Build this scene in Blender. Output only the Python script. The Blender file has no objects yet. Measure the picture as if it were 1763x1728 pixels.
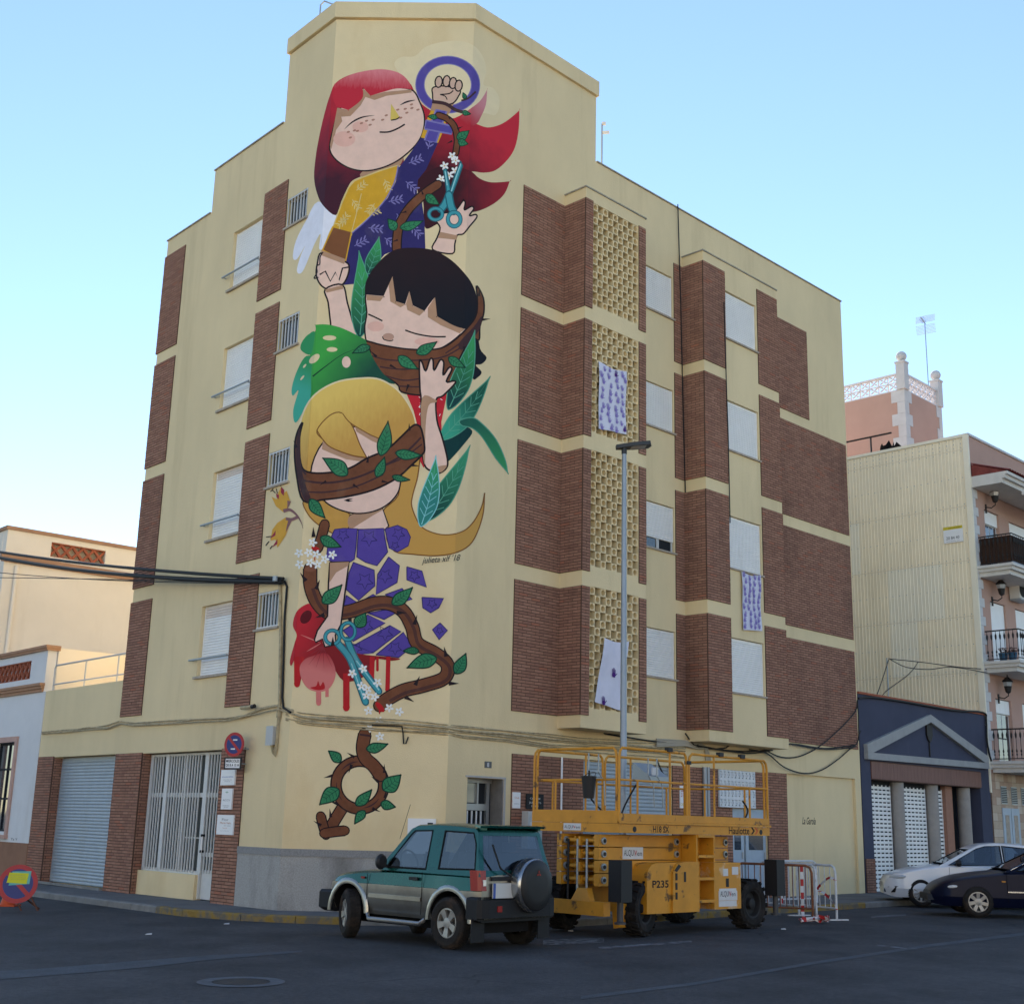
import bpy, bmesh, math, random
from mathutils import Vector as V, Matrix
from mathutils.geometry import delaunay_2d_cdt
random.seed(7)
SC = bpy.context.scene
COL = SC.collection
R_ = math.radians
# ------------------------------------------------------------------ camera
F_PX, PIT, ROL = 2188.4, 0.247987, 0.0250517      # focal length in photo pixels, pitch, roll
CAM = V((0, 0, 1.70))
cd = bpy.data.cameras.new('camera'); cam = bpy.data.objects.new('camera', cd); COL.objects.link(cam)
cd.sensor_width = 36.0; cd.sensor_fit = 'HORIZONTAL'; cd.lens = 36.0 * F_PX / 1763.0
cd.clip_start = 0.1; cd.clip_end = 9000
_F = V((0, math.cos(PIT), math.sin(PIT))); _X = V((1, 0, 0)); _U = V((0, -math.sin(PIT), math.cos(PIT)))
CX = _X * math.cos(ROL) + _U * math.sin(ROL); CU = _U * math.cos(ROL) - _X * math.sin(ROL)
cam.matrix_world = Matrix(((CX.x, CU.x, -_F.x, CAM.x), (CX.y, CU.y, -_F.y, CAM.y), (CX.z, CU.z, -_F.z, CAM.z), (0, 0, 0, 1)))
SC.camera = cam
# ------------------------------------------------------------------ sky, sun, exposure
SUN_EL, SUN_AZ = R_(35), R_(-1)                   # azimuth from +Y towards +X
wd = bpy.data.worlds.new('World'); SC.world = wd; wd.use_nodes = True
nt = wd.node_tree; bg = nt.nodes['Background']
sky = nt.nodes.new('ShaderNodeTexSky'); sky.sky_type = 'NISHITA'; sky.sun_disc = False
sky.sun_elevation = SUN_EL; sky.sun_rotation = SUN_AZ; sky.altitude = 20
sky.air_density = 1.0; sky.dust_density = 0.0; sky.ozone_density = 1.6
nt.links.new(sky.outputs[0], bg.inputs[0]); bg.inputs[1].default_value = 0.10
sl = bpy.data.lights.new('sun', 'SUN'); sl.energy = 5.0; sl.angle = R_(0.5); sl.color = (1, .93, .82)
so = bpy.data.objects.new('sun', sl); COL.objects.link(so)
sd = V((math.sin(SUN_AZ) * math.cos(SUN_EL), math.cos(SUN_AZ) * math.cos(SUN_EL), math.sin(SUN_EL)))
so.rotation_euler = sd.to_track_quat('Z', 'Y').to_euler(); so.location = (0, 0, 60)
vs = SC.view_settings; vs.view_transform = 'Standard'; vs.look = 'None'; vs.gamma = 1; vs.use_curve_mapping = False
vs.exposure = 1.29
# ------------------------------------------------------------------ frames (walls) and pixel helpers
def ray(x, y): return _F + CX * ((x - 881.5) / F_PX) - CU * ((y - 864) / F_PX)
def gz(x): return 0.0068 * max(-40, min(40, x))     # the street rises gently to the right
class Fr:
    def __init__(s, O, u, n): s.O, s.u, s.n = V(O), V(u).normalized(), V(n).normalized()
    def P(s, a, d, z): return s.O + s.u * a + s.n * d + V((0, 0, z))
    def px(s, x, y, d=0):
        r = ray(x, y); O = s.O + s.n * d; p = CAM + r * (((O - CAM).dot(s.n)) / r.dot(s.n)); q = p - s.O
        return q.dot(s.u), q.z
AR, AL = 0.787173, 0.837679
DR = V((math.cos(AR), math.sin(AR), 0)); DL = V((-math.cos(AL), math.sin(AL), 0))
NR = V((math.sin(AR), -math.cos(AR), 0)); NL = V((-math.sin(AL), -math.cos(AL), 0))
OL = V((-4.04, 24.03, 0)); OR = V((-1.07, 23.97, 0))
FL = Fr(OL, DL, NL); FR = Fr(OR, DR, NR)
uC = OR - OL; FC = Fr(OL, uC, V((uC.y, -uC.x, 0))); WC = uC.length
LOC = Fr((0, 0, 0), (1, 0, 0), (0, 1, 0))
def ground(x, y):
    r = ray(x, y); z = 0
    for _ in range(4):
        p = CAM + r * ((z - CAM.z) / r.z); z = gz(p.x)
    return p
# ------------------------------------------------------------------ mesh builder
WO = {}
class MB:
    def __init__(s): s.v = []; s.f = []; s.m = []
    def add(s, pts, mi=0):
        b = len(s.v); s.v += [V(p) for p in pts]; s.f.append(tuple(range(b, b + len(pts)))); s.m.append(mi)
    def fbox(s, fr, a0, a1, d0, d1, z0, z1, mi=0, skip=''):
        c = [fr.P(a, d, z) for z in (z0, z1) for d in (d0, d1) for a in (a0, a1)]
        b = len(s.v); s.v += c
        flip = fr.u.cross(fr.n).z < 0
        for k, q in (('b', (0, 2, 3, 1)), ('t', (4, 5, 7, 6)), ('k', (0, 1, 5, 4)), ('f', (2, 6, 7, 3)), ('l', (0, 4, 6, 2)), ('r', (1, 3, 7, 5))):
            if k in skip: continue
            q = [b + i for i in q]
            s.f.append(tuple(q[::-1]) if flip else tuple(q)); s.m.append(mi)
    def box(s, x0, x1, y0, y1, z0, z1, mi=0): s.fbox(LOC, x0, x1, y0, y1, z0, z1, mi)
    def prism(s, poly, vec, mi=0, caps=True):
        poly = [V(p) for p in poly]; vec = V(vec); n = len(poly); b = len(s.v)
        s.v += poly + [p + vec for p in poly]
        if caps: s.f.append(tuple(b + i for i in range(n))[::-1]); s.m.append(mi); s.f.append(tuple(b + n + i for i in range(n))); s.m.append(mi)
        for i in range(n):
            j = (i + 1) % n; s.f.append((b + i, b + j, b + n + j, b + n + i)); s.m.append(mi)
    def tube(s, path, r, n=8, mi=0, closed=False, caps=True, flat=1.0):
        path = [V(p) for p in path]; N = len(path); rs = r if isinstance(r, (list, tuple)) else [r] * N
        b = len(s.v); up = V((0, 0, 1)); prev = None
        for i, p in enumerate(path):
            a = path[(i - 1) % N] if (closed or i > 0) else p; c = path[(i + 1) % N] if (closed or i < N - 1) else p
            t = (c - a); t = t.normalized() if t.length > 1e-9 else V((0, 0, 1))
            if prev is None:
                x = t.cross(up)
                if x.length < 1e-3: x = t.cross(V((1, 0, 0)))
            else: x = prev - t * prev.dot(t)
            x.normalize(); prev = x; y = t.cross(x)
            for k in range(n):
                an = 2 * math.pi * (k + .5) / n; s.v.append(p + x * (math.cos(an) * rs[i]) + y * (math.sin(an) * rs[i] * flat))
        M = N if closed else N - 1
        for i in range(M):
            j = (i + 1) % N
            for k in range(n):
                l = (k + 1) % n; s.f.append((b + i * n + k, b + i * n + l, b + j * n + l, b + j * n + k)); s.m.append(mi)
        if caps and not closed:
            s.f.append(tuple(b + k for k in range(n))[::-1]); s.m.append(mi)
            s.f.append(tuple(b + (N - 1) * n + k for k in range(n))); s.m.append(mi)
    def bar(s, p0, p1, w, h=None, mi=0):
        p0, p1 = V(p0), V(p1); h = h or w; t = (p1 - p0).normalized(); x = t.cross(V((0, 0, 1)))
        if x.length < 1e-3: x = V((1, 0, 0))
        x.normalize(); y = x.cross(t)
        q = [p0 + x * (i * w / 2) + y * (j * h / 2) for i, j in ((-1, -1), (1, -1), (1, 1), (-1, 1))]
        s.prism(q, p1 - p0, mi)
    def lathe(s, O, axis, prof, n=24, mi=0, xdir=None):
        # prof: list of (radius, distance along axis)
        O = V(O); t = V(axis).normalized(); x = V(xdir) if xdir else t.cross(V((0, 0, 1)))
        if x.length < 1e-3: x = V((1, 0, 0))
        x.normalize(); y = t.cross(x); b = len(s.v); m = mi if isinstance(mi, (list, tuple)) else [mi] * (len(prof) - 1)
        for r, h in prof:
            for k in range(n):
                a = 2 * math.pi * k / n; s.v.append(O + t * h + x * (math.cos(a) * r) + y * (math.sin(a) * r))
        for i in range(len(prof) - 1):
            for k in range(n):
                l = (k + 1) % n; s.f.append((b + i * n + k, b + i * n + l, b + (i + 1) * n + l, b + (i + 1) * n + k)); s.m.append(m[i])
    def grid(s, rows, mi=0, flip=False, mifun=None):
        n = len(rows[0]); b = len(s.v)
        for r in rows: s.v += [V(p) for p in r]
        for i in range(len(rows) - 1):
            for j in range(n - 1):
                q = (b + i * n + j, b + i * n + j + 1, b + (i + 1) * n + j + 1, b + (i + 1) * n + j)
                s.f.append(q[::-1] if flip else q); s.m.append(mifun(i, j) if mifun else mi)
    def mesh(s, name, mats, smooth=False, center=True, angle=35, merge=False):
        me = bpy.data.meshes.new(name)
        c = V((0, 0, 0))
        if center and s.v:
            c = V([(min(p[k] for p in s.v) + max(p[k] for p in s.v)) / 2 for k in range(3)])
        me.from_pydata([tuple(p - c) for p in s.v], [], s.f)
        for m in (mats if isinstance(mats, (list, tuple)) else [mats]): me.materials.append(m)
        me.polygons.foreach_set('material_index', s.m)
        if merge:
            bm = bmesh.new(); bm.from_mesh(me); bmesh.ops.remove_doubles(bm, verts=bm.verts, dist=1e-4)
            bmesh.ops.recalc_face_normals(bm, faces=bm.faces); bm.to_mesh(me); bm.free()
        if smooth:
            me.polygons.foreach_set('use_smooth', [True] * len(me.polygons)); me.set_sharp_from_angle(angle=R_(angle))
        me.update()
        return me, c
    def build(s, name, mats, parent=None, smooth=False, kind=None, label=None, angle=35, merge=False):
        me, c = s.mesh(name, mats, smooth, angle=angle, merge=merge)
        return link(name, me, c, parent, kind, label)
def link(name, me, c, parent=None, kind=None, label=None, rot=None):
    o = bpy.data.objects.new(name, me); COL.objects.link(o)
    po = V((0, 0, 0))
    if parent is not None: o.parent = parent; po = WO[parent.name]
    o.location = V(c) - po; WO[o.name] = V(c)
    if rot is not None: o.rotation_euler = rot
    if kind: o['kind'] = kind
    if label: o['label'] = label
    return o
def tag(o, label, cat, group=None):
    o['label'] = label; o['category'] = cat
    if group: o['group'] = group
    return o
def thing(name, label, cat, loc=(0, 0, 0), group=None):
    o = bpy.data.objects.new(name, None); COL.objects.link(o); o.location = loc; o.empty_display_size = .2; WO[o.name] = V(loc)
    return tag(o, label, cat, group)
def frrot(fr):
    # rotation of an object whose local x runs along fr.u, local y along fr.n (handedness kept by building meshes to suit)
    return Matrix((fr.u, fr.u.cross(V((0, 0, 1))) * -1, V((0, 0, 1)))).transposed().to_euler()
# ------------------------------------------------------------------ materials
MT = {}
def mat(name, col, rough=.8, spec=.3, metal=0.0, var=0.0, vs=1.0, stretch=(1, 1, 1), bump=0.0, bs=30.0, col2=None, coat=0.0, dirt=None, ior=None, alpha=None, emit=0):
    if name in MT: return MT[name]
    m = bpy.data.materials.new(name); m.use_nodes = True; n = m.node_tree.nodes; l = m.node_tree.links; b = n['Principled BSDF']
    c4 = (*col, 1); b.inputs['Base Color'].default_value = c4
    b.inputs['Roughness'].default_value = rough; b.inputs['Specular IOR Level'].default_value = spec; b.inputs['Metallic'].default_value = metal
    if coat: b.inputs['Coat Weight'].default_value = coat; b.inputs['Coat Roughness'].default_value = .06
    geo = n.new('ShaderNodeNewGeometry'); mp = n.new('ShaderNodeMapping'); mp.inputs['Scale'].default_value = stretch
    l.new(geo.outputs['Position'], mp.inputs['Vector'])
    out = None
    if var or col2:
        t = n.new('ShaderNodeTexNoise'); t.inputs['Scale'].default_value = vs; t.inputs['Detail'].default_value = 6; t.inputs['Roughness'].default_value = .62
        l.new(mp.outputs[0], t.inputs['Vector'])
        mr = n.new('ShaderNodeMapRange'); mr.inputs[1].default_value = .32; mr.inputs[2].default_value = .68; l.new(t.outputs[0], mr.inputs[0])
        mx = n.new('ShaderNodeMix'); mx.data_type = 'RGBA'
        c2 = col2 or tuple(max(0, x * (1 - var)) for x in col); c1 = col if col2 else tuple(min(1, x * (1 + var * .5)) for x in col)
        mx.inputs[6].default_value = (*c2, 1); mx.inputs[7].default_value = (*c1, 1); l.new(mr.outputs[0], mx.inputs[0]); out = mx.outputs[2]
    if dirt:
        # dirt: (colour, scale, stretch, threshold lo, hi, strength)
        dc, ds, dst, lo, hi, stg = dirt
        mp2 = n.new('ShaderNodeMapping'); mp2.inputs['Scale'].default_value = dst; l.new(geo.outputs['Position'], mp2.inputs['Vector'])
        t2 = n.new('ShaderNodeTexNoise'); t2.inputs['Scale'].default_value = ds; t2.inputs['Detail'].default_value = 8; t2.inputs['Roughness'].default_value = .6; l.new(mp2.outputs[0], t2.inputs['Vector'])
        r2 = n.new('ShaderNodeMapRange'); r2.inputs[1].default_value = lo; r2.inputs[2].default_value = hi; r2.inputs[3].default_value = 0; r2.inputs[4].default_value = stg; l.new(t2.outputs[0], r2.inputs[0])
        mx2 = n.new('ShaderNodeMix'); mx2.data_type = 'RGBA'; mx2.inputs[7].default_value = (*dc, 1); l.new(r2.outputs[0], mx2.inputs[0])
        if out is not None: l.new(out, mx2.inputs[6])
        else: mx2.inputs[6].default_value = c4
        out = mx2.outputs[2]
    if out is not None: l.new(out, b.inputs['Base Color'])
    if bump:
        t3 = n.new('ShaderNodeTexNoise'); t3.inputs['Scale'].default_value = bs; t3.inputs['Detail'].default_value = 5; l.new(mp.outputs[0], t3.inputs['Vector'])
        bp = n.new('ShaderNodeBump'); bp.inputs['Strength'].default_value = bump; bp.inputs['Distance'].default_value = .02; l.new(t3.outputs[0], bp.inputs['Height']); l.new(bp.outputs[0], b.inputs['Normal'])
    MT[name] = m; return m
def grad(name, c0, c1, p0, p1, rough=.75, noise=.25, ns=3.0, stretch=(1, 1, 1)):
    # paint that blends from c0 at world point p0 to c1 at p1, brushed
    m = bpy.data.materials.new(name); m.use_nodes = True; n = m.node_tree.nodes; l = m.node_tree.links; b = n['Principled BSDF']
    b.inputs['Roughness'].default_value = rough; b.inputs['Specular IOR Level'].default_value = .25
    d = V(p1) - V(p0); L2 = d.length_squared
    geo = n.new('ShaderNodeNewGeometry'); sb = n.new('ShaderNodeVectorMath'); sb.operation = 'SUBTRACT'; sb.inputs[1].default_value = p0; l.new(geo.outputs['Position'], sb.inputs[0])
    dt = n.new('ShaderNodeVectorMath'); dt.operation = 'DOT_PRODUCT'; dt.inputs[1].default_value = d / L2; l.new(sb.outputs[0], dt.inputs[0])
    mp = n.new('ShaderNodeMapping'); mp.inputs['Scale'].default_value = stretch; l.new(geo.outputs['Position'], mp.inputs['Vector'])
    t = n.new('ShaderNodeTexNoise'); t.inputs['Scale'].default_value = ns; t.inputs['Detail'].default_value = 5; l.new(mp.outputs[0], t.inputs['Vector'])
    ma = n.new('ShaderNodeMath'); ma.operation = 'MULTIPLY_ADD'; ma.inputs[1].default_value = noise * 2; l.new(t.outputs[0], ma.inputs[0]); l.new(dt.outputs['Value'], ma.inputs[2])
    s2 = n.new('ShaderNodeMath'); s2.operation = 'SUBTRACT'; s2.inputs[1].default_value = noise; s2.use_clamp = True; l.new(ma.outputs[0], s2.inputs[0])
    mx = n.new('ShaderNodeMix'); mx.data_type = 'RGBA'; mx.inputs[6].default_value = (*c0, 1); mx.inputs[7].default_value = (*c1, 1); l.new(s2.outputs[0], mx.inputs[0])
    l.new(mx.outputs[2], b.inputs['Base Color'])
    return m
def glass(name, col, rough=.03):
    m = mat(name, col, rough=rough, spec=.8, coat=.6); return m
Y_WALL = mat('stucco_yellow', (.765, .615, .365), .92, .15, var=.08, vs=.6, stretch=(1, 1, .5), bump=.3, bs=55,
             dirt=((.46, .35, .19), .9, (1.4, 1.4, .16), .55, .78, .42))
Y_NEW = mat('stucco_mural_ground', (.785, .63, .375), .92, .15, var=.05, vs=1.2, bump=.22, bs=55, dirt=((.62, .42, .19), .8, (1, 1, .45), .50, .75, .5))
MORT = mat('mortar_brown', (.11, .068, .052), .95, .1, var=.2, vs=4)
BR = [mat('brick_%s' % n, c, .9, .15, var=.10, vs=9, bump=.2, bs=60, dirt=((.07, .045, .04), .8, (1, 1, .35), .52, .78, .5)) for n, c in
      (('clay', (.35, .182, .125)), ('dark', (.305, .157, .11)), ('rose', (.385, .205, .142)), ('red', (.39, .165, .105)))]
SHUT = mat('shutter_white', (.86, .85, .82), .5, .4, var=.04, vs=3, dirt=((.5, .46, .4), 2.2, (1, 1, .3), .6, .8, .4))
SHUTW = mat('shutter_warm', (.72, .62, .54), .55, .35, var=.06, vs=3)
STEEL = mat('galvanised_steel', (.36, .415, .46), .5, .4, metal=.2, var=.08, vs=5, dirt=((.3, .3, .3), 1.5, (1, 1, .3), .55, .8, .4))
FRAME = mat('white_painted_metal', (.62, .62, .60), .5, .4, var=.06, vs=6)
GREYM = mat('grey_metal', (.32, .36, .38), .45, .5, metal=.4)
DARK = mat('dark_interior', (.018, .02, .024), .7, .2)
PANE = glass('window_glass', (.035, .045, .055), .05)
CABLE_B = mat('cable_black', (.012, .012, .013), .6, .3)
CABLE_Y = mat('cable_painted', (.46, .38, .24), .8, .2, var=.35, vs=9)
STONE = mat('plinth_granite', (.37, .36, .34), .75, .3, var=.22, vs=45, dirt=((.12, .11, .10), 1.1, (1, 1, .45), .44, .68, .85))
STONE2 = mat('plinth_band', (.27, .265, .26), .8, .3, var=.25, vs=40)
SILL = mat('sill_stone', (.42, .36, .29), .8, .25, var=.2, vs=8)
BLACK = mat('black_plastic', (.014, .014, .016), .55, .35)
WHITE = mat('white_enamel', (.80, .80, .80), .4, .4, var=.02, vs=5)
def text(s, P, u, up, h, m, name, parent=None, width=None, ext=.0012, shear=0, align='LEFT', bold=0):
    cu = bpy.data.curves.new('t', 'FONT'); cu.body = s; cu.size = 1; cu.shear = shear; cu.offset = bold; cu.resolution_u = 3; cu.extrude = 0
    o = bpy.data.objects.new('t', cu); COL.objects.link(o)
    dg = bpy.context.evaluated_depsgraph_get(); me = bpy.data.meshes.new_from_object(o.evaluated_get(dg))
    bpy.data.objects.remove(o); bpy.data.curves.remove(cu)
    vs_ = [v.co.copy() for v in me.vertices]; fs = [tuple(p.vertices) for p in me.polygons]; bpy.data.meshes.remove(me)
    if not vs_: return None
    x0 = min(v.x for v in vs_); x1 = max(v.x for v in vs_); sc = h / .7; sx = (width / (x1 - x0)) if width else sc
    off = {'LEFT': -x0, 'CENTER': -(x0 + x1) / 2}[align]
    u, up = V(u).normalized(), V(up).normalized(); n = u.cross(up); mb = MB()
    mb.v = [V(P) + u * ((v.x + off) * sx) + up * (v.y * sc) + n * ext for v in vs_]; mb.f = fs; mb.m = [0] * len(fs)
    return mb.build(name, m, parent)
def catmull(pts, closed=True, sub=5):
    n = len(pts); out = []
    rng = range(n) if closed else range(n - 1)
    g = (lambda i: pts[i % n]) if closed else (lambda i: pts[max(0, min(n - 1, i))])
    for i in rng:
        p0, p1, p2, p3 = (V(g(i + k)).to_2d() if len(g(i + k)) == 2 else V(g(i + k)) for k in (-1, 0, 1, 2))
        for k in range(sub):
            t = k / sub; t2 = t * t; t3 = t2 * t
            out.append(.5 * ((2 * p1) + (p2 - p0) * t + (2 * p0 - 5 * p1 + 4 * p2 - p3) * t2 + (3 * p1 - p0 - 3 * p2 + p3) * t3))
    if not closed: out.append(V(pts[-1]))
    return out
def sag(p0, p1, drop, n=14):
    p0, p1 = V(p0), V(p1)
    return [p0.lerp(p1, i / n) - V((0, 0, drop * 4 * (i / n) * (1 - i / n))) for i in range(n + 1)]
# ================================================================== ground
ASPH = mat('asphalt', (.066, .064, .066), .86, .25, var=.38, vs=.45, bump=.5, bs=90, dirt=((.024, .024, .026), .55, (1, .6, 1), .52, .72, .8))
# finer speckle for the asphalt
def speckle(m, scale, amt):
    n = m.node_tree.nodes; l = m.node_tree.links; b = n['Principled BSDF']; src = b.inputs['Base Color'].links[0].from_socket
    geo = n.new('ShaderNodeNewGeometry'); t = n.new('ShaderNodeTexNoise'); t.inputs['Scale'].default_value = scale; t.inputs['Detail'].default_value = 3; l.new(geo.outputs['Position'], t.inputs['Vector'])
    mr = n.new('ShaderNodeMapRange'); mr.inputs[1].default_value = .3; mr.inputs[2].default_value = .7; mr.inputs[3].default_value = 1 - amt; mr.inputs[4].default_value = 1 + amt; l.new(t.outputs[0], mr.inputs[0])
    mx = n.new('ShaderNodeMix'); mx.data_type = 'RGBA'; mx.blend_type = 'MULTIPLY'; mx.inputs[0].default_value = 1
    l.new(src, mx.inputs[6]); l.new(mr.outputs[0], mx.inputs[7]); l.new(mx.outputs[2], b.inputs['Base Color'])
speckle(ASPH, 110, .5); speckle(ASPH, 14, .18)
def cracks(m, sc, width, col, lo=.5):
    n = m.node_tree.nodes; l = m.node_tree.links; b = n['Principled BSDF']; src = b.inputs['Base Color'].links[0].from_socket
    geo = n.new('ShaderNodeNewGeometry'); nz = n.new('ShaderNodeTexNoise'); nz.inputs['Scale'].default_value = 1.3; nz.inputs['Detail'].default_value = 6; l.new(geo.outputs['Position'], nz.inputs['Vector'])
    mxv = n.new('ShaderNodeMix'); mxv.data_type = 'VECTOR'; mxv.inputs[0].default_value = .35; l.new(geo.outputs['Position'], mxv.inputs[4]); l.new(nz.outputs['Color'], mxv.inputs[5])
    v = n.new('ShaderNodeTexVoronoi'); v.feature = 'DISTANCE_TO_EDGE'; v.inputs['Scale'].default_value = sc; l.new(mxv.outputs[1], v.inputs['Vector'])
    mr = n.new('ShaderNodeMapRange'); mr.inputs[1].default_value = 0; mr.inputs[2].default_value = width; mr.inputs[3].default_value = 1; mr.inputs[4].default_value = 0; l.new(v.outputs['Distance'], mr.inputs[0])
    n2 = n.new('ShaderNodeTexNoise'); n2.inputs['Scale'].default_value = .25; l.new(geo.outputs['Position'], n2.inputs['Vector']); m2 = n.new('ShaderNodeMapRange'); m2.inputs[1].default_value = lo; m2.inputs[2].default_value = lo + .12; l.new(n2.outputs[0], m2.inputs[0])
    mu = n.new('ShaderNodeMath'); mu.operation = 'MULTIPLY'; l.new(mr.outputs[0], mu.inputs[0]); l.new(m2.outputs[0], mu.inputs[1])
    mx = n.new('ShaderNodeMix'); mx.data_type = 'RGBA'; mx.inputs[7].default_value = (*col, 1); l.new(mu.outputs[0], mx.inputs[0]); l.new(src, mx.inputs[6]); l.new(mx.outputs[2], b.inputs['Base Color'])
cracks(ASPH, .3, .006, (.022, .022, .023), .50)
def road():
    xs = [-4000, -40, 0, 40, 4000]; ys = [-4000, 0, 40, 4000]; mb = MB()
    mb.grid([[(x, y, gz(x)) for x in xs] for y in ys]); mb.build('road', ASPH, kind='structure')
road()
PAVE = mat('pavement_tiles', (.16, .155, .15), .85, .25, var=.2, vs=1.2, bump=.15, bs=40, dirt=((.07, .068, .066), .8, (1, 1, 1), .5, .75, .6)); speckle(PAVE, 40, .2)
KERB = mat('kerb_concrete', (.22, .215, .205), .85, .2, var=.25, vs=3)
KERBY = mat('kerb_yellow_paint', (.30, .20, .055), .85, .2, var=.3, vs=5, dirt=((.13, .12, .1), 5, (1, 1, 1), .44, .58, .95))
# outer edge of the pavement, from the far left street round the corner to the far right street
KP = [FL.P(s, 1.35, 0) for s in [45, 30, 22] + [16 - i for i in range(16)]]
c0 = FL.P(0.6, 1.35, 0); c1 = FR.P(0.9, 2.27, 0); cm = FC.P(WC * .45, 2.15, 0)
for i in range(1, 6):
    t = i / 6; KP.append(c0 * (1 - t) ** 2 + cm * (2 * t * (1 - t)) + c1 * t * t)
KP += [FR.P(0.9 + i, 2.27, 0) for i in range(26)] + [FR.P(s, 2.27, 0) for s in (32, 45, 70)]
IN = [FL.P(s, -.4, 0) for s in (45, 0)] + [FR.P(s, -.4, 0) for s in (0, 70)]
def zz(p, h): return V((p.x, p.y, gz(p.x) + h))
def pavement():
    mb = MB(); inner = []
    # strip mesh: each kerb point joined to its nearest point on the wall line
    for p in KP:
        best = None
        for a, b in zip(IN, IN[1:]):
            t = max(0, min(1, (p - a).dot(b - a) / (b - a).length_squared)); q = a.lerp(b, t)
            if best is None or (q - p).length < (best - p).length: best = q
        inner.append(best)
    off = []
    for i, p in enumerate(KP):
        a = KP[max(0, i - 1)]; b = KP[min(len(KP) - 1, i + 1)]; t = (b - a).normalized(); nrm = V((-t.y, t.x, 0))
        if (inner[i] - p).dot(nrm) < 0: nrm = -nrm
        off.append(p + nrm * .15)
    mb.grid([[zz(p, .12) for p in off], [zz(p, .12) for p in inner]])
    pv = mb.build('pavement', PAVE, kind='structure')
    for i in range(len(KP) - 1):
        a, b, c, d = KP[i], KP[i + 1], off[i + 1], off[i]
        e = (b - a).normalized() * .006; a, b, c, d = a + e, b - e, c - e, d + e
        k = MB(); n = (d - a).normalized() * .018
        yl = (17 <= i <= 20) or (26 <= i <= 33)
        k.add([zz(a, -.2), zz(b, -.2), zz(b, .10), zz(a, .10)]); k.add([zz(a, .10), zz(b, .10), zz(b + n, .122), zz(a + n, .122)], 0)
        k.add([zz(a + n, .122), zz(b + n, .122), zz(c, .122), zz(d, .122)]); k.add([zz(a, -.2), zz(a, .1), zz(a + n, .122), zz(d, .122), zz(d, -.2)]); k.add([zz(b, -.2), zz(c, -.2), zz(c, .122), zz(b + n, .122), zz(b, .1)])
        k.build('kerb_stone', KERBY if yl else KERB, pv)
pavement()
# ================================================================== helpers for walls
def facade(name, fr, cells, m, parent, back=-.45, zmin=None):
    S = sorted({round(v, 4) for c in cells for v in c[:2]}); Z = sorted({round(v, 4) for c in cells for v in c[2:4]})
    def D(i, j):
        if i < 0 or j < 0 or i >= len(S) - 1 or j >= len(Z) - 1: return None
        a = (S[i] + S[i + 1]) / 2; z = (Z[j] + Z[j + 1]) / 2; d = None
        for c in cells:
            if c[0] < a < c[1] and c[2] < z < c[3]: d = c[4]
        return d
    G = {(i, j): D(i, j) for i in range(-1, len(S)) for j in range(-1, len(Z))}
    mb = MB()
    for i in range(len(S) - 1):
        for j in range(len(Z) - 1):
            d = G[i, j]
            if d is None: continue
            mb.add([fr.P(S[i], d, Z[j]), fr.P(S[i + 1], d, Z[j]), fr.P(S[i + 1], d, Z[j + 1]), fr.P(S[i], d, Z[j + 1])])
    for i in range(-1, len(S) - 1):
        for j in range(len(Z) - 1):
            a, b = G[i, j], G[i + 1, j]
            if a == b: continue
            a = back if a is None else a; b = back if b is None else b
            x = S[i + 1]; mb.add([fr.P(x, a, Z[j]), fr.P(x, b, Z[j]), fr.P(x, b, Z[j + 1]), fr.P(x, a, Z[j + 1])])
    for i in range(len(S) - 1):
        for j in range(-1, len(Z) - 1):
            a, b = G[i, j], G[i, j + 1]
            if a == b: continue
            a = back if a is None else a; b = back if b is None else b
            z = Z[j + 1]; mb.add([fr.P(S[i], a, z), fr.P(S[i + 1], a, z), fr.P(S[i + 1], b, z), fr.P(S[i], b, z)])
    return mb.build(name, m, parent)
BL, BH, BG = .25, .0625, .0135
def sy(fr): return -1 if fr.u.cross(fr.n).z < 0 else 1
_bm = {}
def brick_mesh(w, mi):
    k = (round(w, 3), mi)
    if k not in _bm:
        mb = MB(); h = (BH - BG) / 2; b = .0035
        x = w / 2; f = [(-x, 0, -h), (x, 0, -h), (x, 0, h), (-x, 0, h)]; g = [(-x + b, .02, -h + b), (x - b, .02, -h + b), (x - b, .02, h - b), (-x + b, .02, h - b)]
        mb.add(g)
        for i in range(4): j = (i + 1) % 4; mb.add([f[i], f[j], g[j], g[i]])
        _bm[k] = mb
    return _bm[k]
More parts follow.
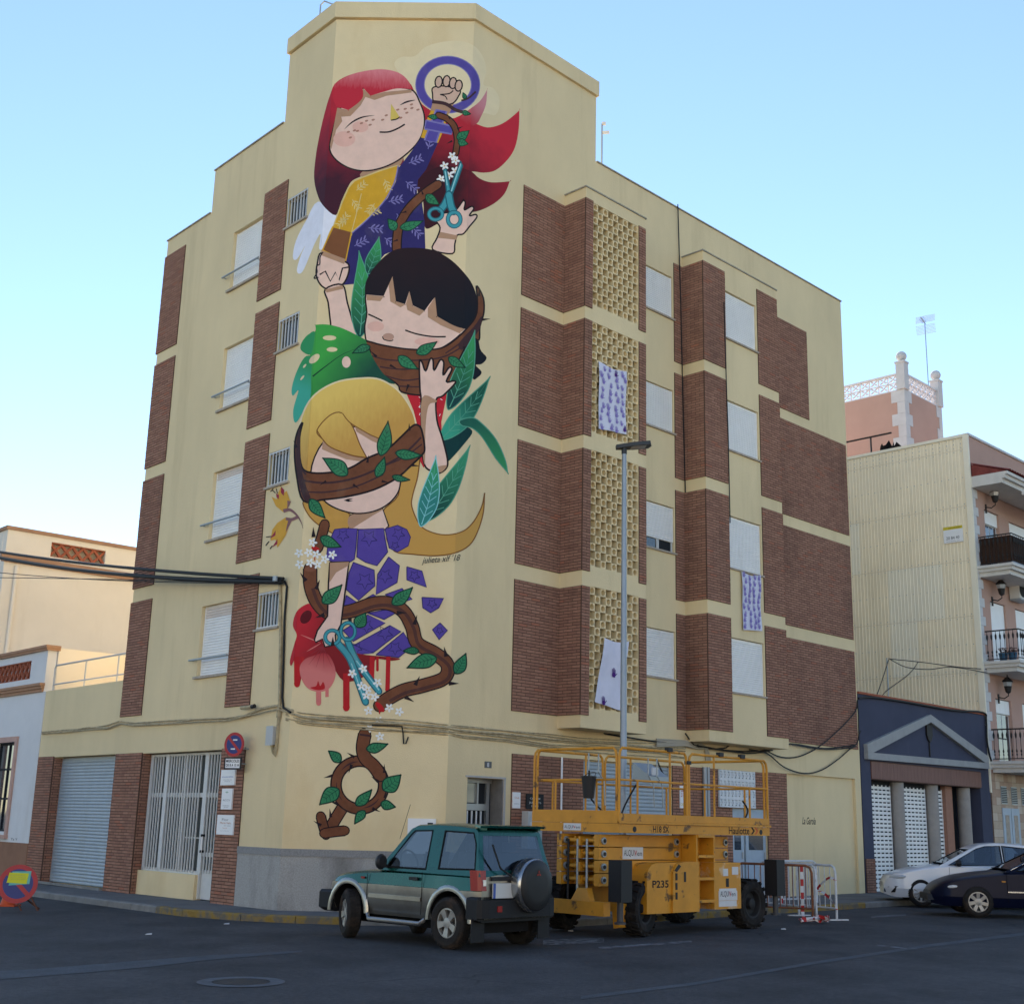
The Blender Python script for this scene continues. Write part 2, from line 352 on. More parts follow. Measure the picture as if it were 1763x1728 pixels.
def bricks(parent, fr, a0, a1, z0, z1, d=0.0, indiv=0, name='brick_panel', th=.028, edge=''):
    rnd = random.Random(int(a0 * 100 + z0 * 977 + a1 * 13)); mb = MB()
    mb.fbox(fr, a0, a1, d - .01, d + th - .009, z0, z1, 4, skip='k')
    n = max(1, round((z1 - z0) / BH)); ph = (z1 - z0) / n; cells = []
    for j in range(n):
        x = a0 - (BL / 2 if j % 2 else 0) ; zc = z0 + ph * (j + .5)
        while x < a1 - .02:
            l = max(x, a0); r = min(x + BL, a1)
            if r - l > .035: cells.append((l + BG / 2, r - BG / 2, zc))
            x += BL
    h = (ph - BG) / 2; b = .003
    part = None; ind = []
    if indiv: ind = cells[:indiv]; cells = cells[indiv:]
    for l, r, zc in cells:
        mi = rnd.choices((0, 1, 2, 3), (5, 3, 3, .5))[0]; pr = d + th + rnd.uniform(-.003, .003)
        q = [(l, zc - h), (r, zc - h), (r, zc + h), (l, zc + h)]; g = [(l + b, zc - h + b), (r - b, zc - h + b), (r - b, zc + h - b), (l + b, zc + h - b)]
        Q = [fr.P(a, d + th - .01, z) for a, z in q]; G = [fr.P(a, pr, z) for a, z in g]
        mb.add(G, mi)
        for i in range(4): k = (i + 1) % 4; mb.add([Q[i], Q[k], G[k], G[i]], mi)
    part = mb.build(name, BR + [MORT], parent, kind='stuff')
    if ind:
        rot = frrot(fr); cache = {}
        for l, r, zc in ind:
            mi = rnd.choices((0, 1, 2, 3), (5, 3, 3, .5))[0]; w = round(r - l, 3); key = (w, mi)
            if key not in cache:
                m2 = MB(); s_ = sy(fr); x = w / 2
                f = [(-x, 0, -h), (x, 0, -h), (x, 0, h), (-x, 0, h)]; g = [(-x + b, s_ * .01, -h + b), (x - b, s_ * .01, -h + b), (x - b, s_ * .01, h - b), (-x + b, s_ * .01, h - b)]
                m2.add(g)
                for i in range(4): k = (i + 1) % 4; m2.add([f[i], f[k], g[k], g[i]])
                cache[key] = m2.mesh('brick', BR[mi], center=False)[0]
            link('brick', cache[key], fr.P((l + r) / 2, d + th - .01 + rnd.uniform(-.002, .003), zc), part, rot=rot)
    return part
def slats(parent, fr, a0, a1, z0, z1, d, pitch, m, th=.012, name='roller_shutter', slat='slat', warm=0, label=None, mback=None):
    mb = MB(); mb.fbox(fr, a0, a1, d - .02, d - .012, z0, z1); mb.fbox(fr, a0, a0 + .03, d - .012, d + .012, z0, z1); mb.fbox(fr, a1 - .03, a1, d - .012, d + .012, z0, z1)
    p = mb.build(name, mback or m, parent, label=label)
    w = a1 - a0 - .066; s_ = sy(fr); h = pitch; m2 = MB()
    prof = [(-.012, -h / 2 + .002), (0, -h / 2 + .002), (th * .8, -h * .25), (th, 0), (th * .8, h * .25), (.0, h / 2 - .004), (-.012, h / 2 - .004)]
    m2.prism([(-w / 2, s_ * y, z) for y, z in prof], (w, 0, 0))
    me = m2.mesh(slat, m, center=False)[0]; me2 = None
    if warm: me2 = me.copy(); me2.materials[0] = SHUTW
    n = int((z1 - z0) / h); rot = frrot(fr)
    for i in range(n):
        link(slat, me2 if (warm and i >= n - warm) else me, fr.P((a0 + a1) / 2, d, z1 - h * (n - i - .5) if False else z0 + h * (i + .5)), p, rot=rot)
    return p
# ================================================================== the apartment block
ZT = [6.47, 9.40, 12.32, 15.18]; ZB = [3.85, 6.79, 9.70, 12.61]
apt = thing('apartment_building', 'four-storey yellow corner apartment block with brown brick panels and a tall painted mural', 'building', (-1.07, 23.97, .12))
LW = [(4.50, 6.02), (7.42, 8.97), (10.36, 11.85), (13.22, 14.68)]            # left windows (z)
LG = [(5.31, 6.04), (8.22, 8.95), (11.15, 11.87), (13.99, 14.68)]            # left barred windows
RWIN = [(4.95, 6.04), (7.87, 8.96), (10.77, 11.85), (13.68, 14.78)]
RW2 = [(4.76, 6.03), (7.67, 8.94), (10.57, 11.84), (13.44, 14.70)]
SCR = [(4.0, 6.49), (6.92, 9.42), (9.82, 12.32), (12.72, 15.15)]
cl = [(0, 11.45, -.4, 4.68, 0), (0, 7.05, 4.68, 15.6, 0), (0, 4.89, 15.6, 16.7, 0), (0, 1.83, 16.7, 18.4, 0),
      (7.1, 10.5, -.4, 3.02, -.3), (2.4, 5.82, -.4, 3.0, -.3)]
cl += [(2.43, 3.72, a, b, -.13) for a, b in LW] + [(.66, 1.46, a, b, -.14) for a, b in LG]
facade('left_wall', FL, cl, Y_WALL, apt, back=-1.2)
cr = [(0, 14.91, -.4, 16.72, 0), (0, 4.0, 16.72, 18.46, 0), (2.97, 5.05, 3.6, 15.44, .63), (7.29, 10.5, 3.6, 15.44, .63),
      (.52, 1.48, -.4, 2.53, -.34), (3.77, 6.74, -.4, 3.03, -.14), (11.32, 14.62, -.4, 3.08, -.08), (9.0, 10.45, -.4, 2.2, -.12)]
cr += [(5.72, 6.90, a, b, -.12) for a, b in RWIN] + [(8.2, 9.54, a, b, .5) for a, b in RW2] + [(3.22, 4.79, a, b, .12) for a, b in SCR]
facade('right_wall', FR, cr, Y_WALL, apt, back=-1.2)
mb = MB(); mb.add([FC.P(0, 0, -.4), FC.P(WC, 0, -.4), FC.P(WC, 0, 18.4), FC.P(0, 0, 18.4)]); mb.build('corner_wall', Y_NEW, apt)
# body behind the facades: flat roofs and rear walls
mb = MB()
def vol(pts, z0, z1, mi=0): mb.prism([V((p.x, p.y, z0)) for p in pts], (0, 0, z1 - z0), mi)
bk = FR.P(14.91, -11, 0); bl = FL.P(7.05, 0, 0) - NL * 0 ; q0 = FL.P(7.0, -.3, 0)
vol([FL.P(.1, -.5, 0), FR.P(.1, -.5, 0), FR.P(14.86, -.5, 0), FR.P(14.86, -10.5, 0), FL.P(7.0, -6, 0), FL.P(7.0, -.5, 0)], -.3, 15.4)
vol([FL.P(.1, -.5, 0), FR.P(.1, -.5, 0), FR.P(3.95, -.5, 0), FR.P(3.95, -5, 0), FL.P(1.78, -4, 0), FL.P(1.78, -.5, 0)], 15.4, 18.3)
vol([FL.P(7.0, -.5, 0), FL.P(11.4, -.5, 0), FL.P(11.4, -6, 0), FL.P(7.0, -6, 0)], -.3, 4.2)
mb.build('roof_and_rear_walls', Y_WALL, apt)
# cornice
mb = MB()
ol = [FL.P(1.86, 0, 0), OL, OR, FR.P(4.03, 0, 0)]; nn = [NL, (NL + FC.n).normalized() * 1.06, (FC.n + NR).normalized() * 1.08, NR]
oo = [p + n * .07 for p, n in zip(ol, nn)]; ii = [p - n * .3 for p, n in zip(ol, nn)]
for k in range(3):
    A, B, C_, D_ = oo[k], oo[k + 1], ii[k + 1], ii[k]
    z0, z1 = 18.4 + (.06 if k == 2 else .03 if k == 1 else 0), 18.8
    z0 = 18.42
    mb.prism([V((p.x, p.y, z0)) for p in (A, B, C_, D_)], (0, 0, .38))
mb.build('cornice', Y_WALL, apt)
# stone coping on the lower parapets
COPM = mat('coping_cement', (.36, .33, .27), .9, .2, var=.25, vs=5)
for fr_, a, b, z in ((FR, 4.03, 14.93, 16.722), (FL, 1.86, 4.91, 16.702), (FL, 4.92, 7.08, 15.602)): mb = MB(); mb.fbox(fr_, a, b, -.3, .03, z, z + .03); mb.build('coping', COPM, apt)
for a, b in ((2.94, 5.08), (7.26, 10.53)): mb = MB(); mb.fbox(FR, a, b, .0, .655, 15.44, 15.47); mb.build('bay_coping', COPM, apt)
# plinth of the corner
mb = MB()
pl = [FL.P(1.5, 0, 0), OL, OR, FR.P(.5, 0, 0)]; nn = [NL, (NL + FC.n).normalized() * 1.06, (FC.n + NR).normalized() * 1.08, NR]
for k, off, z0, z1, mi in [(k, o, a, b, m_) for k in range(3) for o, a, b, m_ in ((.02, -.3, 1.04, 0), (.035, 1.04, 1.17, 1))]:
    A, B = pl[k] + nn[k] * off, pl[k + 1] + nn[k + 1] * off; C_, D_ = pl[k + 1] - nn[k + 1] * .05, pl[k] - nn[k] * .05
    mb.prism([V((p.x, p.y, z0)) for p in (A, B, C_, D_)], (0, 0, z1 - z0), mi)
mb.build('plinth', [STONE, STONE2], apt)
# brick panels, right facade
S1 = Fr(FR.P(2.97, 0, 0), FR.n, -FR.u); S2 = Fr(FR.P(7.29, 0, 0), FR.n, -FR.u)
for k in range(4):
    bricks(apt, FR, 1.63, 2.97, ZB[k], ZT[k], 0, indiv=280 if k == 0 else 0)
    bricks(apt, S1, .028, .63, ZB[k], ZT[k], 0)
    bricks(apt, FR, 2.945, 3.2, ZB[k], ZT[k], .63); bricks(apt, FR, 4.80, 5.05, ZB[k], ZT[k], .63)
    bricks(apt, FR, 6.93, 7.262, ZB[k], ZT[k], 0); bricks(apt, S2, .0, .63, ZB[k], ZT[k], 0)
    bricks(apt, FR, 7.265, 8.18, ZB[k], ZT[k], .63); bricks(apt, FR, 9.58, 10.5, ZB[k], ZT[k], .63)
    bricks(apt, FR, 10.5, 12.95 if k == 3 else 14.83, ZB[k], ZT[k], 0)
bricks(apt, FR, 1.68, 3.77, .05, 3.03, 0); bricks(apt, FR, 6.74, 9.0, .05, 3.05, 0); bricks(apt, FR, 9.0, 10.45, 2.2, 3.05, 0); bricks(apt, FR, 10.45, 11.32, .05, 3.07, 0)
# brick panels, left facade
for k in range(4):
    bricks(apt, FL, 6.05, 7.09, ZB[k] - .01, ZT[k] - .01, 0); bricks(apt, FL, 1.47, 2.43, ZB[k] - .02, ZT[k] - .01, 0)
bricks(apt, FL, 10.5, 11.42, .0, 3.04, 0); bricks(apt, FL, 5.82, 7.1, .0, 3.02, 0); bricks(apt, FL, 1.5, 2.4, .0, 3.02, 0)
for s in (10.5, 5.82): bricks(apt, Fr(FL.P(s, -.3, 0), FL.n, -FL.u), 0, .3, 0, 3.0, 0, th=.02)
# breeze-block screens
CW, CH = 1.57 / 9, 2.49 / 15
def block_mesh():
    m2 = MB(); n = 16; r = .063; dp = .15; hw, hh = CW / 2 - .001, CH / 2 - .001
    circ = [(r * math.cos(2 * math.pi * (k + .5) / n), r * math.sin(2 * math.pi * (k + .5) / n)) for k in range(n)]
    def sq(x, z):
        f = min(hw / abs(x) if x else 9, hh / abs(z) if z else 9); return (x * f, z * f)
    for y, sgn in ((0, 1), (dp, -1)):
        for k in range(n):
            a, b = circ[k], circ[(k + 1) % n]; A, B = sq(*a), sq(*b); pts = [(a[0], y, a[1]), (A[0], y, A[1])]
            if abs(abs(A[0]) - hw) < 1e-6 and abs(abs(B[1]) - hh) < 1e-6 or abs(abs(A[1]) - hh) < 1e-6 and abs(abs(B[0]) - hw) < 1e-6:
                pts.append((math.copysign(hw, A[0]), y, math.copysign(hh, A[1])))
            pts += [(B[0], y, B[1]), (b[0], y, b[1])]; m2.add(pts if sgn > 0 else pts[::-1])
    for k in range(n): a, b = circ[k], circ[(k + 1) % n]; m2.add([(a[0], 0, a[1]), (b[0], 0, b[1]), (b[0], .11, b[1]), (a[0], .11, a[1])])
    m2.add([(a[0], .11, a[1]) for a in circ])
    c = [(-hw, -hh), (hw, -hh), (hw, hh), (-hw, hh)]
    for k in range(4): a, b = c[k], c[(k + 1) % 4]; m2.add([(a[0], 0, a[1]), (a[0], dp, a[1]), (b[0], dp, b[1]), (b[0], 0, b[1])])
    return m2.mesh('block', Y_NEW, center=False)[0]
BM_ = block_mesh(); rotR = frrot(FR)
for k, (a, b) in enumerate(SCR):
    mb = MB(); mb.fbox(FR, 3.2, 3.222, .45, .632, a, b); mb.fbox(FR, 4.788, 4.802, .45, .632, a, b)
    mb.fbox(FR, 3.222, 4.788, .36, .365, a, b, 1); p = mb.build('breeze_block_screen', [Y_NEW, mat('screen_cell_shade', (.07, .06, .045), .9, .1)], apt)  # dark sheet standing in for the shade behind the open cells
    ch = (b - a) / 15
    for j in range(15):
        for i in range(9):
            if (i + j) % 2 == 0: link('block', BM_, FR.P(3.22 + CW * (i + .5), .615, a + ch * (j + .5)), p, rot=rotR)
# roller shutters, right facade
for k, (a, b) in enumerate(RWIN):
    z0 = a + .02
    if k == 1:
        z0 = 8.13; w = MB(); w.fbox(FR, 5.74, 6.88, -.10, -.07, a + .02, 8.12); pn = w.build('window', DARK, apt)
        w = MB(); w.fbox(FR, 5.76, 6.3, -.07, -.062, a + .04, 8.11); w.build('pane', PANE, pn)
        w = MB()
        for x in (5.76, 6.28, 6.33, 6.83): w.fbox(FR, x, x + .035, -.07, -.04, a + .02, 8.12)
        w.build('sash', FRAME, pn)
    slats(apt, FR, 5.73, 6.89, z0, b - .01, -.05, .05, SHUT)
    mb = MB(); mb.fbox(FR, 5.68, 6.95, -.05, .05, a - .035, a + .005); mb.build('sill', SILL, apt)
for k, (a, b) in enumerate(RW2):
    slats(apt, FR, 8.21, 9.53, a + .02, b - .01, .575, .05, SHUT)
    mb = MB(); mb.fbox(FR, 8.18, 9.58, .55, .68, a - .035, a + .005); mb.build('sill', SILL, apt)
# shutters with rails, left facade
for k, (a, b) in enumerate(LW):
    slats(apt, FL, 2.44, 3.71, a + .04, b, -.09, .058, SHUT, warm=(4, 3, 0, 0)[k])
    mb = MB(); mb.fbox(FL, 2.40, 3.78, -.1, .06, a - .02, a + .03); mb.build('sill', SILL, apt)
    mb = MB(); mb.tube([FL.P(2.36, .09, a + .38), FL.P(3.93, .09, a + .38)], .022, 8)
    for s in (2.45, 3.9): mb.bar(FL.P(s, -.02, a + .38), FL.P(s, .09, a + .38), .02)
    mb.build('window_rail', GREYM, apt, smooth=True)
for k, (a, b) in enumerate(LG):
    mb = MB(); mb.fbox(FL, .67, 1.45, -.13, -.11, a + .01, b - .01); w = mb.build('barred_window', FRAME, apt)
    for s0, s1 in ((.70, 1.045), (1.075, 1.42)):
        m2 = MB(); m2.fbox(FL, s0, s1, -.108, -.1, a + .05, b - .05); m2.build('pane', PANE, w)
    m2 = MB(); m2.fbox(FL, .66, 1.46, -.02, .0, a + .01, a + .04); m2.fbox(FL, .66, 1.46, -.02, .0, b - .04, b - .01); m2.build('grille_frame', FRAME, w)
    m3 = MB(); m3.fbox(LOC, -.009, .009, -.009, .009, -(b - a) / 2, (b - a) / 2); me = m3.mesh('bar', FRAME, center=False)[0]
    for i in range(7): link('bar', me, FL.P(.70 + i * .12, -.01, (a + b) / 2), w, rot=frrot(FL))
    mb = MB(); mb.fbox(FL, .60, 1.50, -.1, .05, a - .045, a + .0); mb.build('sill', SILL, apt)
# garage doors
slats(apt, FL, 7.12, 10.48, .10, 3.0, -.22, .075, STEEL, th=.012, name='garage_door')
mb = MB(); mb.prism([FL.P(7.1, -.3, .0), FL.P(10.5, -.3, .0), FL.P(10.5, .1, .06), FL.P(7.1, .1, .06)], (0, 0, .06)); mb.build('garage_threshold', KERB, apt)
slats(apt, FR, 3.79, 6.72, .12, 3.0, -.08, .08, STEEL, th=.012, name='garage_door')
# shop front with bars
mb = MB(); mb.fbox(FL, 3.32, 5.80, -.3, -.12, -.1, .56); mb.build('low_wall', Y_NEW, apt)
mb = MB(); mb.fbox(FL, 2.4, 5.82, -.295, -.285, .05, 3.0); sf = mb.build('shop_front', DARK, apt)
mb = MB(); mb.fbox(FL, 3.4, 5.78, -.284, -.276, .6, 2.95); mb.fbox(FL, 2.5, 3.25, -.284, -.276, .66, 2.95); mb.build('pane', mat('shop_glass', (.06, .066, .064), .5, .2), sf)
mb = MB()
for s, w in ((5.74, .07), (5.03, .12), (4.18, .035), (3.33, .12), (2.43, .06)): mb.fbox(FL, s - w / 2, s + w / 2, -.275, -.19, .56 if s > 3.4 else .1, 2.98)
mb.fbox(FL, 2.4, 5.78, -.274, -.2, 2.08, 2.17); mb.fbox(FL, 3.33, 5.78, -.272, -.19, .56, .63); mb.fbox(FL, 2.4, 5.78, -.273, -.2, 2.93, 2.98); mb.fbox(FL, 2.4, 3.3, -.272, -.22, .92, 1.0)
for i in range(2): mb.fbox(FL, 4.2 + i * .8 - (0 if i else .75), 4.95 if i else 4.15, -.2755, -.26, 1.26, 1.285)
mb.build('frame', FRAME, sf)
m3 = MB(); m3.fbox(LOC, -.012, .012, -.012, .012, -1.17, 1.17); meb = m3.mesh('bar', FRAME, center=False)[0]
for s in [5.62 - .115 * i for i in range(5)] + [4.90 - .115 * i for i in range(13)]: link('bar', meb, FL.P(s, -.17, 1.77), sf, rot=frrot(FL))
for s in [3.2 - .115 * i for i in range(7)]: link('bar', meb, FL.P(s, -.17, 1.77), sf, rot=frrot(FL))
mb = MB(); mb.fbox(FL, 2.45, 3.26, -.284, -.24, .1, .66); mb.build('door_panel', FRAME, sf)
mb = MB(); mb.bar(FL.P(3.16, -.13, 1.0), FL.P(3.16, -.13, 1.32), .03); mb.bar(FL.P(3.16, -.2, 1.02), FL.P(3.16, -.1, 1.02), .03, .05, 1); mb.bar(FL.P(3.16, -.2, 1.33), FL.P(3.16, -.1, 1.33), .03, .05, 1); mb.build('door_handle', [WHITE, BLACK], sf)
# entrance door on the right facade
mb = MB(); mb.fbox(FR, .52, 1.48, -.335, -.33, .1, 2.53); dr = mb.build('entrance_door', DARK, apt)
mb = MB(); ALU = mat('brushed_aluminium', (.40, .41, .41), .38, .5, metal=.6)
for x, w in ((.54, .05), (1.05, .04), (1.30, .08)): mb.fbox(FR, x, x + w, -.33, -.28, .1 if x != 1.05 else 2.06, 2.5)
mb.fbox(FR, .54, 1.35, -.325, -.275, 1.94, 2.06); mb.fbox(FR, .54, 1.48, -.328, -.285, 2.45, 2.53); mb.build('door_frame', ALU, dr)
m3 = MB(); m3.fbox(LOC, -.013, .013, -.012, .012, -.9, .9); me = m3.mesh('bar', WHITE, center=False)[0]
for x in (.70, .82, .94, 1.06, 1.18): link('bar', me, FR.P(x, -.30, 1.03), dr, rot=rotR)
mb = MB(); mb.fbox(FR, .60, 1.05, -.327, -.32, 2.08, 2.44); mb.build('pane', glass('pale_glass', (.18, .21, .21), .15), dr)
mb = MB(); mb.fbox(FR, 1.45, 1.479, -.33, -.004, .1, 2.53); mb.build('door_lining', mat('door_lining_grey', (.20, .19, .18), .6, .3, var=.2, vs=5), apt)
mb = MB(); mb.fbox(FR, 1.482, 1.53, -.2, .012, .1, 2.54); mb.fbox(FR, .47, 1.53, -.2, .012, 2.535, 2.57); mb.build('door_surround', mat('door_surround_stone', (.45, .43, .41), .7, .3, var=.1, vs=6), apt)
# pale lattice vent and blue-grey service doors
VB = mat('vent_white', (.68, .71, .73), .7, .3, var=.06, vs=4)
mb = MB(); mb.fbox(FR, 8.42, 9.86, .03, .04, 2.2, 3.04, 1)
for j in range(5): z = 2.2 + .84 * j / 4; mb.fbox(FR, 8.42, 9.86, .04, .085, z - .035 if j else z, z + .035 if j < 4 else z + .0, 0)
for j in range(4):
    for i in range(11): x = 8.42 + 1.44 * i / 10; mb.fbox(FR, max(8.42, x - .03), min(9.86, x + .03), .04, .083, 2.2 + .21 * j, 2.2 + .21 * (j + 1), 0)
    for i in range(10):
        x = 8.42 + 1.44 * (i + .5) / 10; z = 2.2 + .21 * (j + .5)
        for a in (-1, 1): mb.bar(FR.P(x - .072, .06, z - .1 * a), FR.P(x + .072, .06, z + .1 * a), .036, .03, 0)
mb.build('lattice_vent', [VB, DARK], apt)
BLD = mat('service_door_blue', (.36, .44, .52), .5, .4, var=.08, vs=4, dirt=((.25, .25, .25), 3, (1, 1, .4), .6, .8, .4))
for s0, s1 in ((9.02, 9.52), (9.6, 10.43)):
    mb = MB(); mb.fbox(FR, s0, s1, -.1, -.04, .15, 2.18); d_ = mb.build('service_door', BLD, apt)
    mb = MB(); mb.fbox(FR, s0 + .12, s1 - .12, -.04, -.033, 1.25, 1.95); mb.build('pane', PANE, d_)
    mb = MB(); mb.bar(FR.P(s1 - .08, -.02, 1.05), FR.P(s1 - .08, -.02, 1.2), .025); mb.build('handle', GREYM, d_)
INK = mat('ink_black', (.015, .015, .018), .7, .2)
text('La Garola', FR.P(12.12, -.08, 1.88), FR.u, (0, 0, 1), .17, INK, 'painted_lettering', apt, width=.62, shear=.35, bold=.012)
# ================================================================== the mural: flat paint on the three walls of the corner
# traced outlines are given in enlarged-photo units; m1..m4 turn them into photo pixels, which are then cast onto the wall planes
def m1(x, y): return (440 + x * .34722, y * .34722)
def m2(x, y): return (440 + x * .28935, 400 + y * .28935)
def m3(x, y): return (440 + x * .28935, 800 + y * .28935)
def m4(x, y): return (350 + x * .25525, 1220 + y * .2552)
def arris(O, y0=100, y1=1300):
    def pr(P):
        v = P - CAM; z = v.dot(_F); return V((881.5 + F_PX * v.dot(CX) / z, 864 - F_PX * v.dot(CU) / z))
    return pr(V((O.x, O.y, 17))), pr(V((O.x, O.y, 2)))
AL_, AR_ = arris(OL), arris(OR)
def sidev(p, l): a, b = l; return (p[0] - a.x) * (b.y - a.y) - (p[1] - a.y) * (b.x - a.x)      # >0 right of the line (b below a)
def clip(poly, l, sign):
    out = []
    for i in range(len(poly)):
        p, q = poly[i], poly[(i + 1) % len(poly)]; a, b = sign * sidev(p, l), sign * sidev(q, l)
        if a >= 0: out.append(p)
        if (a >= 0) != (b >= 0): t = a / (a - b); out.append((p[0] + (q[0] - p[0]) * t, p[1] + (q[1] - p[1]) * t))
    return out
LAY = [0]
class Paint:
    def __init__(s): s.mb = MB(); s.mats = []
    def mi(s, m):
        if m not in s.mats: s.mats.append(m)
        return s.mats.index(m)
    def put(s, poly, m, lay):
        d = .001 + .00002 * lay; k = s.mi(m)
        for fr, cs in ((FL, ((AL_, -1),)), (FC, ((AL_, 1), (AR_, -1))), (FR, ((AR_, 1),))):
            q = poly
            for l, sg in cs:
                q = clip(q, l, sg) if q else q
            q2 = []
            for p in q:
                if not q2 or abs(p[0] - q2[-1][0]) + abs(p[1] - q2[-1][1]) > .02: q2.append(p)
            if len(q2) > 1 and abs(q2[0][0] - q2[-1][0]) + abs(q2[0][1] - q2[-1][1]) < .02: q2.pop()
            q = q2
            if len(q) < 3: continue
            try: vv, ee, ff, *_ = delaunay_2d_cdt([V(p) for p in q], [], [list(range(len(q)))], 1, 1e-4)
            except Exception: continue
            b = len(s.mb.v)
            for p in vv:
                a, z = fr.px(p[0], p[1], d); s.mb.v.append(fr.P(a, d, z))
            for t in ff: s.mb.f.append(tuple(b + i for i in t)); s.mb.m.append(k)
    def shape(s, tf, pts, m, smooth=True, line=0, lm=None, sub=4):
        LAY[0] += 0 if s.hold else 1
        q = [tuple(p) for p in (catmull(pts, True, sub) if smooth else pts)]; q = [tf(*p) for p in q]
        s.put(q, m, LAY[0])
        if line: s.strokepx(q + q[:1], line * 1.3, lm or OUTL)
    hold = False
    def strokepx(s, q, w, m, taper=False):
        LAY[0] += 0 if s.hold else 1; n = len(q); L = []; Rr = []
        for i in range(n):
            a, c = V(q[max(0, i - 1)]), V(q[min(n - 1, i + 1)]); t = c - a
            if t.length < 1e-6: t = V((1, 0))
            t.normalize(); ww = w / 2 * (1 if not taper else max(.12, math.sin(math.pi * min(1, max(0, i / (n - 1)))) if taper == 2 else 1 - i / (n - 1)))
            p = V(q[i]); L.append((p.x - t.y * ww, p.y + t.x * ww)); Rr.append((p.x + t.y * ww, p.y - t.x * ww))
        for i in range(n - 1): s.put([L[i], L[i + 1], Rr[i + 1], Rr[i]], m, LAY[0])
    def stroke(s, tf, pts, w, m, taper=False, smooth=True, edge=None):
        q = [tuple(p) for p in (catmull(pts, False, 5) if smooth else pts)]; q = [tf(*p) for p in q]
        k = V(tf(1, 0)).x - V(tf(0, 0)).x
        if edge: s.strokepx(q, w * k + 4.2, edge, taper)
        if edge:
            for rr_, mm in (((w * k + 4.2) / 2, edge), (w * k / 2, m)):
                LAY[0] += 1
                for c in (q[0], q[-1]): s.put([(c[0] + rr_ * .92 * math.cos(a), c[1] + rr_ * .92 * math.sin(a)) for a in [2 * math.pi * i / 14 for i in range(14)]], mm, LAY[0])
        s.strokepx(q, w * k, m, taper)
    def ell(s, tf, c, r, m, rot=0, line=0, n=20):
        s.shape(tf, [(c[0] + r[0] * math.cos(a) * math.cos(rot) - r[1] * math.sin(a) * math.sin(rot), c[1] + r[0] * math.cos(a) * math.sin(rot) + r[1] * math.sin(a) * math.cos(rot)) for a in [2 * math.pi * i / n for i in range(n)]], m, False, line)
    def ring(s, tf, c, ro, ri, m, line=0, lm=None, n=40):
        LAY[0] += 1; A = [2 * math.pi * i / n for i in range(n + 1)]
        o = [tf(c[0] + ro[0] * math.cos(a), c[1] + ro[1] * math.sin(a)) for a in A]; i_ = [tf(c[0] + ri[0] * math.cos(a), c[1] + ri[1] * math.sin(a)) for a in A]
        for k in range(n): s.put([o[k], o[k + 1], i_[k + 1], i_[k]], m, LAY[0])
        if line: s.strokepx(o, line, lm or OUTL); s.strokepx(i_, line, lm or OUTL)
    def leaf(s, tf, base, tip, w, m, lm, veins=5, line=1.6, bend=.12):
        b, t = V(base), V(tip); d = t - b; L = d.length; u = d / L; n = V((-u.y, u.x)); mid = lambda f: b + d * f + n * (bend * L * 4 * f * (1 - f) * .3)
        pr = [(0, .15), (.1, .62), (.28, .98), (.45, .95), (.62, .72), (.8, .38), (.93, .1)]
        pts = [mid(f) + n * (w / 2 * k) for f, k in pr] + [t, t] + [mid(f) - n * (w / 2 * k) for f, k in pr[::-1]]
        s.shape(tf, [tuple(p) for p in pts], m, True, line, lm, 3)
        vs_ = MAT_VEIN if lm is OUTL or lm is LEAFLINE else lm
        s.stroke(tf, [tuple(mid(f)) for f in (.02, .3, .6, .92)], w * .035 + 2, vs_, True)
        LAY[0] += 1; s.hold = True
        for i in range(veins):
            f = .14 + .62 * i / veins; k = [k for g, k in pr if g >= f][0]
            for sg in (-1, 1): s.stroke(tf, [tuple(mid(f)), tuple(mid(f + .1) + n * (sg * w * .42 * k * .85))], w * .02 + 1.6, vs_, False, False)
        s.hold = False
    def flower(s, tf, c, r, m=None):
        a0 = random.random()
        for i in range(5):
            a = a0 + i * 2 * math.pi / 5; s.ell(tf, (c[0] + r * .58 * math.cos(a), c[1] + r * .58 * math.sin(a)), (r * .46, r * .27), m or FLW, a, n=9)
        s.ell(tf, c, (r * .17, r * .17), FLC, n=7)
    def thorn(s, tf, p, ang, l, w=None):
        u = V((math.cos(ang), math.sin(ang))); n = V((-u.y, u.x)); p = V(p); w = w or l * .38
        s.shape(tf, [tuple(p + n * w / 2), tuple(p + u * l), tuple(p - n * w / 2)], THORN, False)
    def done(s, name, parent, label): return s.mb.build(name, s.mats, parent, label=label)
def pt(n, c, v=.06): return mat('paint_' + n, c, .8, .2, var=v + .02, vs=4, bump=.25, bs=55, dirt=((.50, .40, .26), 2.2, (1, 1, .6), .58, .85, .16))
def W(tf, x, y):
    p = tf(x, y); a, z = FC.px(*p); return FC.P(a, 0, z)
OUTL = pt('outline', (.018, .012, .014)); SKIN = pt('skin', (.84, .57, .46)); SKSH = pt('skin_shade', (.47, .27, .165)); BLUSH = pt('blush', (.64, .33, .28)); SKIN2 = pt('skin_brown', (.66, .44, .33))
NAVY = pt('navy', (.035, .028, .135)); LAV = pt('lavender', (.22, .19, .44)); PURP = pt('purple', (.10, .062, .32)); MUST = pt('mustard', (.68, .37, .03)); MUSL = pt('mustard_light', (.72, .55, .22))
BROWN = pt('bark', (.185, .066, .032), .2); BROWN2 = pt('bark_dark', (.06, .028, .032)); CUFF = pt('cuff', (.22, .085, .035)); THORN = pt('thorn', (.022, .014, .018)); BLAK = grad('paint_black_hair', (.022, .009, .012), (.006, .008, .014), W(m2, 1000, 120), W(m2, 1000, 520), noise=.3)
RED = pt('red', (.56, .022, .035)); REDB = pt('blood', (.50, .018, .022)); PINK = pt('pink', (.68, .19, .17)); TEAL = pt('teal', (.06, .33, .38)); TEALL = pt('teal_light', (.33, .62, .64)); TEALD = pt('teal_dark', (.02, .13, .17))
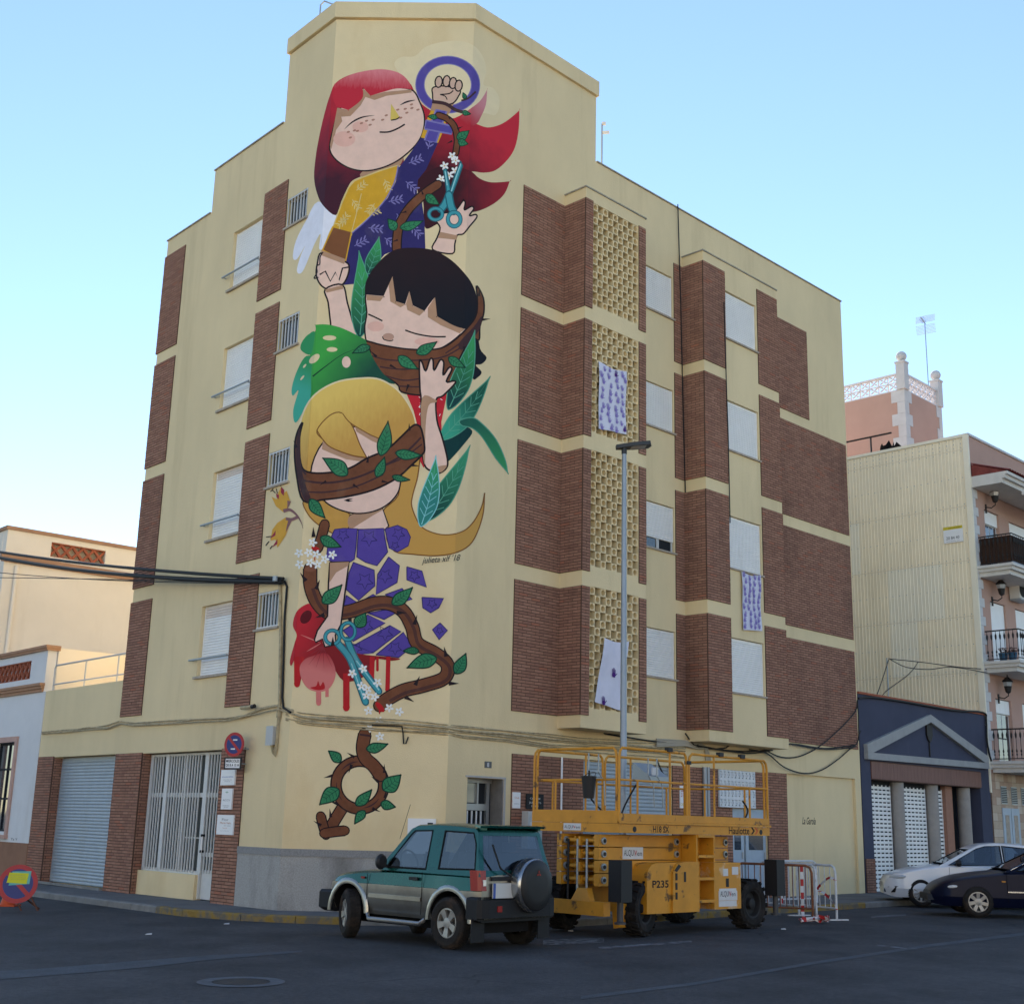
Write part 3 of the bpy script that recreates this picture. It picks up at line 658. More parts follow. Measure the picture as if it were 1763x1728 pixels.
FLW = pt('petal_white', (.86, .85, .82)); FLC = pt('petal_yellow', (.7, .5, .1)); WING = pt('wing', (.82, .82, .90)); YEL = pt('nose_yellow', (.72, .52, .12)); ORNG = pt('orange', (.68, .36, .05)); MAUVE = pt('mauve', (.25, .12, .12)); CRIM = pt('crimson', (.33, .03, .06))
LEAFLINE = pt('leaf_line', (.01, .045, .03)); MAT_VEIN = pt('leaf_vein', (.012, .07, .045)); VEINL = pt('vein_light', (.10, .36, .24)); VEINB = pt('vein_blue', (.25, .60, .62)); WALLP = pt('wall_patch', (.785, .63, .375), .03); HALO = pt('halo_cream', (.81, .67, .42), .02)
LEAF = pt('leaf', (.04, .23, .10), .2)
def lg(n, tf, a, b, c0=(.045, .33, .10), c1=(.006, .05, .05)): return grad('paint_leaf_' + n, c0, c1, W(tf, *a), W(tf, *b), noise=.15)
GOLD = grad('paint_gold', (.78, .53, .13), (.58, .31, .07), W(m2, 500, 950), W(m2, 640, 1230), noise=.28, ns=6, stretch=(3, 3, .8)); GOLD2 = pt('gold_dark', (.58, .31, .07)); GOLDL = pt('gold_line', (.22, .085, .02))
mur = MB(); mur.add([FC.P(.02, .0006, 1.9), FC.P(WC - .02, .0006, 1.9), FC.P(WC - .02, .0006, 3.2), FC.P(.02, .0006, 3.2)])
mural = mur.build('mural', Y_NEW, apt, label='mural of three girls with scissors, thorny branches, leaves and feminist symbols')
# ---- faint cream halo round the raised fist
g = Paint()
g.shape(m1, [(690, 330), (720, 285), (790, 280), (850, 230), (960, 205), (1060, 215), (1120, 270), (1145, 350), (1130, 420), (1180, 440), (1210, 500), (1190, 570), (1120, 560), (900, 560), (780, 440)], HALO)
# ---- red-haired girl
g.shape(m1, [(310, 1000), (400, 1068), (365, 1150), (335, 1228), (315, 1232), (322, 1160), (290, 1215), (240, 1335), (215, 1357), (205, 1335), (225, 1265), (245, 1220), (205, 1285), (185, 1275), (200, 1195), (250, 1095)], WING)
HR = grad('paint_hair_red', (.58, .022, .04), (.06, .008, .016), W(m1, 1180, 640), W(m1, 980, 900), noise=.3, ns=2.5)
HF = grad('paint_hair_flame', (.34, .016, .028), (.045, .008, .014), W(m1, 1240, 920), W(m1, 1010, 960), noise=.3, ns=2.5)
g.shape(m1, [(770, 430), (800, 480), (840, 530), (960, 590), (1060, 545), (1115, 500), (1148, 446), (1148, 446), (1142, 520), (1115, 585), (1095, 615), (1095, 615), (1150, 633), (1210, 620), (1260, 590), (1308, 548), (1308, 548), (1305, 640), (1287, 730), (1250, 792), (1190, 845), (1130, 857), (1068, 852), (1000, 880), (900, 950), (830, 1000), (800, 900), (860, 760)], HR)
g.shape(m1, [(1068, 850), (1110, 885), (1170, 905), (1260, 900), (1260, 900), (1235, 960), (1185, 1008), (1110, 1045), (1030, 1060), (960, 1082), (900, 1112), (850, 1135), (835, 1100), (830, 990), (800, 900), (900, 830), (1000, 830)], HF)
HP = grad('paint_hair_pink', (.62, .25, .27), (.46, .02, .035), W(m1, 1125, 490), W(m1, 1050, 610), noise=.2)
g.shape(m1, [(1040, 560), (1110, 505), (1148, 447), (1148, 447), (1142, 520), (1115, 585), (1095, 615), (1040, 640), (990, 620)], HP)
HL = grad('paint_hair_left', (.52, .022, .04), (.06, .012, .025), W(m1, 430, 470), W(m1, 350, 900), noise=.22, ns=3)
g.shape(m1, [(600, 345), (680, 352), (735, 378), (775, 430), (800, 480), (830, 530), (835, 600), (740, 760), (720, 820), (545, 850), (530, 872), (480, 897), (455, 935), (425, 1000), (397, 1068), (335, 1020), (305, 960), (290, 880), (298, 780), (315, 680), (340, 570), (370, 470), (400, 410), (480, 368)], HL)
g.shape(m1, [(540, 845), (720, 765), (712, 825), (640, 850), (530, 878)], SKSH)
g.shape(m1, [(410, 560), (385, 640), (368, 720), (375, 762), (410, 803), (470, 836), (540, 848), (620, 835), (700, 800), (770, 745), (815, 690), (835, 630), (836, 570), (815, 510), (780, 450), (700, 435), (600, 440), (530, 440), (450, 500)], SKIN, line=2.0)
g.shape(m1, [(405, 535), (460, 547), (530, 482), (533, 440), (572, 475), (640, 457), (772, 445), (774, 460), (650, 476), (590, 497), (545, 482), (520, 525), (470, 577), (425, 580), (430, 602), (400, 645), (375, 742), (369, 720), (385, 640)], SKSH, False)
HB = grad('paint_bangs', (.72, .22, .24), (.54, .025, .045), W(m1, 600, 350), W(m1, 590, 445), noise=.35, ns=9, stretch=(3, 3, .6))
g.shape(m1, [(390, 425), (400, 412), (480, 368), (600, 345), (680, 352), (735, 378), (768, 425), (768, 443), (768, 443), (700, 440), (640, 455), (570, 476), (570, 476), (530, 434), (530, 434), (533, 478), (510, 510), (460, 547), (460, 547), (400, 528), (400, 528), (385, 490)], HB)
for c in ((440, 690, 55), (520, 630, 40)): g.ell(m1, c[:2], (c[2], c[2] * .7), pt('blush_soft', (.80, .46, .37)))
g.stroke(m1, [(615, 656), (660, 655), (705, 638), (740, 617)], 8, OUTL); g.stroke(m1, [(440, 642), (480, 606), (530, 582), (590, 573)], 8, OUTL, 2); g.stroke(m1, [(715, 523), (750, 506), (792, 497)], 8, OUTL, 2)
g.shape(m1, [(672, 515), (716, 584), (668, 597)], YEL, False); g.stroke(m1, [(672, 597), (698, 592), (717, 581)], 6, OUTL)
for x, y in ((460, 655), (490, 648), (470, 683), (505, 650), (525, 612), (550, 600), (568, 620), (583, 595), (630, 595), (648, 573), (705, 545), (742, 541), (775, 537), (773, 519), (805, 545), (750, 560), (720, 585)): g.ell(m1, (x, y), (9, 5), pt('freckle', (.44, .21, .15)), -.3, n=8)
g.shape(m1, [(705, 822), (712, 830), (770, 755), (822, 683), (905, 708), (885, 752), (845, 842), (805, 892), (800, 960), (825, 1000), (838, 1100), (842, 1238), (700, 1238), (640, 1262), (572, 1340), (560, 1402), (430, 1414), (445, 1300), (478, 1150), (540, 1100), (600, 1040), (650, 980), (690, 900)], NAVY, False)
g.shape(m1, [(530, 880), (620, 846), (707, 820), (692, 900), (652, 980), (600, 1042), (540, 1100), (478, 1152), (478, 1166), (384, 1126), (430, 1000), (460, 932), (490, 897)], MUST, False, 1.8, MUSL)
g.shape(m1, [(384, 1124), (476, 1150), (446, 1297), (332, 1240)], CUFF, False, 2.2, MUST)
g.stroke(m1, [(525, 960), (500, 1060), (476, 1150)], 4, MUSL); g.stroke(m1, [(707, 822), (690, 900), (650, 980), (600, 1042), (540, 1102), (478, 1156)], 6, LAV)
def sprig(tf, x, y, a, m, L=60):
    u = V((math.cos(a), math.sin(a))); n = V((-u.y, u.x)); b = V((x, y)); g.hold = True; g.stroke(tf, [tuple(b), tuple(b + u * L)], 4, m, False, False)
    for f in (.15, .45, .75):
        for s_ in (-1, 1): g.ell(tf, tuple(b + u * (L * (f + .17)) + n * (s_ * L * .17)), (L * .2, L * .055), m, a + s_ * .75, n=8)
    g.hold = False
for x, y, a in ((500, 945, -.7), (640, 890, 1.2), (455, 1085, 2.5), (480, 990, 1.0), (560, 1060, -.3), (590, 1010, 2.2), (420, 1110, -.9)): sprig(m1, x, y, a, MUSL)
for x, y, a in ((760, 810, -.4), (855, 740, -1.3), (745, 900, .7), (660, 1000, -.2), (560, 1130, .1), (700, 1060, 1.0), (490, 1220, -.5), (770, 1120, .8), (640, 1180, .6)): sprig(m1, x, y, a, LAV, 70)
g.shape(m1, [(330, 1252), (440, 1296), (464, 1322), (455, 1372), (430, 1412), (380, 1437), (330, 1420), (302, 1370), (306, 1310)], SKIN, line=2.2)
g.shape(m1, [(325, 1240), (445, 1285), (440, 1310), (330, 1268)], SKSH, False)
g.stroke(m1, [(318, 1362), (346, 1345), (371, 1395), (396, 1350), (414, 1390), (431, 1330), (461, 1325)], 8, OUTL, False, False); g.stroke(m1, [(335, 1250), (320, 1275), (318, 1310), (302, 1320), (305, 1350), (290, 1380), (312, 1375)], 6, OUTL)
# raised arm, fist and ring
g.shape(m1, [(820, 682), (846, 600), (872, 545), (958, 560), (935, 640), (905, 710)], MUST, False)
RINGP = pt('ring_violet', (.10, .075, .33))
g.ring(m1, (953, 421), (159, 141), (117, 103), RINGP, 1.6, LAV)
g.shape(m1, [(880, 500), (985, 512), (960, 565), (868, 548)], SKSH, False)
g.shape(m1, [(895, 545), (947, 553), (895, 707), (838, 696)], RINGP, False, 2.2, LAV); g.shape(m1, [(846, 597), (980, 627), (972, 666), (838, 640)], RINGP, False, 2.2, LAV)
g.shape(m1, [(880, 435), (940, 428), (1012, 448), (1005, 480), (980, 512), (940, 518), (885, 503), (878, 470)], SKIN2, line=1.8)
for x, y in ((908, 407), (947, 404), (979, 413), (1007, 426)): g.ell(m1, (x, y), (18, 28), SKIN2, .12, 1.8, 12)
g.stroke(m1, [(915, 470), (960, 465), (980, 450)], 6, OUTL); g.stroke(m1, [(915, 470), (940, 478), (950, 495)], 5, OUTL)
g.done('red_haired_girl', mural, 'painted red-haired girl raising her fist in a violet ring')
# ---- branch and scissors at the top
g = Paint()
g.stroke(m1, [(905, 572), (950, 590), (985, 628), (1000, 690), (992, 762)], 24, BROWN, edge=OUTL)
for c, a in (((965, 590), -2.2), ((1000, 640), -.4), ((975, 700), 2.7)): g.thorn(m1, c, a, 34, 10)
for b, t, w in (((1000, 690), (1060, 648), 45), ((1005, 700), (1055, 715), 36), ((900, 585), (852, 578), 24)): g.leaf(m1, b, t, w, LEAF, LEAFLINE, 3, 1.2)
g.done('thorny_branch', mural, 'painted thorny branch winding round the raised arm')
g = Paint(); g.stroke(m1, [(875, 505), (940, 515), (990, 545), (1040, 560)], 17, BROWN2); g.leaf(m1, (1025, 556), (1068, 566), 24, LEAF, LEAFLINE, 3, 1.2); g.done('thorny_twig', mural, 'painted twig across the raised wrist')
g = Paint(); g.stroke(m1, [(1020, 500), (1055, 488), (1092, 455)], 9, BROWN2); g.leaf(m1, (1040, 492), (1028, 460), 20, LEAF, LEAFLINE, 3, 1.2); g.done('thorny_twig', mural, 'painted leafy twig crossing the violet ring')
g = Paint()
for c in ((975, 775), (992, 797), (937, 823), (990, 848), (920, 888), (960, 870)): g.flower(m1, c, 22)
g.done('white_blossoms', mural, 'painted white blossoms above the raised scissors')
g = Paint()
g.stroke(m1, [(905, 915), (842, 958), (765, 1030), (715, 1112), (702, 1180), (700, 1240)], 38, BROWN, edge=OUTL)
for c, a in (((830, 965), -1.9), ((748, 1050), 2.9), ((705, 1190), 2.8)): g.thorn(m1, c, a, 34, 10)
for b, t, w in (((845, 968), (912, 1015), 44), ((695, 1140), (655, 1085), 46), ((718, 1130), (832, 1095), 44)): g.leaf(m1, b, t, w, LEAF, LEAFLINE, 3, 1.2)
g.done('thorny_branch', mural, 'painted thorny branch rising in front of the navy shirt')
g = Paint()
g.shape(m1, [(895, 1090), (930, 1058), (985, 1050), (1030, 993), (1030, 993), (1040, 1005), (1035, 1042), (1070, 1024), (1082, 1036), (1060, 1070), (1092, 1064), (1096, 1080), (1062, 1122), (1030, 1160), (1000, 1167), (988, 1210), (976, 1258), (878, 1238), (900, 1180), (915, 1130)], SKIN, line=2)
g.shape(m1, [(915, 1150), (1000, 1168), (995, 1190), (905, 1180)], SKSH, False)
g.shape(m1, [(932, 842), (946, 836), (958, 900), (977, 1000), (950, 996), (945, 930)], TEAL, False, 1.6, TEALD); g.shape(m1, [(1016, 800), (1027, 822), (1000, 900), (975, 965), (955, 975), (985, 880)], TEAL, False, 1.6, TEALD)
g.stroke(m1, [(962, 960), (940, 1010), (918, 1040)], 26, TEAL, edge=TEALD); g.stroke(m1, [(958, 965), (968, 1020), (982, 1050)], 28, TEAL, edge=TEALD)
g.ring(m1, (893, 1062), (41, 36), (25, 21), TEAL, 1.5, TEALD, 20); g.ring(m1, (985, 1088), (40, 44), (23, 26), TEAL, 1.5, TEALD, 20)
g.stroke(m1, [(1018, 812), (990, 890), (970, 950)], 5, TEALL); g.stroke(m1, [(940, 850), (950, 920)], 5, TEALL)
g.done('scissors', mural, 'painted teal scissors held high in an open hand')
# ---- dark-haired girl
g = Paint()
g.shape(m1, [(345, 1435), (430, 1412), (455, 1500), (480, 1590), (500, 1680), (385, 1650), (372, 1600), (360, 1500)], SKIN, line=2.2)
g.shape(m1, [(345, 1436), (430, 1414), (436, 1432), (352, 1452)], SKSH, False)
g.leaf(m2, (620, 620), (615, 112), 130, lg('a', m2, (600, 250), (620, 620)), VEINL, 6, 1.2); g.leaf(m2, (668, 245), (735, 28), 84, lg('b', m2, (735, 80), (680, 240)), VEINL, 4, 1.2)
g.shape(m2, [(1315, 560), (1335, 690), (1375, 745), (1345, 783), (1310, 790), (1345, 830), (1325, 860), (1290, 865), (1270, 700)], BLAK)
g.shape(m2, [(655, 372), (662, 480), (650, 560), (655, 630), (670, 648), (760, 672), (880, 692), (1000, 698), (1090, 692), (1150, 662), (1215, 610), (1255, 560), (1080, 400), (900, 300), (700, 290)], SKIN, line=2)
for s_ in ([(660, 372), (762, 382), (742, 410), (662, 404)], [(815, 262), (840, 410), (892, 430), (862, 447), (802, 412), (792, 310)], [(915, 350), (935, 437), (1005, 468), (975, 497), (903, 462), (895, 425)], [(1068, 385), (1082, 500), (1245, 575), (1215, 602), (1100, 552), (1025, 505), (1025, 450)]): g.shape(m2, s_, SKSH, False)
g.shape(m2, [(870, 95), (990, 95), (1080, 115), (1170, 170), (1240, 240), (1290, 310), (1318, 400), (1315, 500), (1255, 577), (1255, 577), (1180, 555), (1080, 500), (1080, 500), (1068, 385), (1068, 385), (1040, 420), (1005, 468), (1005, 468), (935, 435), (935, 435), (915, 350), (915, 350), (890, 428), (890, 428), (835, 410), (835, 410), (815, 262), (815, 262), (762, 380), (762, 380), (650, 370), (650, 370), (655, 300), (690, 230), (740, 170), (800, 120)], BLAK)
for c, r in (((715, 560), (50, 30)), ((1020, 650), (75, 25))): g.ell(m2, c, r, pt('blush_soft', ()))
g.ell(m2, (790, 622), (34, 22), pt('nose_shade', (.53, .30, .22))); g.stroke(m2, [(755, 620), (765, 638), (800, 646), (820, 640)], 6, OUTL)
g.stroke(m2, [(670, 487), (710, 505), (755, 527)], 9, OUTL); g.stroke(m2, [(890, 582), (960, 605), (1050, 620), (1132, 621)], 9, OUTL)
g.shape(m2, [(900, 965), (1140, 955), (1105, 1130), (1112, 1250), (1000, 1400), (972, 1350), (965, 1160), (940, 1060)], RED, False)
rr = random.Random(3)
for i in range(46):
    x, y = rr.uniform(930, 1130), rr.uniform(975, 1170); a = rr.choice((.5, 2.0, 1.2))
    if x > 960 - (y - 965) * -.1 and x < 1130 - (y - 965) * .2: g.stroke(m2, [(x - 7 * math.cos(a), y - 7 * math.sin(a)), (x + 7 * math.cos(a), y + 7 * math.sin(a))], 4, FLW, False, False)
g.shape(m2, [(1315, 318), (1355, 390), (1358, 480), (1335, 560), (1330, 640), (1290, 630), (1245, 690), (1195, 800), (1180, 900), (1100, 950), (980, 968), (870, 950), (850, 912), (810, 880), (740, 840), (690, 782), (680, 700), (655, 648), (750, 670), (880, 692), (1000, 698), (1090, 692), (1160, 660), (1240, 590), (1310, 500), (1320, 400)], BROWN, line=2.2)
for q in ([(690, 735), (800, 760), (980, 760), (1120, 740), (1230, 680)], [(740, 800), (860, 815), (980, 810)], [(760, 850), (880, 880), (980, 870)], [(850, 915), (980, 920)], [(1130, 720), (1240, 640), (1320, 540)]): g.stroke(m2, q, 8, BROWN2)
g.shape(m2, [(1210, 660), (1300, 560), (1345, 500), (1340, 560), (1290, 640), (1230, 700)], BROWN2)
for c, a in (((1330, 380), -1.55), ((1345, 520), -.1), ((720, 740), -2.4), ((800, 790), .5), ((910, 905), 1.9), ((1240, 680), 1.4)): g.thorn(m2, c, a, 55, 16)
MON = grad('paint_monstera', (.05, .36, .06), (.01, .07, .045), W(m2, 420, 700), W(m2, 660, 850), noise=.2)
g.shape(m2, [(355, 550), (355, 550), (420, 548), (500, 565), (580, 600), (655, 640), (655, 640), (690, 730), (760, 840), (830, 900), (760, 890), (600, 868), (500, 885), (400, 930), (330, 985), (275, 1080), (245, 1127), (228, 1120), (225, 1050), (255, 940), (222, 972), (215, 930), (240, 840), (290, 745), (325, 730), (270, 700), (275, 655), (310, 610), (355, 588)], MON)
TEG = grad('paint_monstera_edge', (.05, .40, .28), (.03, .30, .10), W(m2, 250, 900), W(m2, 330, 800), noise=.1)
g.shape(m2, [(335, 745), (290, 745), (240, 840), (215, 930), (222, 972), (255, 940), (225, 1050), (228, 1120), (245, 1127), (275, 1080), (325, 985), (330, 850)], TEG); g.shape(m2, [(350, 590), (310, 612), (275, 655), (270, 700), (325, 728), (345, 660)], TEG)
for c, r in (((440, 628), (40, 15)), ((455, 697), (32, 14)), ((540, 772), (26, 34))): g.ell(m2, c, r, SKIN if c[1] > 700 else WALLP)
g.ell(m2, (350, 752), (38, 20), WALLP, -.7); g.ell(m2, (278, 865), (18, 6), WALLP, -.9); g.ell(m2, (292, 795), (14, 6), WALLP, -.9)
g.stroke(m2, [(340, 857), (420, 795), (520, 725), (650, 675)], 9, LEAFLINE, True)
g.leaf(m2, (1150, 1050), (1305, 585), 120, lg('c', m2, (1290, 650), (1170, 980)), VEINL, 6, 1.3); g.shape(m2, [(1110, 1230), (1200, 1150), (1290, 1180), (1240, 1260), (1140, 1370), (1100, 1380)], pt('leaf_dark', (.006, .045, .045)))
g.leaf(m2, (1105, 1230), (1396, 858), 120, lg('d', m2, (1130, 1150), (1330, 1010), (.04, .34, .22), (.01, .10, .06)), VEINL, 6, 1.3)
g.shape(m2, [(1215, 1120), (1290, 1102), (1350, 1140), (1430, 1230), (1485, 1350), (1500, 1428), (1500, 1428), (1430, 1345), (1350, 1220), (1290, 1165), (1230, 1150)], lg('e', m2, (1480, 1380), (1240, 1120), (.04, .30, .10), (.012, .11, .075)), line=1.3, lm=VEINL)
g.shape(m2, [(975, 770), (990, 772), (1012, 825), (1038, 755), (1056, 760), (1062, 822), (1098, 760), (1120, 775), (1116, 850), (1150, 805), (1168, 816), (1135, 888), (1180, 884), (1186, 900), (1115, 972), (1075, 996), (1080, 1120), (1112, 1225), (1142, 1350), (1135, 1402), (1092, 1432), (1050, 1422), (1005, 1382), (990, 1250), (985, 1000), (978, 930)], SKIN, line=2.4)
g.shape(m2, [(990, 985), (1072, 997), (1072, 1012), (1030, 1030), (1012, 1150), (1010, 1300), (1005, 1382), (990, 1250)], SKSH); g.shape(m2, [(1060, 1400), (1135, 1385), (1120, 1415), (1090, 1430), (1050, 1422)], SKSH)
for b, t, w in (((960, 720), (1080, 650), 60), ((850, 740), (970, 815), 62), ((1150, 745), (1250, 805), 52), ((680, 680), (575, 720), 46)): g.leaf(m2, b, t, w, LEAF, LEAFLINE, 4, 1.5)
g.done('dark_haired_girl', mural, 'painted dark-haired girl with a scarf of thorny branches')
# ---- fair-haired girl
g = Paint()
g.leaf(m2, (1010, 1715), (1276, 1268), 120, lg('f', m2, (1250, 1350), (1060, 1640), (.04, .29, .14), (.006, .06, .05)), VEINL, 6, 1.3); 
g.shape(m3, [(860, 30), (968, -60), (966, 60), (935, 180), (930, 250), (980, 360), (1060, 405), (1150, 416), (1240, 392), (1300, 335), (1345, 250), (1362, 178), (1362, 178), (1355, 285), (1320, 400), (1270, 480), (1180, 526), (1060, 541), (930, 531), (830, 516), (780, 440), (792, 360), (755, 280), (850, 180)], GOLD, line=1.5, lm=GOLDL)
g.leaf(m2, (985, 1745), (1073, 1328), 112, lg('g', m2, (1040, 1420), (970, 1560), (.035, .30, .13), (.03, .22, .19)), VEINB, 6, 1.3)
g.shape(m3, [(285, 215), (310, 290), (360, 345), (430, 392), (490, 412), (562, 365), (566, 300), (480, 250), (400, 212)], GOLD2, line=1.5, lm=GOLDL)
g.shape(m3, [(562, 300), (755, 258), (792, 362), (770, 385), (555, 385)], SKIN, False, 2); g.shape(m3, [(565, 300), (755, 262), (700, 300), (620, 350), (562, 380)], SKSH)
g.shape(m2, [(330, 990), (400, 930), (500, 885), (620, 868), (720, 870), (800, 905), (870, 965), (930, 1060), (955, 1150), (960, 1300), (700, 1350), (400, 1430), (290, 1425), (262, 1300), (265, 1150), (285, 1070)], GOLD, line=2, lm=HALO)
g.shape(m2, [(405, 1245), (580, 1155), (700, 1212), (812, 1255), (870, 1340), (862, 1490), (840, 1560), (780, 1622), (700, 1660), (600, 1672), (500, 1650), (420, 1607), (395, 1560), (328, 1432)], SKIN, line=2)
g.shape(m2, [(400, 1240), (470, 1290), (570, 1330), (655, 1342), (640, 1365), (540, 1350), (440, 1310), (395, 1290)], SKSH, False); g.shape(m2, [(590, 1150), (700, 1212), (812, 1258), (808, 1290), (690, 1240), (600, 1185)], SKSH, False)
g.shape(m2, [(515, 1075), (580, 1160), (620, 1260), (662, 1340), (662, 1340), (570, 1325), (450, 1280), (400, 1232), (365, 1178), (440, 1090)], GOLD, line=1.5, lm=GOLDL); g.shape(m2, [(515, 1075), (640, 1085), (760, 1110), (900, 1140), (955, 1150), (960, 1200), (830, 1258), (700, 1212), (590, 1155)], GOLD)
g.stroke(m2, [(518, 1078), (560, 1130), (640, 1180), (700, 1212), (815, 1256)], 6, GOLDL); g.stroke(m2, [(366, 1178), (400, 1232), (450, 1280), (570, 1327), (660, 1342)], 6, GOLDL)
g.shape(m2, [(280, 1130), (245, 1200), (232, 1300), (245, 1450), (285, 1597), (400, 1590), (540, 1572), (700, 1532), (840, 1462), (920, 1392), (992, 1322), (1006, 1280), (988, 1175), (962, 1145), (930, 1155), (860, 1222), (780, 1292), (660, 1345), (560, 1402), (430, 1430), (310, 1425), (268, 1370), (262, 1220)], BROWN, line=2.6)
for q, w in (([(250, 1470), (400, 1490), (560, 1470), (720, 1410), (880, 1320), (985, 1220)], 12), ([(265, 1540), (420, 1545), (600, 1510), (760, 1440)], 9), ([(760, 1390), (880, 1340), (990, 1260)], 8), ([(255, 1260), (258, 1380), (300, 1440)], 10)): g.stroke(m2, q, w, BROWN2)
g.shape(m2, [(255, 1180), (240, 1300), (252, 1460), (290, 1590), (330, 1590), (290, 1480), (270, 1370), (265, 1200)], BROWN2)
for c, a in (((665, 1370), -1.4), ((915, 1180), -1.6), ((245, 1280), -2.0), ((420, 1480), 2.6), ((580, 1500), .6), ((750, 1480), .2), ((930, 1385), .1)): g.thorn(m2, c, a, 48, 16)
g.shape(m2, [(524, 1594), (550, 1584), (582, 1582), (556, 1593), (580, 1596), (552, 1603)], OUTL, False)
for b, t, w in (((545, 1440), (398, 1342), 88), ((745, 1325), (788, 1122), 80), ((835, 1312), (992, 1326), 58), ((720, 1452), (768, 1335), 56), ((815, 1452), (920, 1472), 36), ((325, 1590), (415, 1700), 66)): g.leaf(m2, b, t, w, LEAF, LEAFLINE, 5, 1.7)
for q in ([(470, 385), (520, 378), (605, 380), (598, 480), (588, 562), (550, 585), (480, 585), (420, 562), (432, 470)], [(612, 385), (762, 378), (770, 440), (786, 518), (722, 600), (655, 580), (602, 548)], [(770, 382), (845, 360), (900, 385), (922, 430), (908, 482), (845, 518), (795, 495)], [(582, 580), (706, 626), (710, 720), (612, 806), (540, 742), (556, 642)], [(792, 548), (856, 600), (842, 700), (716, 772), (726, 652)], [(900, 606), (990, 632), (1018, 728), (900, 684)], [(990, 788), (1120, 795), (1090, 850), (1042, 880), (995, 850)], [(1098, 940), (1142, 985), (1092, 1040), (1052, 980)], [(770, 772), (872, 735), (932, 800), (880, 816)], [(540, 776), (610, 822), (525, 846)], [(618, 818), (700, 770), (752, 800)], [(668, 882), (785, 860), (835, 880), (765, 920)], [(520, 985), (668, 892), (772, 940), (580, 1050)], [(575, 1078), (800, 955), (866, 990), (702, 1115), (580, 1110)], [(716, 1130), (880, 995), (932, 1080), (852, 1146)], [(416, 1140), (470, 1085), (560, 1060), (702, 1120), (560, 1132)]):
    g.shape(m3, q, PURP, False, 1.3, NAVY)
for cx_, cy_, r in ((675, 435, 50), (650, 690, 52), (770, 660, 45), (520, 420, 38), (850, 410, 40), (945, 660, 34), (1050, 825, 30), (770, 1000, 48), (660, 960, 40), (830, 1090, 42), (1095, 985, 24), (830, 480, 26), (600, 1090, 36)):
    q = []
    for i in range(10): a = i * math.pi / 5 + .3; q.append((cx_ + (r if i % 2 == 0 else r * .48) * math.cos(a), cy_ + (r if i % 2 == 0 else r * .48) * math.sin(a)))
    g.stroke(m3, q + q[:1], 5, NAVY, False, False)
text_at = m3(992, 580)
g.done('fair_haired_girl', mural, 'painted fair-haired girl blindfolded by thorny branches in a purple dress')
# ---- branch, flowers, blood and scissors below
g = Paint()
FRD = grad('paint_flower_red', (.54, .02, .032), (.24, .012, .016), W(m3, 250, 1000), W(m3, 420, 1060), noise=.3)
g.shape(m3, [(240, 880), (285, 838), (335, 828), (420, 885), (430, 980), (400, 1060), (520, 1060), (600, 1120), (850, 1150), (810, 1165), (712, 1160), (700, 1262), (672, 1245), (600, 1282), (520, 1282), (460, 1200), (430, 1150), (300, 1165), (265, 1300), (235, 1300), (240, 1150), (212, 1195), (205, 1160), (232, 1060), (245, 1010), (222, 955)], FRD)
for q, w in (([(245, 1140), (247, 1300)], 34), ([(277, 1140), (278, 1235)], 20), ([(540, 1240), (540, 1440)], 38), ([(695, 1140), (690, 1262)], 30), ([(725, 1140), (725, 1218)], 15), ([(790, 1140), (785, 1335)], 26)): g.stroke(m3, q, w, REDB); g.ell(m3, q[1], (w * .55, w * .7), REDB, n=10)
g.shape(m3, [(330, 1140), (420, 1120), (468, 1190), (474, 1262), (440, 1328), (385, 1350), (318, 1334), (276, 1280), (262, 1205), (290, 1160)], grad('paint_pink_petal', (.40, .02, .03), (.66, .19, .17), W(m3, 390, 1110), W(m3, 360, 1230), noise=.2)); g.stroke(m3, [(375, 1310), (375, 1415)], 30, PINK); g.ell(m3, (375, 1415), (15, 18), PINK, n=10); g.stroke(m3, [(425, 1310), (425, 1380)], 20, PINK)
g.shape(m3, [(325, 1325), (360, 1315), (372, 1285), (385, 1315), (402, 1290), (412, 1330), (370, 1340)], REDB); g.ell(m3, (300, 905), (30, 44), pt('flower_dark', (.12, .01, .015)), .6)
for a in range(6): g.stroke(m3, [(400, 1080), (400 + 150 * math.cos(1.2 + a * .32), 1080 + 130 * math.sin(1.2 + a * .32))], 6, pt('flower_vein', (.28, .03, .04)), True)
for a in range(4): g.stroke(m3, [(390, 1060), (390 - 130 * math.cos(.1 + a * .25), 1060 + (a - 2) * 50)], 7, PINK if a % 2 else FRD, 2)
for q in ([(95, 190), (125, 205), (135, 165), (152, 130), (165, 170), (185, 155), (205, 215), (190, 262), (165, 282), (120, 245)], [(180, 312), (205, 345), (178, 420), (130, 492), (118, 445), (88, 450), (100, 385), (130, 345)]): g.shape(m3, q, ORNG, False)
for q in ([(152, 130), (170, 150), (168, 185), (150, 165)], [(122, 170), (140, 180), (138, 205), (124, 192)], [(85, 440), (120, 390), (118, 420)], [(100, 490), (130, 440), (130, 470)]): g.shape(m3, q, CRIM, False)
g.stroke(m3, [(165, 275), (205, 268), (245, 300), (270, 340), (282, 378)], 22, MAUVE, True); g.stroke(m3, [(250, 310), (215, 325), (180, 320)], 18, MAUVE); g.stroke(m3, [(205, 330), (190, 370), (180, 400)], 22, MAUVE, True); g.stroke(m3, [(200, 215), (190, 260)], 24, MAUVE, True)
for q in ([(98, 150), (118, 168)], [(88, 160), (105, 142)], [(122, 140), (130, 170)], [(62, 430), (95, 425)], [(60, 480), (80, 455)], [(85, 500), (100, 480)], [(150, 128), (145, 108)]): g.stroke(m3, q, 5, OUTL, False, False)
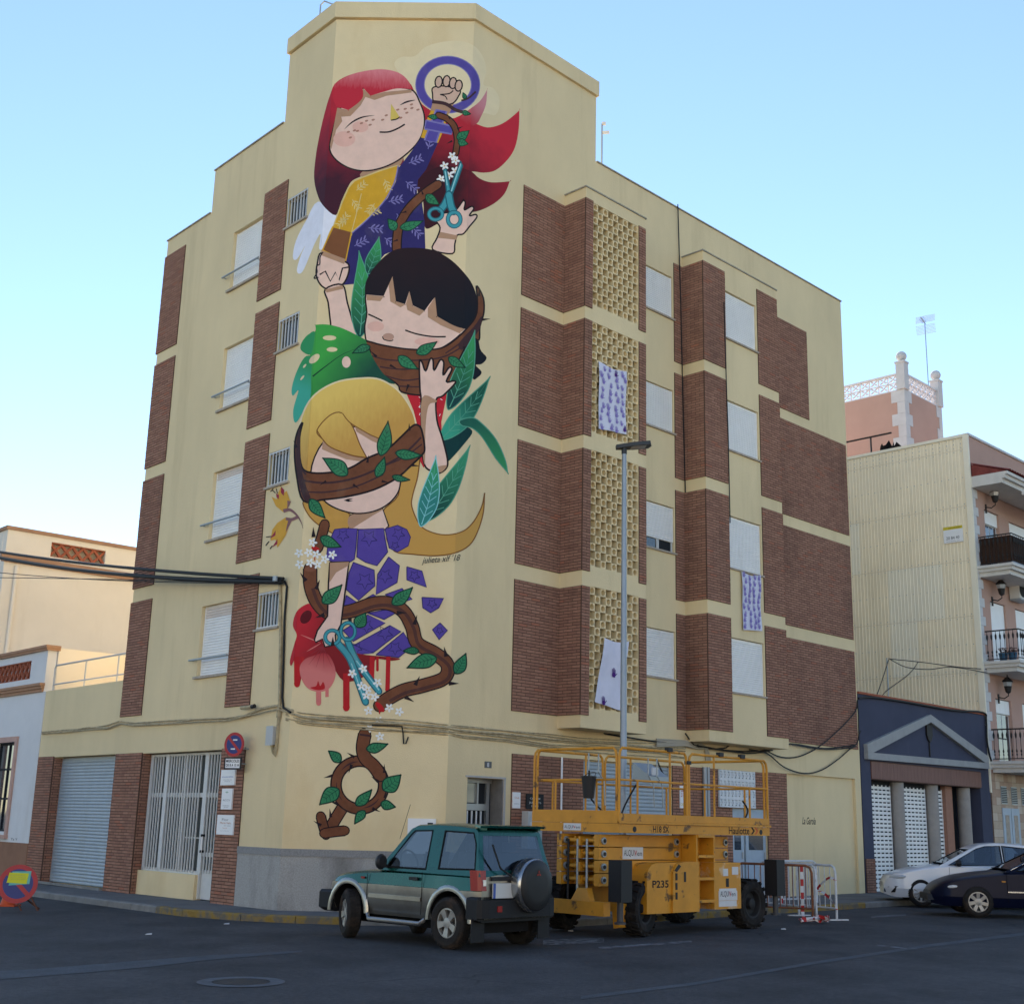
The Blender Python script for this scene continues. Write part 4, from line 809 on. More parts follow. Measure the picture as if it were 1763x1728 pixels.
g.stroke(m3, [(412, 352), (392, 430), (368, 500)], 50, BROWN, edge=OUTL); g.ell(m3, (356, 498), (26, 12), REDB, .3, n=10); g.stroke(m3, [(352, 540), (352, 570)], 6, REDB)
BKB = [(325, 618), (328, 720), (368, 820), (440, 880), (560, 872), (700, 826), (800, 826), (880, 872), (930, 960), (962, 1060), (1070, 1122), (1142, 1190), (1122, 1268), (1000, 1312), (880, 1342), (785, 1392), (738, 1432)]
g.stroke(m3, BKB, 72, BROWN, edge=OUTL); g.stroke(m3, [(p[0] + 12, p[1] + 14) for p in BKB[1:-1]], 20, pt('bark_mid', (.095, .038, .03)))
g.ell(m3, (325, 620), (34, 16), pt('bark_cut', (.24, .09, .05)), n=12); g.ell(m3, (740, 1440), (16, 38), REDB, -.7, n=12); g.stroke(m3, [(738, 1440), (738, 1482)], 7, REDB)
g.shape(m3, [(442, 580), (556, 575), (535, 740), (520, 850), (508, 950), (475, 1012), (478, 1062), (440, 1078), (412, 1082), (398, 1035), (358, 1056), (350, 1040), (368, 985), (428, 900), (434, 700)], SKIN, False, 2.2); g.shape(m3, [(442, 582), (556, 577), (552, 600), (480, 640), (440, 700)], SKSH, False)
for c, a in (((300, 690), -2.2), ((360, 740), -1.2), ((945, 950), -1.3), ((1135, 1140), -1.8), ((1150, 1300), 0), ((950, 1310), -1.1), ((890, 1380), .5), ((345, 430), -1.6), ((410, 890), 2.8), ((560, 910), 1.4), ((840, 880), 0)): g.thorn(m3, c, a, 62, 26)
for b, t, w in (((400, 820), (515, 712), 78), ((815, 828), (935, 728), 72), ((600, 962), (655, 878), 74), ((970, 1108), (876, 1108), 42), ((1075, 1150), (900, 1208), 84), ((1190, 1240), (1252, 1120), 72), ((388, 432), (510, 488), 64)): g.leaf(m3, b, t, w, LEAF, LEAFLINE, 5, 1.7)
g.done('cut_branch', mural, 'painted cut branch with leaves over a bleeding red flower')
g = Paint()
g.stroke(m3, [(545, 1040), (592, 1150), (660, 1250), (735, 1348)], 28, TEAL, edge=TEALD); g.stroke(m3, [(490, 1062), (560, 1150), (608, 1280), (655, 1412)], 30, TEAL, edge=TEALD); g.stroke(m3, [(600, 1165), (735, 1340)], 7, TEALL); g.stroke(m3, [(570, 1180), (645, 1395)], 6, TEALL)
g.ring(m3, (457, 1025), (52, 50), (33, 32), TEAL, 1.6, TEALD, 24); g.ring(m3, (550, 990), (50, 60), (34, 42), TEAL, 1.6, TEALD, 24)
g.shape(m3, [(445, 1080), (460, 1020), (472, 1075)], OUTL, False)
g.done('scissors', mural, 'painted teal scissors pointing down at the cut branch')
g = Paint()
for c in ((340, 462), (315, 522), (363, 532), (258, 525), (412, 560), (325, 582), (262, 592), (368, 592), (457, 535), (575, 1240), (640, 1212), (630, 1315), (665, 1335), (725, 1295), (660, 1370), (708, 1380), (672, 1462), (795, 1445), (855, 1468), (735, 1522), (680, 1565), (740, 1615)): g.flower(m3, c, 27)
g.done('white_blossoms', mural, 'painted white five-petalled blossoms scattered down the wall')
LAY[0] = 0
g = Paint()
g.stroke(m4, [(945, 655), (890, 745), (845, 825)], 68, BROWN, edge=OUTL); g.stroke(m4, [(792, 722), (812, 800), (828, 850)], 56, BROWN, edge=OUTL); g.stroke(m4, [(815, 838), (880, 828), (955, 820)], 58, BROWN, edge=OUTL)
g.ring(m4, (1056, 512), (196, 197), (126, 126), BROWN, 2.6); g.stroke(m4, [(1090, 168), (1075, 260), (1092, 330), (1150, 385), (1195, 450)], 78, BROWN, edge=OUTL); g.stroke(m4, [(1055, 172), (1130, 182)], 14, BROWN2)
for a0 in (.6, 2.4, 3.8): g.stroke(m4, [(1056 + 158 * math.cos(a0 + i * .22), 512 + 158 * math.sin(a0 + i * .22)) for i in range(5)], 10, BROWN2, 2)
for c, a in (((1020, 325), -2.6), ((1222, 430), -1.6), ((870, 450), 2.9), ((1000, 375), 1.9), ((1180, 490), -2.5), ((905, 640), -2.8), ((1140, 670), .4), ((860, 730), -1.7), ((795, 785), -2.6), ((1225, 600), -1.4)): g.thorn(m4, c, a, 62, 22)
for b, t, w in (((1102, 272), (1247, 235), 66), ((925, 355), (843, 282), 66), ((912, 542), (783, 647), 100), ((1215, 545), (1334, 442), 108), ((1200, 635), (1298, 661), 62), ((1032, 648), (1137, 542), 70), ((1088, 688), (1020, 776), 58)): g.leaf(m4, b, t, w, LEAF, LEAFLINE, 4, 1.8)
g.done('branch_ring', mural, 'painted ring and arrow made of a thorny leafy branch')
a_, z_ = FC.px(*m3(990, 588)); text("julieta xlf '18", FC.P(a_, .001 + .00002 * 1500, z_), FC.u + V((0, 0, .10)), (0, 0, 1), .12, INK, 'signature', mural, width=.74, shear=.3)

# ================================================================== neighbours on the left
WHITEW = mat('whitewash', (.70, .69, .68), .9, .15, var=.06, vs=.8, bump=.12, bs=50, dirt=((.45, .40, .33), 1.0, (1, 1, .3), .58, .8, .4))
CREAM = mat('cream_render', (.82, .74, .62), .9, .15, var=.06, vs=.7, bump=.1, bs=50, dirt=((.50, .40, .28), .8, (1, 1, .15), .56, .8, .4))
TANM = mat('tan_moulding', (.40, .23, .14), .85, .2, var=.12, vs=3)
TERRA = mat('terracotta', (.36, .11, .06), .85, .2, var=.2, vs=6)
DADO = mat('dado_brown', (.30, .16, .10), .9, .15, var=.12, vs=2, dirt=((.15, .09, .07), 1.5, (1, 1, .6), .5, .8, .5))
def wall_top(mb, fr, a0, a1, d0, d1, z0, z1, mi=0): mb.fbox(fr, a0, a1, d0, d1, z0, z1, mi)
def lattice(fr, a0, a1, d, z0, z1, n, parent, m, w=.07, dp=.10):
    p = (a1 - a0) / n; h = z1 - z0
    mb = MB(); mb.fbox(fr, a0, a1, d - dp, d, z0, z0 + .03); mb.fbox(fr, a0, a1, d - dp, d, z1 - .03, z1); g = mb.build('lattice_frame', m, parent, kind='stuff')
    for i in range(-1, n + 1):
        for s_ in (1, -1):
            x0 = a0 + p * i; pts = [(x0, z0 + .03), (x0 + p * 2 if False else x0 + p, z1 - .03)]
            if s_ < 0: pts = [(x0 + p, z0 + .03), (x0, z1 - .03)]
            (xa, za), (xb, zb) = pts
            if xa < a0 - .01 or xb < a0 - .01 or xa > a1 + .01 or xb > a1 + .01: continue
            b = MB(); q = V((xb - xa, zb - za)); q.normalize(); nx, nz = -q.y * w / 2, q.x * w / 2
            b.prism([fr.P(xa + nx, d - dp + .01, za + nz), fr.P(xb + nx, d - dp + .01, zb + nz), fr.P(xb - nx, d - dp + .01, zb - nz), fr.P(xa - nx, d - dp + .01, za - nz)], fr.n * (dp - .015 - (.012 if s_ > 0 else 0)))
            b.build('lattice_tile', m, g)
wh = thing('white_house', 'low white house with brown dado and terracotta lattice parapet at the left edge', 'house', FL.P(13.5, 0, .1))
cw = [(11.62, 15.45, -.4, 5.84, 0), (12.62, 15.2, 5.07, 5.55, -.2), (13.0, 14.35, 1.2, 3.46, -.16)]
facade('wall', FL, cw, WHITEW, wh, back=-.25)
mb = MB(); mb.fbox(FL, 11.62, 15.44, -9, -.26, -.3, 4.9); mb.build('roof_block', WHITEW, wh)
mb = MB(); mb.fbox(FL, 11.56, 11.80, -9, -.26, 4.2, 5.82); mb.build('side_parapet', CREAM, wh)
mb = MB(); mb.fbox(FL, 11.55, 15.44, -.3, .06, 5.74, 5.80); mb.fbox(FL, 11.53, 15.44, -.3, .09, 5.80, 5.87); mb.build('coping', TANM, wh)
mb = MB(); mb.fbox(FL, 11.62, 15.44, .0, .05, 4.68, 4.76); mb.fbox(FL, 11.60, 15.44, .0, .09, 4.76, 4.83); mb.fbox(FL, 11.58, 15.44, .0, .13, 4.83, 4.90); mb.build('moulding', TANM, wh)
mb = MB(); mb.fbox(FL, 11.46, 15.44, .0, .025, -.3, .95); mb.build('dado', DADO, wh)
mb = MB(); mb.fbox(FL, 11.46, 11.62, -.3, .01, .95, 4.68); mb.build('corner_strip', WHITEW, wh)
lattice(FL, 12.62, 15.2, -.02, 5.07, 5.55, 9, wh, TERRA, .05, .08)
PKF = mat('pink_stone_frame', (.52, .33, .27), .8, .2, var=.08, vs=4)
mb = MB()
for q in ((12.86, 13.0, 1.12, 3.6), (14.35, 14.49, 1.12, 3.6)): mb.fbox(FL, q[0], q[1], -.02, .05, q[2], q[3])
mb.fbox(FL, 13.0, 14.35, -.02, .05, 3.46, 3.6); mb.build('window_surround', PKF, wh)
mb = MB(); mb.fbox(FL, 12.84, 14.5, -.02, .1, 1.03, 1.12); mb.build('sill', PKF, wh)
mb = MB(); mb.fbox(FL, 13.0, 14.35, -.15, -.13, 1.2, 3.46); w_ = mb.build('window', PANE, wh)
mb = MB()
for q in ((13.0, 13.06, 1.2, 3.46), (13.65, 13.70, 1.2, 3.46), (14.29, 14.35, 1.2, 3.46)): mb.fbox(FL, q[0], q[1], -.13, -.1, q[2], q[3])
for z in (1.2, 2.0, 2.75, 3.4): mb.fbox(FL, 13.06, 14.29, -.128, -.105, z, z + .05)
mb.build('sash', DARK, w_)
text('Ya Y', FL.P(12.62, .002, 1.0), FL.u * -1, (0, 0, 1), .06, INK, 'graffiti', wh, width=.42)
cr_ = thing('cream_house', 'taller cream house with tan cornice and lattice parapet behind the white one', 'house', FL.P(19, -4, .1))
SD = Fr(FL.P(15.45, 0, 0), -FL.n, -FL.u)       # its side wall: a runs back from the street
facade('side_wall', SD, [(0, 12, -.3, 9.52, 0), (1.3, 2.97, 8.93, 9.36, -.3)], CREAM, cr_, back=-.3)
mb = MB(); mb.fbox(FL, 15.80, 26, -12, .0, -.3, 8.9); mb.build('body', CREAM, cr_); mb = MB(); mb.fbox(FL, 15.76, 26, -.3, .004, 8.9, 9.52); mb.build('front_parapet', CREAM, cr_)
for fr_, a, b in ((SD, -.06, 12), (FL, 15.76, 26)): mb = MB(); mb.fbox(fr_, a, b, -.3, .06, 9.52, 9.62); mb.build('coping', TANM, cr_)
mb = MB(); mb.fbox(SD, -.1, 12, .0, .10, 8.58, 8.68); mb.fbox(SD, -.14, 12, .0, .15, 8.68, 8.78); mb.build('cornice', TANM, cr_)
lattice(SD, 1.3, 2.97, -.05, 8.93, 9.36, 5, cr_, TERRA, .07, .1)
mb = MB(); mb.tube([SD.P(.35, .06, 8.5), SD.P(.35, .06, 3.0)], .055, 10); mb.build('downpipe', CREAM, cr_, smooth=True)
# railing of the terrace over the garage
mb = MB(); RL = mat('rail_grey', (.42, .44, .46), .5, .4)
rg = None
m_ = MB(); m_.tube([FL.P(11.32, -.12, 4.70), FL.P(11.32, -.12, 5.27), FL.P(11.26, -.12, 5.33), FL.P(7.1, -.12, 5.33)], .024, 8); rg = m_.build('terrace_rail', RL, apt, smooth=True)
m_ = MB(); m_.tube([FL.P(11.32, -.12, 4.85), FL.P(7.1, -.12, 4.85)], .02, 8); m_.build('lower_rail', RL, rg, smooth=True)
for s in (9.5, 7.72): m_ = MB(); m_.tube([FL.P(s, -.12, 4.68), FL.P(s, -.12, 5.33)], .02, 8); m_.build('post', RL, rg, smooth=True)
# ================================================================== the blue shop
bs = thing('blue_shop', 'single-storey blue shop front with white triangular pediment and slotted shutters', 'shop', FR.P(18.8, 0, .2))
BLUE = mat('blue_render', (.062, .068, .105), .85, .2, var=.12, vs=1.0, bump=.12, bs=50, dirt=((.12, .13, .17), 1.5, (1, 1, .3), .6, .8, .35))
facade('wall', FR, [(14.96, 22.7, -.3, 5.35, 0), (15.46, 22.02, -.3, 3.12, -.85)], BLUE, bs, back=-8)
mb = MB(); mb.fbox(FR, 14.94, 22.7, -.3, .04, 5.35, 5.41); mb.build('coping', TERRA, bs)
PEDM = mat('pediment_stone', (.34, .34, .33), .8, .2, var=.1, vs=3)
mb = MB(); mb.prism([FR.P(15.15, 0, 3.62), FR.P(22.47, 0, 3.70), FR.P(22.47, 0, 3.88), FR.P(15.15, 0, 3.80)], FR.n * .12)
mb.prism([FR.P(15.15, 0, 3.803), FR.P(15.45, 0, 3.806), FR.P(18.85, 0, 4.86), FR.P(18.85, 0, 5.08), FR.P(15.15, 0, 4.02)], FR.n * .118); mb.prism([FR.P(22.47, 0, 3.883), FR.P(22.47, 0, 4.08), FR.P(18.853, 0, 5.08), FR.P(18.853, 0, 4.86), FR.P(22.2, 0, 3.883)], FR.n * .118)
mb.build('pediment', PEDM, bs)
IRON = mat('wrought_iron', (.020, .017, .016), .6, .3)
mb = MB(); mb.prism([FR.P(18.85 + x, .01, z) for x, z in ((-.16, 4.78), (.16, 4.78), (.17, 4.5), (.1, 4.36), (0, 4.28), (-.1, 4.36), (-.17, 4.5))], FR.n * .05); mb.prism([FR.P(18.85 + x, .01, z) for x, z in ((-.14, 4.79), (.14, 4.79), (.2, 4.9), (.08, 4.86), (0, 4.95), (-.08, 4.86), (-.2, 4.9))], FR.n * .04); mb.fbox(FR, 18.835, 18.865, .01, .04, 3.87, 4.28); mb.build('iron_crest', IRON, bs)
STRIP = mat('brown_wall_tiles', (.19, .085, .062), .6, .4, var=.25, vs=4, stretch=(6, 6, .4))
tm = MB(); tm.fbox(LOC, -.098, .098, -.012, .012, -.225, .225); tme = tm.mesh('tile', STRIP, center=False)[0]
mb = MB(); mb.fbox(FR, 15.46, 22.06, -.3, .008, 3.10, 3.60); st = mb.build('tile_strip', MORT, bs)
for i in range(33): link('tile', tme, FR.P(15.56 + .2 * i, .018, 3.35), st, rot=rotR)
COLM = mat('column_stone', (.33, .30, .27), .8, .25, var=.12, vs=5)
for s in (17.3, 19.33, 21.38): mb = MB(); mb.lathe(FR.P(s, -.25, -.1), (0, 0, 1), [(.21, 0), (.21, .35), (.195, .36), (.195, 3.2)], 20); mb.build('column', COLM, bs, smooth=True)
def slotted(a0, a1, d, z0, z1, parent):
    mb = MB(); mb.fbox(FR, a0, a1, d - .05, d - .045, z0, z1); p = mb.build('slotted_shutter', DARK, parent)
    w = a1 - a0; m2 = MB(); pitch = .112; m2.fbox(LOC, -w / 2, w / 2, -.012, .012, -.038, .036); n = max(2, int(w / .2))
    for i in range(n + 1): x = -w / 2 + w * i / n; m2.fbox(LOC, max(-w / 2, x - .025), min(w / 2, x + .025), -.008, .008, .036, .076)
    me = m2.mesh('slat', SHUT, center=False)[0]
    for i in range(int((z1 - z0) / pitch)): link('slat', me, FR.P((a0 + a1) / 2, d - .02, z0 + .03 + pitch * i), p, rot=rotR)
for a, b in ((15.5, 17.05), (17.55, 19.08), (19.58, 20.12)): slotted(a, b, -.3, .2, 3.1, bs)
bricks(bs, FR, 14.98, 15.46, .0, 1.05, 0, th=.03); mb = MB(); mb.fbox(FR, 20.12, 20.55, -.84, -.2, 0, 3.11); mb.build('inner_pier', BR[0], bs); mb = MB(); mb.fbox(FR, 20.55, 22.0, -.84, -.8, 0, 3.11); mb.build('doorway', DARK, bs)
mb = MB(); mb.fbox(FR, 15.6, 22.3, -14, -6.2, -.3, 18); ob = mb.build('shade_block', CREAM); tag(ob, 'unseen cream building added behind the blue shop to shade the street', 'building')  # unseen block, added to keep the sun off the road at right
mb = MB(); mb.fbox(FL, 7.4, 11.3, -22, -8, -.3, 18); tag(mb.build('shade_block', CREAM), 'unseen cream building added behind the garage wing to shade the street', 'building')  # second unseen block, added to shade the road at left
# ================================================================== salmon building with balconies
sb_ = thing('salmon_building', 'salmon apartment house with corrugated party wall, iron balconies and roof tower', 'building', FR.P(25, 0, .2))
SALM = mat('salmon_render', (.50, .32, .255), .9, .15, var=.07, vs=.8, bump=.1, bs=50); QUO = mat('quoin_white', (.60, .585, .57), .85, .2, var=.08, vs=3)
cs = [(22.72, 40, -.3, 14.5, 0), (23.62, 24.72, 10.15, 12.17, -.15), (23.6, 24.75, 7.05, 9.1, -.15), (23.5, 24.65, 3.95, 5.95, -.15), (25.5, 27.4, 10.15, 12.1, -.15), (25.5, 27.4, 7.05, 9.1, -.15), (25.5, 27.4, 3.95, 5.95, -.15)]
facade('street_wall', FR, cs, SALM, sb_, back=-.3)
mb = MB(); mb.fbox(FR, 22.74, 40, -12, -.31, -.3, 14.2); mb.build('body', SALM, sb_)
mb = MB(); mb.fbox(FR, 22.7, 40, -.3, .05, 14.5, 14.58); mb.build('coping', QUO, sb_)
# corrugated cladding of the party wall
PW = Fr(FR.P(22.72, 0, 0), -FR.n, -FR.u)     # a runs back from the street
CORR = mat('corrugated_cream', (.89, .775, .56), .6, .3, var=.07, vs=1.0, dirt=((.5, .40, .24), .9, (1, 1, .12), .55, .8, .35)); CORR2 = mat('corrugated_pale', (.86, .79, .62), .55, .4, var=.06, vs=1.0)
SW = .98
def corr(h, m):
    mb = MB(); pts = []; n = 8; p = SW / n; s_ = sy(PW)
    for i in range(n): x = -SW / 2 + p * i; pts += [(x, 0), (x + p * .25, 0), (x + p * .35, .013), (x + p * .75, .013), (x + p * .85, 0)]
    pts.append((SW / 2, 0)); mb.grid([[(x, s_ * y, -h / 2) for x, y in pts], [(x, s_ * y, h / 2) for x, y in pts]])
    for i in range(0, n, 2):
        for z in (-h / 2 + .06, 0, h / 2 - .06): x = -SW / 2 + p * i + p * .55; mb.fbox(LOC, x - .012, x + .012, s_ * .03, s_ * .04, z - .012, z + .012, 1)
    return mb.mesh('corrugated_sheet', [m, GREYM], center=False)[0]
mb = MB(); mb.fbox(PW, 0.0, 12, -.02, .0, -.3, 14.5); pw = mb.build('cladding', mat('cladding_shadow_gap', (.55, .45, .30), .8), sb_)
rows = [(14.04, 14.46), (12.12, 14.05), (10.31, 12.13), (8.5, 10.32), (6.7, 8.51), (4.9, 6.71), (3.0, 4.91)]
for j, (a, b) in enumerate(rows):
    ms = (corr(b - a - .018, CORR), corr(b - a - .018, CORR2))
    for i in range(7): link('corrugated_sheet', ms[1 if (i, j) in ((2, 3), (1, 3), (2, 4), (4, 2)) else 0], PW.P(.15 + SW * (i + .5), .004 + (.003 if (i + j) % 2 else 0) + .006 * (len(rows) - j) / 7, (a + b) / 2), pw, rot=frrot(PW))
mb = MB(); mb.fbox(PW, -.04, 12, -.05, .06, 14.46, 14.56); mb.fbox(PW, -.04, .15, -.02, .055, 3.0, 14.46); mb.build('flashing', CORR2, sb_)
# quoins
z = 3.7; i = 0; qa = MB(); qa.fbox(FR, 22.735, 23.12, .0, .035, -.15, .15); qb = MB(); qb.fbox(FR, 22.735, 22.95, .0, .035, -.15, .15)
while z < 13.0:
    q = MB(); q.fbox(FR, 22.735, 23.12 if i % 2 else 22.95, -.01, .035, z + .004, z + .296); q.build('quoin', QUO, sb_); z += .3; i += 1
BAL = mat('balcony_white', (.64, .61, .56), .8, .2, var=.08, vs=3)
for k, zb_ in enumerate((10.1, 7.03, 3.95)):
    mb = MB(); mb.fbox(FR, 22.76, 40, .036, 1.2, zb_ - .09, zb_); mb.fbox(FR, 22.82, 40, .036, 1.13, zb_ - .2, zb_ - .09); mb.fbox(FR, 22.9, 40, .036, 1.02, zb_ - .34, zb_ - .2); mb.build('balcony_slab', BAL, sb_)
    rl = MB(); rl.tube([FR.P(22.98, .04, zb_ + .98), FR.P(22.98, 1.12, zb_ + .98), FR.P(29, 1.12, zb_ + .98)], .022, 6); rl.tube([FR.P(22.98, .04, zb_ + .08), FR.P(22.98, 1.12, zb_ + .08), FR.P(29, 1.12, zb_ + .08)], .015, 6); ra = rl.build('railing', IRON, sb_, kind='stuff')
    bm_ = MB(); bm_.lathe((0, 0, -.45), (0, 0, 1), [(.009, 0), (.009, .08), (.026, .12), (.009, .17), (.03, .22), (.009, .3), (.009, .6), (.03, .66), (.034, .74), (.009, .82), (.009, .9)], 6); me = bm_.mesh('baluster', IRON, smooth=True, center=False)[0]
    for i in range(8): link('baluster', me, FR.P(22.98, .1 + .14 * i, zb_ + .53), ra)
    for i in range(22): link('baluster', me, FR.P(23.12 + .14 * i, 1.12, zb_ + .53), ra)
    if k == 0:
        m2 = MB(); m2.fbox(FR, 22.995, 23.0, .05, 1.09, zb_ + .1, zb_ + .93); m2.fbox(FR, 23.0, 29, 1.085, 1.09, zb_ + .1, zb_ + .93); m2.build('reed_screen', mat('reed_dark', (.05, .028, .02), .9, .1, var=.5, vs=12, stretch=(6, 6, .3)), sb_)
for (a, b, z0, z1, cut) in ((23.62, 24.72, 10.15, 12.17, .45), (23.6, 24.75, 7.05, 9.1, 2.0), (23.5, 24.65, 3.95, 5.95, .45), (25.5, 27.4, 10.15, 12.1, 1.9), (25.5, 27.4, 7.05, 9.1, 1.9), (25.5, 27.4, 3.95, 5.95, 1.9)):
    mb = MB(); mb.fbox(FR, a, b, -.145, -.12, z0, z1); w_ = mb.build('balcony_door', FRAME, sb_)
    if cut < 1:
        for x0, x1 in ((a + .08, (a + b) / 2 - .03), ((a + b) / 2 + .03, b - .08)): m2 = MB(); m2.fbox(FR, x0, x1, -.119, -.11, z0 + .1, z1 - cut - .03); m2.build('pane', PANE, w_)
    m2 = MB(); m2.fbox(FR, a + .03, b - .03, -.118, -.06, z1 - cut, z1 - .02); m2.build('shutter', SHUT, w_)
# tiled eave over the top balcony, awning
mb = MB(); mb.fbox(FR, 22.74, 40, .036, 1.05, 12.72, 12.86); mb.fbox(FR, 22.74, 40, .036, 1.16, 12.86, 12.98); mb.fbox(FR, 22.74, 40, .036, 1.24, 12.98, 13.08); ev = mb.build('eave', BAL, sb_)
TILE = mat('roof_tile_red', (.21, .045, .035), .7, .3, var=.3, vs=5)
tm = MB(); tm.grid([[(.09 * math.cos(a), y, .055 * math.sin(a) + (.42 * (1 - y / 1.25))) for a in [math.pi * k / 6 for k in range(7)]] for y in (0, .42, .84, 1.26)]); me = tm.mesh('roof_tile', TILE, smooth=True, center=False)[0]
tl = MB(); tl.prism([FR.P(22.78, .036, 13.082), FR.P(22.78, 1.24, 13.082), FR.P(22.78, .036, 13.5)], FR.u * 8); tt = tl.build('tiled_roof', TILE, sb_)
rx = Matrix((FR.u, FR.n, V((0, 0, -1) if sy(FR) < 0 else (0, 0, 1)))).transposed()
for i in range(30):
    m2 = MB(); b0 = FR.P(22.86 + .19 * i, .04, 13.11)
    m2.grid([[FR.P(22.86 + .19 * i + .09 * math.cos(a), .04 + y, 13.10 + .055 * math.sin(a) + .42 * (1 - y / 1.26)) for a in [math.pi * k / 6 for k in range(7)]] for y in (0, 1.26)]); m2.build('roof_tile', TILE, tt, smooth=True)
mb = MB(); AW = mat('awning_white', (.74, .72, .70), .8, .2); AWR = mat('awning_stripe', (.50, .33, .30), .8, .2)
for i in range(20): a = 24.3 + .16 * i; mb.prism([FR.P(a, 1.22, 12.68), FR.P(a + .16, 1.22, 12.68), FR.P(a + .16, 1.24, 12.42), FR.P(a + .08, 1.24, 12.36), FR.P(a, 1.24, 12.42)], FR.n * .012, i % 2)
mb.fbox(FR, 24.2, 27.5, 1.05, 1.215, 12.6, 12.71, 0); mb.build('awning', [AW, AWR], sb_)
# tower on the roof
TD = -5; TS = 28.34
mb = MB(); mb.fbox(FR, TS, TS + 3.1, TD - 4.5, TD, 14.0, 18.75); mb.build('roof_tower', SALM, sb_)
for k in range(9):
    m2 = MB(); w = .55 if k % 2 else .3; m2.fbox(FR, TS - .03, TS + w, TD - w, TD + .03, 14.9 + k * .48, 15.38 + k * .48 - .006); m2.build('tower_quoin', QUO, sb_)
    m2 = MB(); w = .45 if k % 2 else .25; m2.fbox(FR, TS + 3.13 - w, TS + 3.13, TD - w, TD + .03, 14.9 + k * .48, 15.38 + k * .48 - .006); m2.build('tower_quoin', QUO, sb_)
LT = mat('lattice_white', (.68, .66, .66), .8, .2)
def openwork(fr, a0, a1, d, z0, z1, n):
    mb = MB(); mb.fbox(fr, a0, a1, d - .1, d, z0, z0 + .05); mb.fbox(fr, a0, a1, d - .12, d + .02, z1 - .06, z1); par = mb.build('roof_balustrade', LT, sb_, kind='stuff'); p = (a1 - a0) / n
    for i in range(n):
        for zz0, zz1 in ((z0 + .05, (z0 + z1) / 2), ((z0 + z1) / 2, z1 - .06)):
            b = MB(); x = a0 + p * i; c = (x + p / 2, (zz0 + zz1) / 2)
            b.fbox(fr, x, x + .03, d - .09, d - .01, zz0, zz1); b.fbox(fr, x + .03, x + p, d - .09, d - .01, zz1 - .025, zz1)
            for sx in (-1, 1):
                for sz in (-1, 1):
                    e = (c[0] + sx * p * .42, c[1] + sz * (zz1 - zz0) * .38); m = ((c[0] + e[0]) / 2 + sz * .02 * sx, (c[1] + e[1]) / 2 - .02 * sx)
                    b.prism([fr.P(c[0], d - .07, c[1]), fr.P(c[0] + sx * p * .28, d - .07, c[1] + sz * (zz1 - zz0) * .12), fr.P(e[0], d - .07, e[1]), fr.P(c[0] + sx * p * .12, d - .07, c[1] + sz * (zz1 - zz0) * .3)], fr.n * .05)
            b.build('openwork_block', LT, par)
TF = Fr(FR.P(TS, TD, 0), -FR.n, -FR.u)
openwork(FR, TS + .25, TS + 2.9, TD, 18.75, 19.48, 7); openwork(TF, .25, 4.4, 0, 18.75, 19.48, 10)
for s, d in ((TS + .08, TD - .08), (TS + 2.98, TD - .08)):
    m2 = MB(); m2.fbox(FR, s - .18, s + .18, d - .18, d + .18, 18.76, 19.85); m2.fbox(FR, s - .21, s + .21, d - .21, d + .21, 19.85, 19.92); p = m2.build('tower_post', QUO, sb_)
    m2 = MB(); m2.lathe(FR.P(s, d, 19.92), (0, 0, 1), [(.1, 0), (.09, .05)] + [(.21 * math.sin(a), .24 - .21 * math.cos(a)) for a in [math.pi * (k + .8) / 12 for k in range(12)]], 18); m2.build('ball_finial', QUO, p, smooth=True)
# stone-clad ground floor
CL_ = [mat('cladding_%s' % n, c, .7, .3, var=.1, vs=6) for n, c in (('sand', (.48, .37, .27)), ('pale', (.56, .46, .36)), ('rose', (.42, .29, .21)))]
tiles = MB(); tiles.fbox(FR, 22.72, 32, .0, .012, -.2, 3.6, 0); gf = tiles.build('stone_cladding', MORT, sb_)
tmm = []
for m in CL_: t_ = MB(); t_.fbox(LOC, -.147, .147, -.012, .012, -.117, .117); tmm.append(t_.mesh('stone_tile', m, center=False)[0])
for j in range(15):
    for i in range(12):
        link('stone_tile', random.choices(tmm, (4, 3, 2))[0], FR.P(22.88 + .3 * i, .018, .12 + .24 * j), gf, rot=rotR)
for s in (23.36, 24.1, 24.85):
    m2 = MB(); m2.fbox(FR, s, s + .4, .03, .05, 2.68, 3.22); v_ = m2.build('vent_grille', GREYM, sb_)
    for i in range(9): m3 = MB(); m3.fbox(FR, s + .02, s + .38, .05, .065, 2.72 + .054 * i, 2.75 + .054 * i); m3.build('louvre', DARK, v_)
for s in (23.36, 23.98):
    m2 = MB(); m2.fbox(FR, s, s + .58, .03, .06, .25, 2.56); v_ = m2.build('meter_cabinet_door', BLD, sb_)
    m3 = MB(); m3.fbox(FR, s + .15, s + .43, .06, .066, 1.5, 2.35); m3.build('louvre', SILL, v_)
